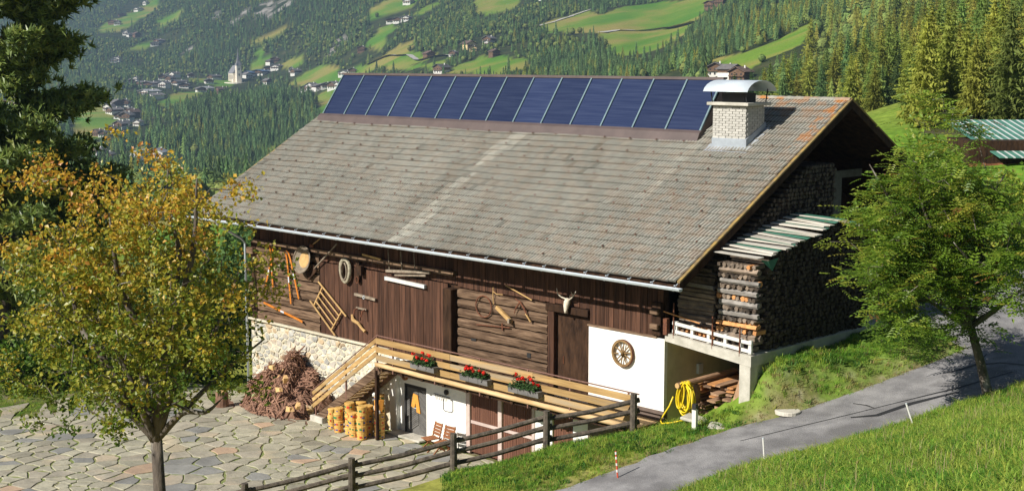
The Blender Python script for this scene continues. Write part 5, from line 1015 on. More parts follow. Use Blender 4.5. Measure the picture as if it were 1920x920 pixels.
MB().lathe((-1.57, -.03, 1.83), [(.07, 0), (.085, .06), (.075, .16), (.045, .2)], 14, Matrix.Rotation(math.pi/2, 3, 'X')).build('hub', M_WHEEL, wh); MB().lathe((-1.57, -.2, 1.83), [(.045, 0), (.045, .04)], 12, Matrix.Rotation(math.pi/2, 3, 'X')).build('hub_cap', M_ZINC, wh)
# door plaque, wall rack, lamp by the grey door
tool('trouser_plaque', 'orange wooden trousers-shaped plaque on the grey chevron door', 'plaque', [('plaque', MB().prism([(-11.62, -1.18), (-11.38, -1.22), (-11.3, -1.55), (-11.24, -1.86), (-11.44, -1.84), (-11.5, -1.5), (-11.58, -1.72), (-11.74, -1.66)], 1, .03, .065), mat('orange_wood', (.72, .34, .06), (.6, .26, .04), scale=8))], (-11.5, .05, -1.8))
tool('hook_rack', 'thin black wire rack of hooks on the white lower wall', 'rack', [('bar', MB().tube([(-10.4, -.05, -.95), (-9.55, -.05, -.98)], .012, 5), M_BLACK)] + [('hook', MB().tube([(x, -.05, -.95), (x, -.09, -1.12)], .01, 5), M_GREYW) for x in np.linspace(-10.3, -9.7, 6)] + [('loop', MB().tube([(-9.92, -.04, -1.05), (-9.92, -.04, -1.42), (-9.85, -.04, -1.48), (-9.5, -.04, -1.48), (-9.42, -.04, -1.42), (-9.42, -.04, -1.05)], .011, 5), M_BLACK), ('knob', MB().lathe((-9.73, -.03, -.8), [(.09, 0), (.1, .06), (.05, .1)], 12, Matrix.Rotation(math.pi/2, 3, 'X')), M_BLACK)], (-9.9, -.05, -1.4))
tool('dried_wreath', 'small rusty dried wreath hung above the grey door', 'wreath', [('wreath', MB().tube([(-11.95+.14*math.cos(t), -.08, -.55+.15*math.sin(t)) for t in np.linspace(0, 6.283, 16)[:-1]], .045, 6, closed=True), mat('dried_leaf', (.36, .17, .06), (.2, .09, .04), scale=20, bump=.8))], (-11.95, -.08, -.7))
# two folding chairs
M_CHAIR = mat('chair_wood', (.34, .14, .055), (.22, .085, .035), scale=5, stretch=(.3, 1, 1), bump=.3, rnd=.12)
def chair(cx, cy, rz, lab):
    t = thing('folding_chair', lab, 'chair', (cx, cy, CY), 'wooden folding chairs by the white wall', rz)
    def part(mb, nm):
        me = mb.mesh(nm); me.materials.append(M_CHAIR); bm = bmesh.new(); bm.from_mesh(me); bmesh.ops.recalc_face_normals(bm, faces=bm.faces[:]); bm.to_mesh(me); bm.free(); o = lnk(bpy.data.objects.new(nm, me)); o.parent = t
    for k in range(5): part(MB().bb(-.24, .24, -.26+k*.1, -.26+k*.1+.085, .42, .445), 'seat_slat')
    for k in range(4): part(MB().beam((-.25, .235+.03*k, .55+k*.105), (.25, .235+.03*k, .55+k*.105), .022, .092), 'back_slat')
    for s in (-1, 1):
        part(MB().beam((s*.22, -.28, .0), (s*.22, .32, .95), .03, .045), 'leg') if False else part(MB().beam((s*.21, -.3, .0), (s*.21, .3, .42), .03, .045), 'leg')
        part(MB().beam((s*.24, .3, .0), (s*.24, -.2, .42), .03, .045), 'leg'); part(MB().beam((s*.21, .2, .4), (s*.21, .34, .93), .028, .04), 'back_stile')
chair(-9.72, -.78, -.15, 'brown wooden folding chair beside the grey door step'); chair(-9.02, -.8, .1, 'brown wooden folding chair half hidden behind the fence post')
# ================================================================ flower boxes
M_BOXG = mat('grey_flower_box', (.20, .19, .18), (.12, .115, .11), scale=4, stretch=(.3, 1, 1), bump=.4); M_LEAFG = mat('geranium_leaf', (.055, .12, .03), (.03, .07, .018), scale=9, transl=.3); M_RED = mat('geranium_flower', (.85, .035, .015), (.65, .015, .01), scale=20, transl=.2)
def flower_box(x0, x1, lab, seed):
    rd = random.Random(seed); t = thing('flower_box', lab, 'flower box', ((x0+x1)/2, -1.46, .28), 'geranium boxes on the balcony rail'); z0, z1 = .28, .47
    n = 3; w = (x1-x0)/n
    mb = MB()
    for k in range(n): mb.prism([(-1.56, z0), (-1.38, z0), (-1.35, z1), (-1.60, z1), (-1.575, z1-.03)], 0, x0+k*w+.006, x0+(k+1)*w-.006)
    mb.build('trough', M_BOXG, t)
    for xx in (x0+.2, x1-.2): MB().bb(xx-.02, xx+.02, -1.36, -1.30, z0, .6).build('bracket', M_RUST, t)
    lf = MB()
    for k in range(420):
        c = Vector((rd.uniform(x0+.12, x1-.12), -1.47+rd.gauss(0, .09), z1+abs(rd.gauss(0, .11)))); a = rd.random()*6.28; r = rd.uniform(.035, .07); u = Vector((math.cos(a), math.sin(a), rd.uniform(-.6, .6))).normalized(); w_ = u.cross(Vector((rd.uniform(-1, 1), rd.uniform(-1, 1), 1))).normalized()
        lf.add([c+u*r, c+w_*r*.8, c-u*r*.9, c-w_*r*.8], [(0, 1, 2, 3)])
    lf.build('foliage', M_LEAFG, t, fix=False)
    for k in range(rd.randint(7, 9)):
        c = Vector((x0+.15+(x1-x0-.3)*(k+rd.uniform(.1, .9))/9, -1.5+rd.gauss(0, .08), z1+rd.uniform(.16, .36))); b = MB()
        for q in range(16):
            d = Vector((rd.gauss(0, 1), rd.gauss(0, 1), rd.gauss(0, 1)+.3)).normalized(); p = c+d*rd.uniform(.035, .065); s = d.orthogonal().normalized()*.035; e = d.cross(s).normalized()*.035; b.add([p+s, p+e, p-s, p-e], [(0, 1, 2, 3)])
        b.build('blossom', M_RED, t, fix=False); MB().tube([(c.x, c.y, z1-.02), tuple(c)], .006, 4).build('stem', M_LEAFG, t)
flower_box(-9.88, -8.64, 'grey geranium box with few red blossoms, nearest the stairs', 1); flower_box(-7.37, -6.03, 'middle grey geranium box with red blossoms on the balcony rail', 2); flower_box(-5.09, -3.73, 'geranium box with most red blossoms, nearest the upper door', 3)
# ================================================================ tubs under the stairs
M_TUB = mat('yellow_tub', (.72, .45, .13), (.58, .33, .08), scale=5, rough=.6, rnd=.12); M_LB = [mat('print_red', (.62, .06, .03), scale=3), mat('print_blue', (.06, .07, .30), scale=3), mat('print_green', (.05, .22, .08), scale=3)]
rd = random.Random(5)
cols = [(-14.42, -1.50, 3, .15), (-13.86, -1.62, 4, .17), (-13.42, -1.45, 5, .18), (-13.0, -1.62, 4, .17), (-12.72, -1.18, 5, .19), (-12.5, -1.62, 5, .185), (-13.4, -.95, 5, .19), (-12.75, -.62, 6, .19), (-13.95, -1.05, 4, .18), (-12.2, -1.05, 4, .18)]
names = ['leftmost', 'second', 'third', 'fourth', 'rear right', 'front rightmost', 'rear middle', 'hindmost', 'rear left', 'post-side']
for ci, (x, y, n, r) in enumerate(cols):
    z = CY+.005
    for k in range(n):
        h = rd.uniform(.19, .27); ox, oy = rd.uniform(-.02, .02), rd.uniform(-.02, .02)
        lv = 'lowest' if k == 0 else ('topmost' if k == n-1 else ['second', 'third', 'fourth', 'fifth'][k-1]+' from below')
        t = thing('yellow_tub', 'round yellow lidded tub, %s in the %s stack beneath the stairs' % (lv, names[ci]), 'tub', (x+ox, y+oy, z), 'stacked yellow tubs under the stairs')
        MB().lathe((x+ox, y+oy, z), [(r*.93, 0), (r*.96, .02), (r, h*.8), (r*.99, h*.82)], 16).build('bucket', M_TUB, t, smooth=False)
        MB().lathe((x+ox, y+oy, z+h*.8), [(r*1.04, 0), (r*1.05, h*.12), (r*.97, h*.19)], 16).build('lid', M_TUB, t)
        for q in range(3):
            a = -math.pi/2+.9*(q-1)+rd.uniform(-.2, .5)+.4; w = rd.uniform(.16, .3); z0 = z+h*rd.uniform(.2, .4); z1 = z0+h*rd.uniform(.18, .34); rr = r*1.012; v = []
            for s in range(5): b_ = a+w*(s/4-.5)*2; v += [(x+ox+rr*math.cos(b_), y+oy+rr*math.sin(b_), z0), (x+ox+rr*math.cos(b_), y+oy+rr*math.sin(b_), z1)]
            MB().add(v, [(2*s, 2*s+2, 2*s+3, 2*s+1) for s in range(4)]).build('print', M_LB[rd.randrange(3)], t, fix=False)
        z += h
tool('hanging_jackets', 'white gloves and orange jacket hanging on the post under the balcony', 'work clothes', [('jacket', MB().beam((-12.3, -1.02, -1.35), (-12.32, -1.04, -2.0), .12, .3, up=(1, 0, 0), jit=.05), mat('orange_cloth', (.75, .33, .05), (.6, .25, .04), scale=6)), ('glove', MB().lathe((-12.15, -1.12, -1.95), [(.03, 0), (.07, .08), (.06, .22), (.02, .26)], 8), M_WHITE), ('cap', MB().lathe((-12.35, -1.15, -1.2), [(.08, 0), (.09, .06), (.04, .12)], 10), M_WHITE)], (-12.3, -1.05, -2.0))
# ================================================================ brushwood heap, chopping block
M_STICK = mat('brushwood', (.33, .19, .125), (.14, .07, .048), scale=4, stretch=(1, 1, 1), bump=.4, rnd=.3, rough=.95); M_FRESH = mat('fresh_split_wood', (.74, .50, .24), (.56, .34, .14), scale=6, rnd=.1)
hp = thing('brushwood_heap', 'tall reddish-brown heap of brushwood against the stone wall', 'wood heap', (-18.3, -1.1, CY)); rd = random.Random(9); jm = MB()
def mound(x, y): 
    e = 1-((x+18.2)/2.35)**2-((y+.6)/1.65)**2; return CY+(1.75+.22*math.sin(x*3.1+1)+.18*math.sin(x*5.7+y*4))*max(0, e)**.8
for k in range(900):
    x = rd.gauss(-18.2, 1.05); y = rd.uniform(-2.3, -.1); z = mound(x, y)
    if z < CY+.02: continue
    z -= abs(rd.gauss(0, .10)); a = rd.gauss(.35, .7); L_ = rd.uniform(.35, .95); r = rd.choice((.012, .018, .025, .035)); gx_ = (mound(x+.2, y)-mound(x-.2, y))/.4; gy_ = (mound(x, y+.2)-mound(x, y-.2))/.4
    d = Vector((math.cos(a), math.sin(a), math.cos(a)*gx_+math.sin(a)*gy_)); d = d.normalized(); c = Vector((x, min(y, -.12), z)); m = c + Vector((rd.uniform(-.05, .05), rd.uniform(-.05, .05), rd.uniform(.0, .07))); p = [c-d*L_/2, m, c+d*L_/2+Vector((0, -.05, rd.uniform(-.05, .22)))]
    for q in p: q.z = max(q.z, CY+.03); q.y = min(q.y, -.08)
    if k < 220: MB().tube(p, [r*1.4, r*1.3, r*.8], 5).build('stick', M_FRESH if rd.random() < .04 else M_STICK, hp)
    else: jm.tube(p, [r, r, r*.6], 5)
core_ = MB(); nx, ny = 26, 12
gv = [(-21+5.4*i/nx, -2.35+2.3*j/ny, max(CY-.02, mound(-21+5.4*i/nx, -2.35+2.3*j/ny)-.14)) for i in range(nx+1) for j in range(ny+1)]; core_.add(gv, [(i*(ny+1)+j, (i+1)*(ny+1)+j, (i+1)*(ny+1)+j+1, i*(ny+1)+j+1) for i in range(nx) for j in range(ny)])
core_.build('heap_core', M_STICK, hp); jm.build('twigs', M_STICK, hp, kind='stuff')
for (x, y, z, a) in ((-17.3, -1.9, -1.7, .3), (-17.0, -1.75, -1.35, 1.0), (-16.6, -1.9, -2.3, .2), (-16.3, -1.7, -2.25, .9), (-18.0, -1.7, -.95, .1)): MB().beam((x, y, z), (x+.4*math.cos(a), y-.1, z+.28*math.sin(a)), .14, .16, jit=.03).build('split_log', M_FRESH, hp)
tool('chopping_block', 'brown tree-stump chopping block beside the brushwood heap', 'stump', [('block', MB().lathe((-20.1, -2.55, CY), [(.27, 0), (.25, .2), (.24, .55), (.21, .58)], 14), M_STICK), ('cut_top', MB().lathe((-20.1, -2.55, CY+.58), [(.205, 0), (.2, .012)], 14), M_WOODY)], (-20.1, -2.55, CY))
cr_ = thing('wooden_crate', 'small pale slatted crate at the foot of the stairs', 'crate', (-16.3, -.9, CY))
for k in range(4): MB().bb(-16.75, -15.98, -1.28, -1.25, CY+.02+k*.13, CY+.12+k*.13).build('slat', M_LARCHB, cr_); MB().bb(-16.75, -16.72, -1.25, -.6, CY+.02+k*.13, CY+.12+k*.13).build('slat', M_LARCHB, cr_)
for x in (-16.72, -16.0): MB().bb(x-.03, x+.03, -1.25, -1.19, CY, CY+.56).build('corner', M_LARCHB, cr_)
# ================================================================ firewood on the platform
M_FW = mat('split_firewood', (.29, .22, .16), (.12, .095, .075), scale=7, stretch=(.5, 1, 1), bump=.6, bscale=20, rnd=.35, rough=.95, c3=(.12, .10, .085)); M_FW_SHADE = mat('shaded_firewood', (.12, .09, .065), (.035, .028, .022), scale=9, bump=.5, rnd=.35, rough=1); M_FWO = mat('fresh_firewood', (.62, .30, .11), (.42, .19, .07), scale=6, bump=.4, rnd=.2); M_FWG = mat('grey_firewood', (.34, .315, .285), (.17, .155, .14), scale=7, stretch=(.4, 1, 1), bump=.5, rnd=.2)  # darker copy of the firewood with shade painted in, for side and inner logs
def split(a, b_, r, rd, mb=None):
    mb = mb or MB(); a = Vector(a); b_ = Vector(b_); d = (b_-a).normalized(); s = d.orthogonal().normalized(); t = d.cross(s); n = rd.choice((4, 5, 5)); a0 = rd.random()*6; sh = [(math.cos(a0+6.283*k/n)*r*rd.uniform(.75, 1.2), math.sin(a0+6.283*k/n)*r*rd.uniform(.75, 1.2)) for k in range(n)]
    v = [a+s*x+t*y for x, y in sh] + [b_+s*x+t*y for x, y in sh]
    return mb.add(v, [tuple(range(n-1, -1, -1)), tuple(range(n, 2*n))] + [(k, (k+1) % n, n+(k+1) % n, n+k) for k in range(n)])
rd = random.Random(31)
def slabz(x): return 2.66-.073*x+.01
outer = thing('firewood_stack', 'tall outer firewood stack with plank cover on the concrete platform', 'firewood', (2.4, 1.5, 2.48))
def topB(y): return 5.05+ (.83*min(y, 4.2)/4.2) - max(0, y-4.2)*.25
rows = int((5.05-2.5)/.155); cnt = 0; j = MB()
for r in range(rows):
    z = 2.56+r*.155
    if r % 2 == 0:
        for q in range(2): split((1.72+rd.uniform(-.06, .05), .33+q*.12, z), (3.06+rd.uniform(-.08, .08), .33+q*.12+rd.uniform(-.02, .02), z), .085, rd).build('split_log', rd.choices((M_FW, M_FWG, M_FWO), (.42, .52, .06) if r > 4 else (.4, .3, .3))[0], outer)
    else:
        x = 1.76
        while x < 3.04: split((x, .26+rd.uniform(-.04, .05), z), (x, .75, z), .075, rd).build('split_log', rd.choices((M_FW, M_FW_SHADE, M_FWO), (.5, .45, .05 if r > 4 else .35))[0], outer); x += rd.uniform(.13, .17)
y = .82; side = []
while y < 6.2:
    z = 2.54
    while z < topB(y)-.02: side.append((y+rd.uniform(-.02, .02), z)); z += .125
    y += .135
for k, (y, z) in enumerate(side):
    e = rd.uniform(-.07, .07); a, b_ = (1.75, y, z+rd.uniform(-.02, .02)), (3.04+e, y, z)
    if k < 110: split(a, b_, .068, rd).build('split_log', M_FW_SHADE, outer)
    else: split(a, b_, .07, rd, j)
j.build('split_logs', M_FW_SHADE, outer, kind='stuff')
# cover of planks and green sheets
M_GRN = mat('green_sheet', (.06, .22, .15), (.04, .15, .10), scale=2, rough=.5); M_PLK = mat('bleached_plank', (.62, .58, .50), (.44, .41, .35), scale=5, stretch=(.2, 1, 1), bump=.4, rnd=.15)
for k in range(19):
    y = .3+k*.32; z = topB(y)+.06; 
    if y > 6.1: break
    xa, xb = 1.45+rd.uniform(-.2, .15), 3.2+rd.uniform(-.05, .25)
    MB().beam((xa, y, z+.05+.03*rd.random()), (xb, y+rd.uniform(-.1, .1), z-.0+rd.uniform(-.05, .02)), rd.uniform(.2, .29), .035, jit=.012).build('cover_plank', M_PLK, outer)
    if k in (2, 4, 6, 7, 9, 11, 12, 14, 16): MB().add([(1.5, y+.06, z+.09), (3.2+rd.uniform(0, .2), y+.04, z+.03-rd.uniform(0, .05)), (3.15+rd.uniform(0, .2), y+.30, z+.03), (1.5, y+.28, z+.09)], [(0, 1, 2, 3)]).build('green_sheet', M_GRN, outer)
MB().add([(3.0, .5, 5.1), (3.22, .55, 5.08), (3.26, 1.0, 5.14), (3.24, .75, 4.78)], [(0, 1, 2, 3)]).build('green_sheet', M_GRN, outer)
inner = thing('firewood_stack', 'inner firewood stack against the barn gable under the roof', 'firewood', (.8, 1.5, 2.6)); j = MB(); jo = MB()
y = .45
while y < 6.6:
    top = min(roofz(y)-.75, 7.4); z = 2.68
    while z < top:
        e = rd.uniform(-.08, .08)
        if y < .6 and z < 4.2: split((.16, y+rd.uniform(-.05, .05), z), (1.45+e, y+rd.uniform(-.04, .04), z), .07, rd).build('split_log', rd.choices((M_FW, M_FWO, M_FWG), (.6, .25, .15))[0], inner)
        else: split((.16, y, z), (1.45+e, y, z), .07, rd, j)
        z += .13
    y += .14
j.build('split_logs', M_FW_SHADE, inner, kind='stuff')
# low front row behind the white rail
low = thing('firewood_row', 'low row of orange split logs behind the white slatted rail', 'firewood', (.9, .25, 2.65))
for k in range(26):
    x = .3+k*.053; z = slabz(x)+.07+.12*(k % 3); split((x, .18, z), (x+.02, .42, z), .06, rd).build('split_log', rd.choices((M_FWO, M_FW), (.75, .25))[0], low)
# white slatted rail and rusty rods
wr = thing('white_slatted_rail', 'white painted slatted wooden rail along the platform edge', 'rail', (1.6, .05, 2.6))
def wz(x): return slabz(x)
for (dz, h) in ((.06, .1), (.30, .1)): MB().beam((.25, .04, wz(.25)+dz+.04), (3.1, .04, wz(3.1)+dz+.04), .035, h).build('slat', M_WHITE, wr)
for x in (.35, .95, 1.55, 2.15, 2.7, 3.02): MB().bb(x-.05, x+.05, .06, .14, wz(x)+.01, wz(x)+.4).build('block', M_WHITE, wr)
for k, x in enumerate((.32, 1.75, 2.72)): setp(MB().tube([(x, -.005, wz(x)-.1), (x, -.005, wz(x)+.95-.1*k)], .022, 6).build('rusty_rod', M_RUST), ['rusty upright rod at the left end of the white rail', 'rusty upright rod in the middle of the white rail', 'rusty upright rod at the pillar end of the white rail'][k], 'rod', 'rusty rods along the platform edge')
setp(MB().tube([(-.05, -.02, 3.3), (1.3, -.02, 3.12)], .02, 6).build('pole', M_FWO), 'thin orange pole resting above the white rail', 'pole')
# plank pile under the slab
pp = thing('plank_pile', 'pile of old brown planks under the concrete platform', 'planks', (1.6, 1.5, .35)); M_OP = mat('old_plank', (.36, .22, .13), (.17, .10, .06), scale=5, stretch=(1, .25, 1), bump=.4, rnd=.3)
for r in range(9):
    for q in range(4):
        x = .75+q*.46+rd.uniform(-.1, .1)+.06*r*(.5-q/4); z = .42+r*.105; MB().beam((x, .35+rd.uniform(-.2, .35), z), (x+rd.uniform(-.1, .1), 3.3, z+.05), rd.uniform(.2, .34), .05, jit=.012).build('plank', M_FWO if rd.random() < .16 else M_OP, pp)
for k, (x, lab) in enumerate(((2.35, 'leaning old plank, left of the two at the pillar'), (2.6, 'leaning brown plank resting right against the pillar'))): setp(MB().beam((x, .1, .45), (x+.22, .42, 1.75-.1*k), .05, .17, up=(1, 0, 0)).build('leaning_plank', M_OP), lab, 'plank', 'planks leaning by the pillar')
setp(MB().box((.06, 1.6, 1.35), (.1, .2, .3)).build('junction_box', M_ZINC), 'small grey junction box on the shaded wall under the platform', 'box')
hl = thing('hose_log', 'horizontal peeled log holding the yellow hose', 'log', (.85, -.3, 1.2)); MB().tube([(.83, -.42, 1.27), (.95, .6, 1.33), (1.1, 2.0, 1.4)], .085, 10).build('log', M_OP, hl); MB().lathe((.828, -.425, 1.27), [(.08, 0), (.08, .006)], 10, Matrix.Rotation(math.pi/2, 3, 'X')).build('cut_end', M_WOODY, hl); MB().bb(.85, 1.0, .3, .45, .2, 1.2).build('prop', M_OP, hl)
# yellow hose
M_HOSE = mat('yellow_hose', (.82, .62, .02), (.66, .48, .01), scale=9, rough=.4, spec=.5)
hs = MB()
for k in range(10):
    w = rd.uniform(.16, .34); L_ = rd.uniform(.75, 1.05); cx = .87+rd.uniform(-.06, .16); yy = -.34+k*.035; tilt = rd.uniform(-.12, .12); pt = []
    for t in np.linspace(0, 6.283, 26)[:-1]:
        q = math.cos(t); z = 1.36-(1-q)/2*L_; xx = cx+math.sin(t)*w*(.35+.65*((1-q)/2)**.7)+tilt*(1-q)/2; pt.append((xx, yy+.03*math.sin(2*t), z))
    hs.tube(pt, .024, 6, closed=True)
gz = float(height(np.array([.3]), np.array([-.7]))[0]); hs.tube([(.62, -.34, .9), (.5, -.36, .6), (.36, -.42, .35), (.28, -.5, .16), (.42, -.6, .1), (.8, -.62, .2), (1.15, -.5, .32)], .024, 6); hs.tube([(1.05, -.3, 1.36), (1.25, -.32, 1.2), (1.38, -.4, .75), (1.45, -.45, .5)], .024, 6)
setp(hs.build('garden_hose', M_HOSE, smooth=True), 'coiled bright yellow hose hanging on a log end beside the barn corner', 'hose')
def gh(x, y): return float(height(np.array([float(x)]), np.array([float(y)]))[0])
# roadside posts
dl = thing('delineator_post', 'white roadside post with black cap on the verge by the barn corner', 'post', (2.2, -1.3, gh(2.2, -1.3))); b = gh(2.2, -1.3)
MB().prism([(2.13, -1.36), (2.27, -1.36), (2.25, -1.24), (2.15, -1.24)], 2, b-.1, b+.62).build('body', M_WHITE, dl); MB().prism([(2.13, -1.37), (2.27, -1.37), (2.25, -1.23), (2.15, -1.23)], 2, b+.58, b+.74).build('cap', M_BLACK, dl)
def snow_pole(x, y, h, lean, m, lab, segs=None):
    b = gh(x, y); t = thing('marker_pole', lab, 'pole', (x, y, b), 'thin marker poles along the road'); p0 = Vector((x, y, b-.1)); p1 = Vector((x+lean[0], y+lean[1], b+h)); MB().tube([p0, p1], .022, 7).build('pole', m, t)
    if segs:
        for f in (.35, .55, .75, .9): MB().tube([p0.lerp(p1, f), p0.lerp(p1, f+.08)], .026, 7).build('band', segs, t)
    else: MB().tube([p0.lerp(p1, .98), p1+Vector((0, 0, .01))], .026, 7).build('cap', M_ZINC, t)
snow_pole(5.86, -3.07, 0.8, (-.06, -.03), M_WHITE, 'thin white marker pole at the meadow edge near the delineator'); snow_pole(9.0, -1.3, .55, (-.2, -.1), M_WHITE, 'thin white marker pole leaning left near the rowan trunk'); snow_pole(2.75, -5.15, .75, (-.08, -.02), mat('red_paint', (.62, .10, .05), (.5, .08, .04), scale=8), 'red and white striped marker pole at the lower road edge', M_WHITE)
# flat concrete slabs on the ground in front of the opening
for k, (x, y, w, d) in enumerate(((1.9, -.5, 1.3, .55), (2.7, -.75, .7, .5))):
    b = gh(x, y); setp(MB().box((x, y, b-.02), (w, d, .1), Matrix.Rotation(.12, 3, 'Y') @ Matrix.Rotation(.2+.3*k, 3, 'Z')).build('stone_slab', M_CONC, bevel=.03), ['flat stone slab in the grass before the plank pile', 'smaller flat stone slab in the grass beside the pillar'][k], 'stone slab')
# hut with green and white striped roof at the right edge
hut = thing('shed', 'wooden shed with green and white corrugated roof at the right edge', 'shed', (-8.6, 39.5, 4.6), rz=0); hz0 = 4.3
rx = Vector((RT[0], RT[1], 0)); ry = Vector((FW[0], FW[1], 0)); o0 = Vector((-10.3, 36.9, 0))
def H(a, b_, z): return o0 + rx*a + ry*b_ + Vector((0, 0, z))
def hbox(a0, a1, b0, b1, z0, z1): return MB().add([H(a, b_, z) for z in (z0, z1) for (a, b_) in ((a0, b0), (a1, b0), (a1, b1), (a0, b1))], [(0, 3, 2, 1), (4, 5, 6, 7), (0, 1, 5, 4), (1, 2, 6, 5), (2, 3, 7, 6), (3, 0, 4, 7)])
M_HUT = mat('shed_board', (.34, .13, .06), (.2, .08, .045), scale=2, rnd=.3)
hbox(.25, 8, .1, 4, 3.5, 6.4).build('wall', M_DARK, hut)
for k in range(24): hbox(.25+k*.3, .25+k*.3+.28, .04, .1, 3.8, 5.2+.02*(k % 3)).build('board', M_HUT, hut)
M_CORR = [mat('white_corrugated', (.6, .63, .6), (.48, .5, .48), scale=1.5, rough=.5), mat('green_corrugated', (.09, .24, .18), (.06, .17, .13), scale=1.5, rough=.5)]
for k in range(40):
    a = (k//2)*.42+(.29 if k % 2 else 0); w_ = .12 if k % 2 else .285; MB().add([H(a, 4.2, 7.3), H(a+w_, 4.2, 7.3), H(a+w_+1.6, -.7, 5.55), H(a+1.6, -.7, 5.55), H(a, 4.2, 7.34), H(a+w_, 4.2, 7.34), H(a+w_+1.6, -.7, 5.6), H(a+1.6, -.7, 5.6)], [(0, 1, 2, 3), (4, 5, 6, 7), (0, 1, 5, 4), (2, 3, 7, 6), (1, 2, 6, 5), (3, 0, 4, 7)]).build('roof_strip', M_CORR[0 if k % 2 else 1], hut)
lp = thing('lumber_stack', 'low stack of grey lumber boards on the slope at the right edge', 'lumber', (-2.0, 26.0, 3.4))
for r in range(6):
    for q in range(3):
        a = Vector((2.6+q*.3, 22.4, gh(2.6, 22.4)+.1+r*.16)); MB().beam(a, a+rx*4.5, .28, .1, jit=.02).build('board', M_GREYW, lp)
# ================================================================ broadleaf trees near the barn
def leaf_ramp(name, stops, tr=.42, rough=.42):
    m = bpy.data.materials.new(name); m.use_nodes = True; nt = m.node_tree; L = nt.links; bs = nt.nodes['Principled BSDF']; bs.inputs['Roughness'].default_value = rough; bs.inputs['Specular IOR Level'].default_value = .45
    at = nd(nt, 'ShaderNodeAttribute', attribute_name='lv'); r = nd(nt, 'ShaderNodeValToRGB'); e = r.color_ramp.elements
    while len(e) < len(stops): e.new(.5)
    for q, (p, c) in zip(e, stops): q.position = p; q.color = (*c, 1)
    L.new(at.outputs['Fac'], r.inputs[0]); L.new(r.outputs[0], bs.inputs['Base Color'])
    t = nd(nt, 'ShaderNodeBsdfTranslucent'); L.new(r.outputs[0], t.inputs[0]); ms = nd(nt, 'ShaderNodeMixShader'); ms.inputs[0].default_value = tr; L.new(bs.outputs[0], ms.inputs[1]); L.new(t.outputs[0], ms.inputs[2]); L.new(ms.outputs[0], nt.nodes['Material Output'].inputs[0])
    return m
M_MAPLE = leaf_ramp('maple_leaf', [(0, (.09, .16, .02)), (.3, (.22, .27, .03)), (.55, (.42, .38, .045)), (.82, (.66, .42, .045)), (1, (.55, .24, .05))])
M_ROWAN = leaf_ramp('rowan_leaf', [(0, (.08, .17, .02)), (.4, (.21, .33, .035)), (.7, (.38, .40, .055)), (.9, (.44, .33, .06)), (1, (.30, .13, .05))])
M_NEEDLE = leaf_ramp('pine_needle', [(0, (.06, .11, .03)), (.45, (.17, .24, .05)), (1, (.38, .39, .09))], tr=.2)
M_TRUNK = mat('tree_bark', (.17, .14, .11), (.06, .05, .042), scale=7, stretch=(1, 1, .35), bump=.8, bscale=14, rough=1, c3=(.30, .28, .24))
def fold_leaf(v, f, c, u, n, s, w=.62):
    k = len(v); b = u.cross(n); v += [c-u*s*.5, c+b*s*w*.5+n*s*.10, c+u*s*.55-n*s*.08, c-b*s*w*.5+n*s*.10]; f += [(k, k+1, k+2), (k, k+2, k+3)]
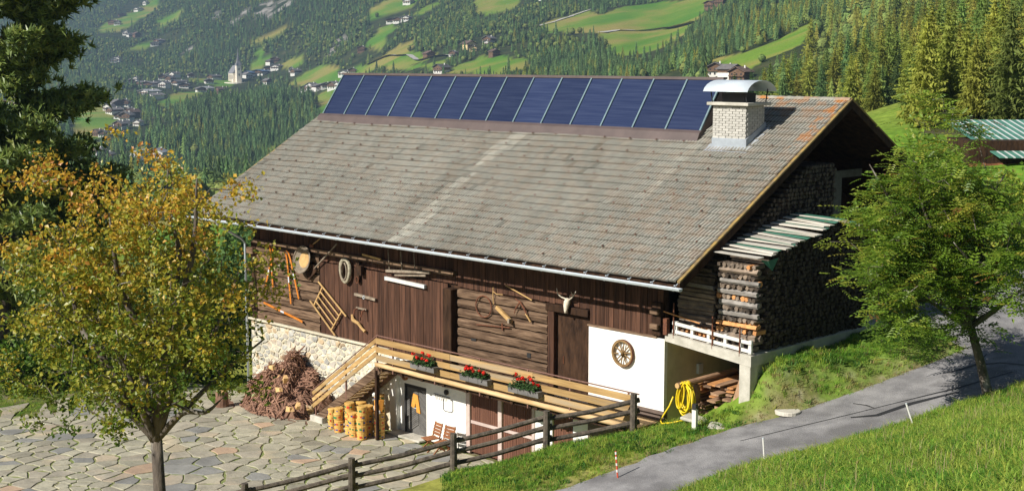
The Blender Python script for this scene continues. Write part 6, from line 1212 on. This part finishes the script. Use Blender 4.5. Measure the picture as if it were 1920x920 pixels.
def grow_tree(name, lab, base, fork, limbs, env, nclus, nleaf, lsize, lmat, seed, trunk_r, colf, leaf='maple', clus_r=.5, low=None, cat='tree', shell=.55):
    """env(dirvec) -> radii; clusters fill the crown, twigs join each cluster to the nearest limb node"""
    rd = random.Random(seed); base = Vector(base); t = thing(name, lab, cat, base); C, R3 = env
    C = Vector(C); nodes = []; br = MB()
    tr = [base-Vector((0, 0, .3)), base+Vector((0, 0, .25)), base.lerp(Vector(fork), .55)+Vector((.04, .03, 0)), Vector(fork)]
    MB().tube(tr, [trunk_r*1.35, trunk_r*1.1, trunk_r*.92, trunk_r*.8], 10).build('trunk', M_TRUNK, t, smooth=True)
    for li, (tip, r0) in enumerate(limbs):
        tip = Vector(tip); a = Vector(fork)-Vector((0, 0, .15)); m1 = a.lerp(tip, .3)+Vector((rd.uniform(-.2, .2), rd.uniform(-.2, .2), rd.uniform(.0, .3))); m2 = a.lerp(tip, .65)+Vector((rd.uniform(-.3, .3), rd.uniform(-.3, .3), rd.uniform(-.1, .3)))
        P = catmull([tuple(a), tuple(m1), tuple(m2), tuple(tip)], 6); n = len(P); R = [r0*(1-i/(n-1))**.8+.012 for i in range(n)]
        br.tube([Vector(q) for q in P], R, 7)
        for i in range(3, n): nodes.append((Vector(P[i]), R[i]))
    cl = []
    while len(cl) < nclus:
        d = Vector((rd.gauss(0, 1), rd.gauss(0, 1), rd.gauss(0, 1))).normalized(); q = rd.random()**(shell*.6)
        lump = 1+.22*math.sin(d.x*5.1+seed)+.18*math.sin(d.y*6.3+d.z*4.2+seed*2)+.1*math.sin(d.z*9+d.x*7)
        p = C+Vector((d.x*R3[0], d.y*R3[1], d.z*R3[2] if d.z > 0 else d.z*R3[3]))*q*lump
        if low is not None and p.z < low: continue
        cl.append((p, q))
    cl.sort(key=lambda z: (z[0]-Vector(fork)).length)
    v = []; f = []; lv = []
    for p, q in cl:
        bi = min(range(len(nodes)), key=lambda i: (nodes[i][0]-p).length + max(0, nodes[i][0].z-p.z)*.8); b, r = nodes[bi]; m = b.lerp(p, .5)+Vector((rd.uniform(-.12, .12), rd.uniform(-.12, .12), rd.uniform(.0, .18)))
        rr = min(r*.6, .035); br.tube([b, m, p], [rr, rr*.7, .006], 4, cap=False); nodes.append((p, .02)); nodes.append((m, rr*.8))
        cv = rd.gauss(0, 1)
        for k in range(int(nleaf*rd.uniform(.5, 1.4))):
            o = Vector((rd.gauss(0, 1), rd.gauss(0, 1), rd.gauss(0, .8 if leaf == 'maple' else .6)))*clus_r*.55; c = p+o; nrm = Vector((rd.gauss(0, .6), rd.gauss(0, .6)-.15, rd.gauss(.5, .5))).normalized(); u = nrm.orthogonal().normalized(); a = rd.random()*6.28; u = (u*math.cos(a)+nrm.cross(u)*math.sin(a)).normalized(); s = lsize*rd.uniform(.65, 1.25); x = colf((c-C), q, cv, rd)
            if leaf == 'maple':
                fold_leaf(v, f, c, u, nrm, s, .8); lv += [x, x]
            else:
                out = Vector((o.x, o.y, o.z*.3)); out = out.normalized() if out.length > .01 else u; out = (out+Vector((u.x, u.y, u.z*.3))*.7+Vector((0, 0, rd.uniform(-.35, .25)))).normalized(); sd = out.cross(Vector((0, 0, 1))); sd = sd.normalized() if sd.length > .01 else u; up = sd.cross(out)
                for j in range(5):
                    for sg in (-1, 1):
                        if j == 4 and sg == 1: continue
                        cc = c+out*(s*(j/4-.5)) - up*(s*.10*(j/4)**2); dd = (sd*sg*(1 if j < 4 else 0)+out*(.45 if j < 4 else 1)).normalized(); fold_leaf(v, f, cc+dd*s*.17, dd, (up+sd*sg*.25).normalized(), s*.36, .42); lv += [x, x]
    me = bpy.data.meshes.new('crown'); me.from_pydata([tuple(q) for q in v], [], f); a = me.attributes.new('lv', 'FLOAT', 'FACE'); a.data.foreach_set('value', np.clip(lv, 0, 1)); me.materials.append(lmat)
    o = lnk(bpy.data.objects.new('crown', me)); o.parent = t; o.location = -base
    br.build('branches', M_TRUNK, t, smooth=True, fix=False)
    return t
mb_ = (6.5, -20.6, float(height(np.array([6.5]), np.array([-20.6]))[0])); K = .506; FB = 3.7
lf = lambda a, b_, z: (mb_[0]+(RT[0]*a+FW[0]*b_)*K, mb_[1]+(RT[1]*a+FW[1]*b_)*K, FB+z*K)
grow_tree('maple_tree', 'autumn maple with yellow and olive leaves in front of the paved yard', mb_, lf(.0, 0, 2.15), [(lf(-2.6, .4, 7.4), .085), (lf(-1.0, -.8, 9.2), .085), (lf(.3, .6, 9.6), .085), (lf(1.6, -.3, 10.2), .085), (lf(2.7, .3, 7.2), .07), (lf(-3.2, -.6, 5.2), .06), (lf(2.2, -.6, 3.3), .05), (lf(-1.2, -2.0, 6.2), .055), (lf(.4, 2.2, 7.0), .055), (lf(3.4, .6, 5.0), .05), (lf(-2.2, .5, 3.2), .045)],
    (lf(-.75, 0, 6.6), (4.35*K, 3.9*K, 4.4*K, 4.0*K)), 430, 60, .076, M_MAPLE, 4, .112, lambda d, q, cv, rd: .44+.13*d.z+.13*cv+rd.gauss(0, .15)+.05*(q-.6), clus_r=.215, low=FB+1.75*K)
rb = (9.0, 2.45, float(height(np.array([8.8]), np.array([2.65]))[0])); lr = lambda a, b_, z: (rb[0]+RT[0]*a+FW[0]*b_, rb[1]+RT[1]*a+FW[1]*b_, rb[2]+z)
grow_tree('rowan_tree', 'leaning green rowan tree with feathery leaves beside the road', rb, lr(-.6, 0, 2.3), [(lr(-3.3, .2, 6.4), .09), (lr(-2.2, -.6, 5.6), .1), (lr(-1.2, .5, 6.4), .1), (lr(.1, -.2, 6.2), .1), (lr(1.0, .4, 5.4), .09), (lr(-3.4, -.4, 3.6), .08), (lr(-2.6, .8, 2.9), .07), (lr(.9, -.5, 3.4), .08), (lr(-1.6, -1.6, 4.6), .08)],
    (lr(-1.45, 0, 4.25), (2.7, 2.45, 2.75, 2.6)), 480, 19, .33, M_ROWAN, 8, .13, lambda d, q, cv, rd: .36+.10*cv+.04*d.z+rd.gauss(0, .12)+(.45 if rd.random() < .03 else 0), leaf='rowan', clus_r=.38, low=rb[2]+1.3)
# taller shrubs behind the rowan
def shrub(name, lab, x, y, h, r, n, lm, seed, colf, ls=.2, cr=.6, nl=26):
    z = float(height(np.array([float(x)]), np.array([float(y)]))[0]); grow_tree(name, lab, (x, y, z), (x, y, z+h*.2), [(x+rd_*math.cos(a), y+rd_*math.sin(a), z+h*.85*hh) and ((x+rd_*math.cos(a), y+rd_*math.sin(a), z+h*.85*hh), .07) for a, rd_, hh in ((.3, r*.6, .9), (1.6, r*.5, 1), (2.9, r*.6, .8), (4.2, r*.5, .95), (5.4, r*.6, .7))], ((x, y, z+h*.56), (r, r, h*.5, h*.45)), n, nl, ls, lm, seed, .09, colf, clus_r=cr, low=z+.3, cat='shrub')
shrub('birch_tree', 'reddish-green bushy tree behind the rowan, above the barn gable', -5.6, 24.6, 4.8, 2.1, 150, M_ROWAN, 14, lambda d, q, cv, rd: .5+.12*cv+rd.gauss(0, .14)); shrub('rowan_bush', 'dense green bush between the rowan and the shed', 1.0, 20.0, 3.4, 1.7, 130, M_ROWAN, 15, lambda d, q, cv, rd: .55+.1*cv+rd.gauss(0, .12)); shrub('yellowing_bush', 'yellowing bush in front of the lumber stack at the right edge', 8.0, 18.5, 2.0, 1.3, 90, M_ROWAN, 16, lambda d, q, cv, rd: .7+.1*cv+rd.gauss(0, .12))
shrub('hazel_bush', 'dark green bush at the grassy edge of the yard, far left', -33.0, -9.0, 3.6, 2.2, 150, M_ROWAN, 17, lambda d, q, cv, rd: .12+.06*cv+rd.gauss(0, .06)); shrub('lilac_bush', 'dark green bush behind the brushwood heap by the barn corner', -26.0, 1.0, 3.8, 2.0, 140, M_ROWAN, 18, lambda d, q, cv, rd: .10+.06*cv+rd.gauss(0, .06)); shrub('elder_bush', 'dark bush behind the maple trunk at the yard edge', -31.5, -3.0, 4.2, 2.4, 150, M_ROWAN, 19, lambda d, q, cv, rd: .14+.06*cv+rd.gauss(0, .06))
for k, (x, y, h, r, lab) in enumerate(((-28.5, -7.0, 2.0, 1.5, 'low dark bush at the yard edge left of the maple trunk'), (-26.6, -4.4, 2.2, 1.5, 'low dark bush at the yard edge right of the maple trunk'), (-24.4, -.6, 2.0, 1.3, 'low dark bush at the yard edge beside the downpipe'))): shrub('garden_bush', lab, x, y, h, r, 80, M_ROWAN, 30+k, lambda d, q, cv, rd: .05+.05*cv+rd.gauss(0, .05))
# stone pine at the left edge
def stone_pine(x, y, H_, R_, seed, lab, z0=None, ntuft=2600, dens=1.0):
    rd = random.Random(seed); z = float(height(np.array([float(x)]), np.array([float(y)]))[0]) if z0 is None else z0; b = Vector((x, y, z)); t = thing('stone_pine', lab, 'tree', b); n = 9
    MB().tube([b-Vector((0, 0, .4))]+[b+Vector((.12*math.sin(i), .1*math.cos(i*1.3), H_*i/n)) for i in range(1, n+1)], [.34]+[.30*(1-i/(n+.4)) for i in range(1, n+1)], 9).build('trunk', M_TRUNK, t, smooth=True)
    br = MB(); v = []; f = []; lv = []
    for k in range(int(74*dens)):
        hz_ = rd.uniform(.1, .99); a = rd.random()*6.283; L_ = R_*(1.0-.55*hz_**2.2)*rd.uniform(.5, 1.12); p0 = b+Vector((0, 0, H_*hz_)); d = Vector((math.cos(a), math.sin(a), 0))
        p1 = p0+d*L_*.5+Vector((0, 0, -.10*L_)); p2 = p0+d*L_+Vector((0, 0, .14*L_*rd.uniform(-.4, 1.4))); br.tube([p0, p1, p2], [.07*(1.2-hz_), .04, .012], 5, cap=False)
        for q in range(int(ntuft/74)):
            s = rd.uniform(.3, 1.03); c = (p0.lerp(p1, s*2) if s < .5 else p1.lerp(p2, s*2-1))+Vector((rd.gauss(0, .1+.28*s), rd.gauss(0, .1+.28*s), rd.gauss(.08, .2))); ax = (d*.7+Vector((rd.gauss(0, .7), rd.gauss(0, .7), rd.gauss(.6, .5)))).normalized(); cv = rd.gauss(.4, .16)
            for w in range(9):
                dr = (ax+Vector((rd.gauss(0, .75), rd.gauss(0, .75), rd.gauss(0, .75)))).normalized(); sd = dr.orthogonal().normalized()*.055; l = rd.uniform(.2, .42); k0 = len(v); v += [c-sd, c+sd, c+dr*l]; f.append((k0, k0+1, k0+2)); lv.append(cv+rd.gauss(0, .1))
    me = bpy.data.meshes.new('crown'); me.from_pydata([tuple(q) for q in v], [], f); at_ = me.attributes.new('lv', 'FLOAT', 'FACE'); at_.data.foreach_set('value', np.clip(lv, 0, 1)); me.materials.append(M_NEEDLE); o = lnk(bpy.data.objects.new('crown', me)); o.parent = t; o.location = -b
    br.build('branches', M_TRUNK, t, fix=False)
stone_pine(-30.0, -6.7, 24, 4.9, 3, 'tall dark stone pine at the left edge behind the maple', ntuft=19000, dens=2.1)
stone_pine(-38.5, -10.5, 17, 4.2, 5, 'second dark pine farther left behind the stone pine', ntuft=3000)
for k, (x, y, s, lab) in enumerate(((-44, 3.5, .50, 'dark spruce showing between the maple and the stone pine'), (-50, -2.5, .6, 'dark spruce behind the left part of the maple crown'), (-36.5, 14.5, .40, 'small dark spruce left of the barn eave'), (-58, 12, .6, 'distant dark spruce below the valley fields'))):
    tk, cr = protoS[k % 2]; z = float(height(np.array([float(x)]), np.array([float(y)]))[0]); r = thing('spruce_tree', lab, 'tree', (x, y, z), rz=k*1.3); r.scale = (s,)*3
    for n_, me in (('trunk', tk), ('crown', cr)): o = lnk(bpy.data.objects.new(n_, me)); o.parent = r
for k, (px_, D_, s) in enumerate(((250, 118, .36), (300, 105, .33), (345, 125, .42), (385, 112, .36), (420, 104, .34), (452, 118, .40), (330, 140, .4), (478, 108, .36))):
    u_ = (px_-960)/2645*D_; x, y = CAM[0]+u_*RT[0]+D_*FW[0], CAM[1]+u_*RT[1]+D_*FW[1]; z = float(height(np.array([x]), np.array([y]))[0]); tk, cr = protoS[k % 2]; r = thing('spruce_tree', 'small dark spruce on the slope below the left end of the barn', 'tree', (x, y, z), 'small spruces below the left end of the barn', rz=k*.9); r.scale = (s,)*3
    for n_, me in (('trunk', tk), ('crown', cr)): o = lnk(bpy.data.objects.new(n_, me)); o.parent = r
for k, (px_, D_, s) in enumerate(((8, 76, .5), (48, 82, .52), (86, 78, .42), (120, 84, .4))):
    u_ = (px_-960)/2645*D_; x, y = CAM[0]+u_*RT[0]+D_*FW[0], CAM[1]+u_*RT[1]+D_*FW[1]; z = float(height(np.array([x]), np.array([y]))[0]); tk, cr = protoS[k % 2]; r = thing('spruce_tree', ['dark spruce at the left picture edge beneath the stone pine', 'dark spruce just right of the stone pine trunk', 'dark spruce behind the left top of the maple crown', 'shorter dark spruce behind the top of the maple'][k], 'tree', (x, y, z), rz=k*.9); r.scale = (s,)*3
    for n_, me in (('trunk', tk), ('crown', cr)): o = lnk(bpy.data.objects.new(n_, me)); o.parent = r
for k, (px_, D_, s) in enumerate(((1700, 128, .24), (1722, 118, .3), (1742, 130, .34), (1758, 108, .27), (1780, 122, .36), (1805, 112, .32), (1832, 100, .26), (1850, 126, .38), (1735, 100, .2))):
    u_ = (px_-960)/2645*D_; x, y = CAM[0]+u_*RT[0]+D_*FW[0], CAM[1]+u_*RT[1]+D_*FW[1]; z = float(height(np.array([x]), np.array([y]))[0]); tk, cr = protoL[k % 3]; r = thing('larch_tree', 'young yellow-green larch at the foot of the wood behind the barn gable', 'tree', (x, y, z), 'young larches behind the barn gable', rz=k*.9); r.scale = (s*1.25, s*1.25, s)
    for n_, me in (('trunk', tk), ('crown', cr)): o = lnk(bpy.data.objects.new(n_, me)); o.parent = r
M_DEAD = mat('dead_wood', (.46, .42, .36), (.3, .27, .23), scale=5, stretch=(1, 1, .2), bump=.4)
for k, (x, y, h, lab) in enumerate(((-40.5, 128.0, 13.0, 'bare grey dead trunk in front of the hillside wood, left of two'), (-38.0, 131.5, 16.5, 'taller bare grey dead trunk at the right edge of the wood'))):
    z = float(height(np.array([x]), np.array([y]))[0]); t = thing('dead_tree', lab, 'tree', (x, y, z)); MB().tube([(x, y, z-.5), (x+.1, y, z+h*.5), (x-.1, y+.1, z+h)], [.3, .2, .05], 7).build('trunk', M_DEAD, t)
    for q in range(5): zz = z+h*(.35+.12*q); a = q*2.4+k; MB().tube([(x, y, zz), (x+math.cos(a)*1.3, y+math.sin(a)*1.3, zz+.25)], [.05, .012], 4).build('branch', M_DEAD, t)
# ================================================================ grass
def grass_mat(name, c, c2, tr=.4):
    return mat(name, c, c2, scale=.8, rough=.6, rnd=.25, sat=.02, transl=tr, spec=.2)
M_G1 = grass_mat('grass_green', (.23, .42, .045), (.15, .31, .03)); M_G2 = grass_mat('grass_yellowish', (.40, .48, .08), (.27, .37, .055)); M_G3 = grass_mat('grass_dry', (.42, .34, .15), (.28, .22, .09)); M_G4 = grass_mat('weed_leaf', (.08, .19, .03), (.05, .12, .02))
M_G5 = grass_mat('grass_deep', (.12, .26, .03), (.07, .17, .02))
M_G6 = grass_mat('grass_seed_stalk', (.46, .38, .20), (.34, .27, .13))
gc = bpy.data.collections.new('grass_sources')
def tuft(name, n, h, sp, w, m, seed, lean=.5):
    rd = random.Random(seed); mb = MB()
    for k in range(n):
        a = rd.random()*6.28; r = sp*rd.random()**.5; p = Vector((r*math.cos(a), r*math.sin(a), -.02)); b = rd.random()*6.28; hh = h*rd.uniform(.45, 1.15); d = Vector((math.cos(b), math.sin(b), 0))*hh*lean*rd.uniform(.2, 1.1); s = Vector((-math.sin(b), math.cos(b), 0))*w*rd.uniform(.7, 1.3)
        q = p+d*.35+Vector((0, 0, hh*.6)); e = p+d+Vector((0, 0, hh*(1-.25*lean))); mb.add([p-s, p+s, q+s*.8, q-s*.8, e], [(0, 1, 2, 3), (3, 2, 4)])
    me = mb.mesh(name); me.materials.append(m); gc.objects.link(bpy.data.objects.new(name, me))
tuft('a_tuft', 18, .18, .14, .006, M_G1, 1, 1.0); tuft('b_tuft', 18, .15, .14, .006, M_G5, 2, 1.1); tuft('c_tuft', 15, .22, .13, .0055, M_G2, 3, 1.0); tuft('d_tuft', 12, .15, .14, .007, M_G3, 4, .9); tuft('e_weed', 12, .15, .14, .022, M_G4, 5, 1.0)
tuft('f_stalk', 5, .36, .10, .004, M_G6, 6, .45)
def gpts(v0, v1, a0, a1, dens):
    n = int(dens*(a1-a0)*(v1*v1-v0*v0)/2); v = np.sqrt(RNG.uniform(v0*v0, v1*v1, n)); a = RNG.uniform(a0, a1, n); u = v*a; return CAM[0]+u*RT[0]+v*FW[0], CAM[1]+u*RT[1]+v*FW[1], v
S = [gpts(12, 20, -.05, .40, 130), gpts(20, 30, -.05, .40, 110), gpts(30, 50, -.05, .42, 100), gpts(50, 66, .17, .42, 22)]
gx, gy, gv = (np.concatenate([s[i] for s in S]) for i in range(3)); rdd, _ = road_dist(gx, gy)
ok = rdd > 1.66+.22*wob(gx*3, gy*3, 1.7)
ok &= ~((gx < .15) & (gx > -24) & (gy > -1.5) & (gy < 15)) & ~((gx > -.1) & (gx < 3.15) & (gy > -.1) & (gy < 7.7)) & ~inpoly(gx, gy, poly) & ~inpoly(gx, gy, yard_poly)
gx, gy, gv, rdd = gx[ok], gy[ok], gv[ok], rdd[ok]; gz_ = height(gx, gy); verge = (gx - np.interp(gy, RFINE[:, 1], RFINE[:, 0])) < 0
r = RNG.random(len(gx)); pat = wob(gx, gy, 1.4, .3)
q_ = r+.28*pat+.18*wob(gx, gy, .5, 7.); ix = np.where(q_ < .34, 1, np.where(q_ < .68, 0, 2)); ix = np.where(verge & (r > .9), 4, ix)
ix = np.where((RNG.random(len(gx)) < 0.012+.03*(wob(gx, gy, 2.1, 6.) > .2)) & ~verge, 5, ix)
dryp = np.clip(1-(rdd-1.6)/(1.1+.9*pat), 0, 1)*.8*verge + .05; ix = np.where(RNG.random(len(gx)) < dryp, 3, ix)
sc = RNG.uniform(.6, 1.2, len(gx))*np.where(verge, .95, 1.0)*(1-.35*np.clip(1-(rdd-1.6)/.6, 0, 1)); keepg = ~(verge & (rdd < 2.6) & (RNG.random(len(gx)) < .4))
instancer('meadow_grass', np.stack([gx, gy, gz_], 1)[keepg], RNG.uniform(0, 6.28, len(gx))[keepg], sc[keepg], ix[keepg], gc, 'long green grass of the meadow, bank and road verge in the foreground', 'grass')
# grass and moss growing in the joints of the yard, denser towards the edge
jx = RNG.uniform(-27, -5.7, 9000); jy = RNG.uniform(-16.5, -.1, 9000); j_in = inpoly(jx, jy, yard_poly)
dj = np.full(len(jx), 1e9)
SE = np.array([(a, b_) for a, b_, _ in seeds_flag]); d2 = np.sort(np.hypot(jx[:, None]-SE[None, :, 0], jy[:, None]-SE[None, :, 1]), axis=1); onj = (d2[:, 1]-d2[:, 0]) < .05
kj = j_in & onj & (wob(jx, jy, 2.3, 4.) > 0)
ex = RNG.uniform(-36, -17, 9000); ey = RNG.uniform(-18, 3, 9000); eo = ~inpoly(ex, ey, yard_poly) & ((ex-(-25.2))*(-.9-(-10.4))-(ey-(-10.4))*(-19.6+25.2) < 0) & ~((ex > -21.9) & (ey > -.1)) & ~((ex > -21) & (ex < -15.7) & (ey > -2.3))
X_ = np.r_[jx[kj], ex[eo]]; Y_ = np.r_[jy[kj], ey[eo]]; Z_ = np.r_[np.full(kj.sum(), CY-.03), height(ex[eo], ey[eo])]; sc = np.r_[RNG.uniform(.1, .22, kj.sum()), RNG.uniform(.4, .9, eo.sum())]
instancer('yard_grass', np.stack([X_, Y_, Z_], 1), RNG.uniform(0, 6.28, len(X_)), sc, RNG.choice([0, 0, 2, 2], len(X_)), gc, 'grass growing in the paving joints and along the yard edge', 'grass')
# ================================================================ haze over the valley
hz = MB(); hz.bb(float(GX.min())-60, float(GX.max())+60, float(GY.min())-60, float(GY.max())+60, float(GZ.min())-3, float(GZ.max())+80)
hzm = bpy.data.materials.new('haze'); hzm.use_nodes = True; hn_ = hzm.node_tree; hn_.nodes.remove(hn_.nodes['Principled BSDF'])
pv = hn_.nodes.new('ShaderNodeVolumePrincipled'); pv.inputs['Color'].default_value = (.48, .70, 1, 1); pv.inputs['Density'].default_value = 1.2e-4; pv.inputs['Anisotropy'].default_value = .2
hn_.links.new(pv.outputs[0], hn_.nodes['Material Output'].inputs['Volume'])
print('ZMAX', GZ.max(), GZ.min())
ho = hz.build('haze', hzm); setp(ho, kind='stuff')
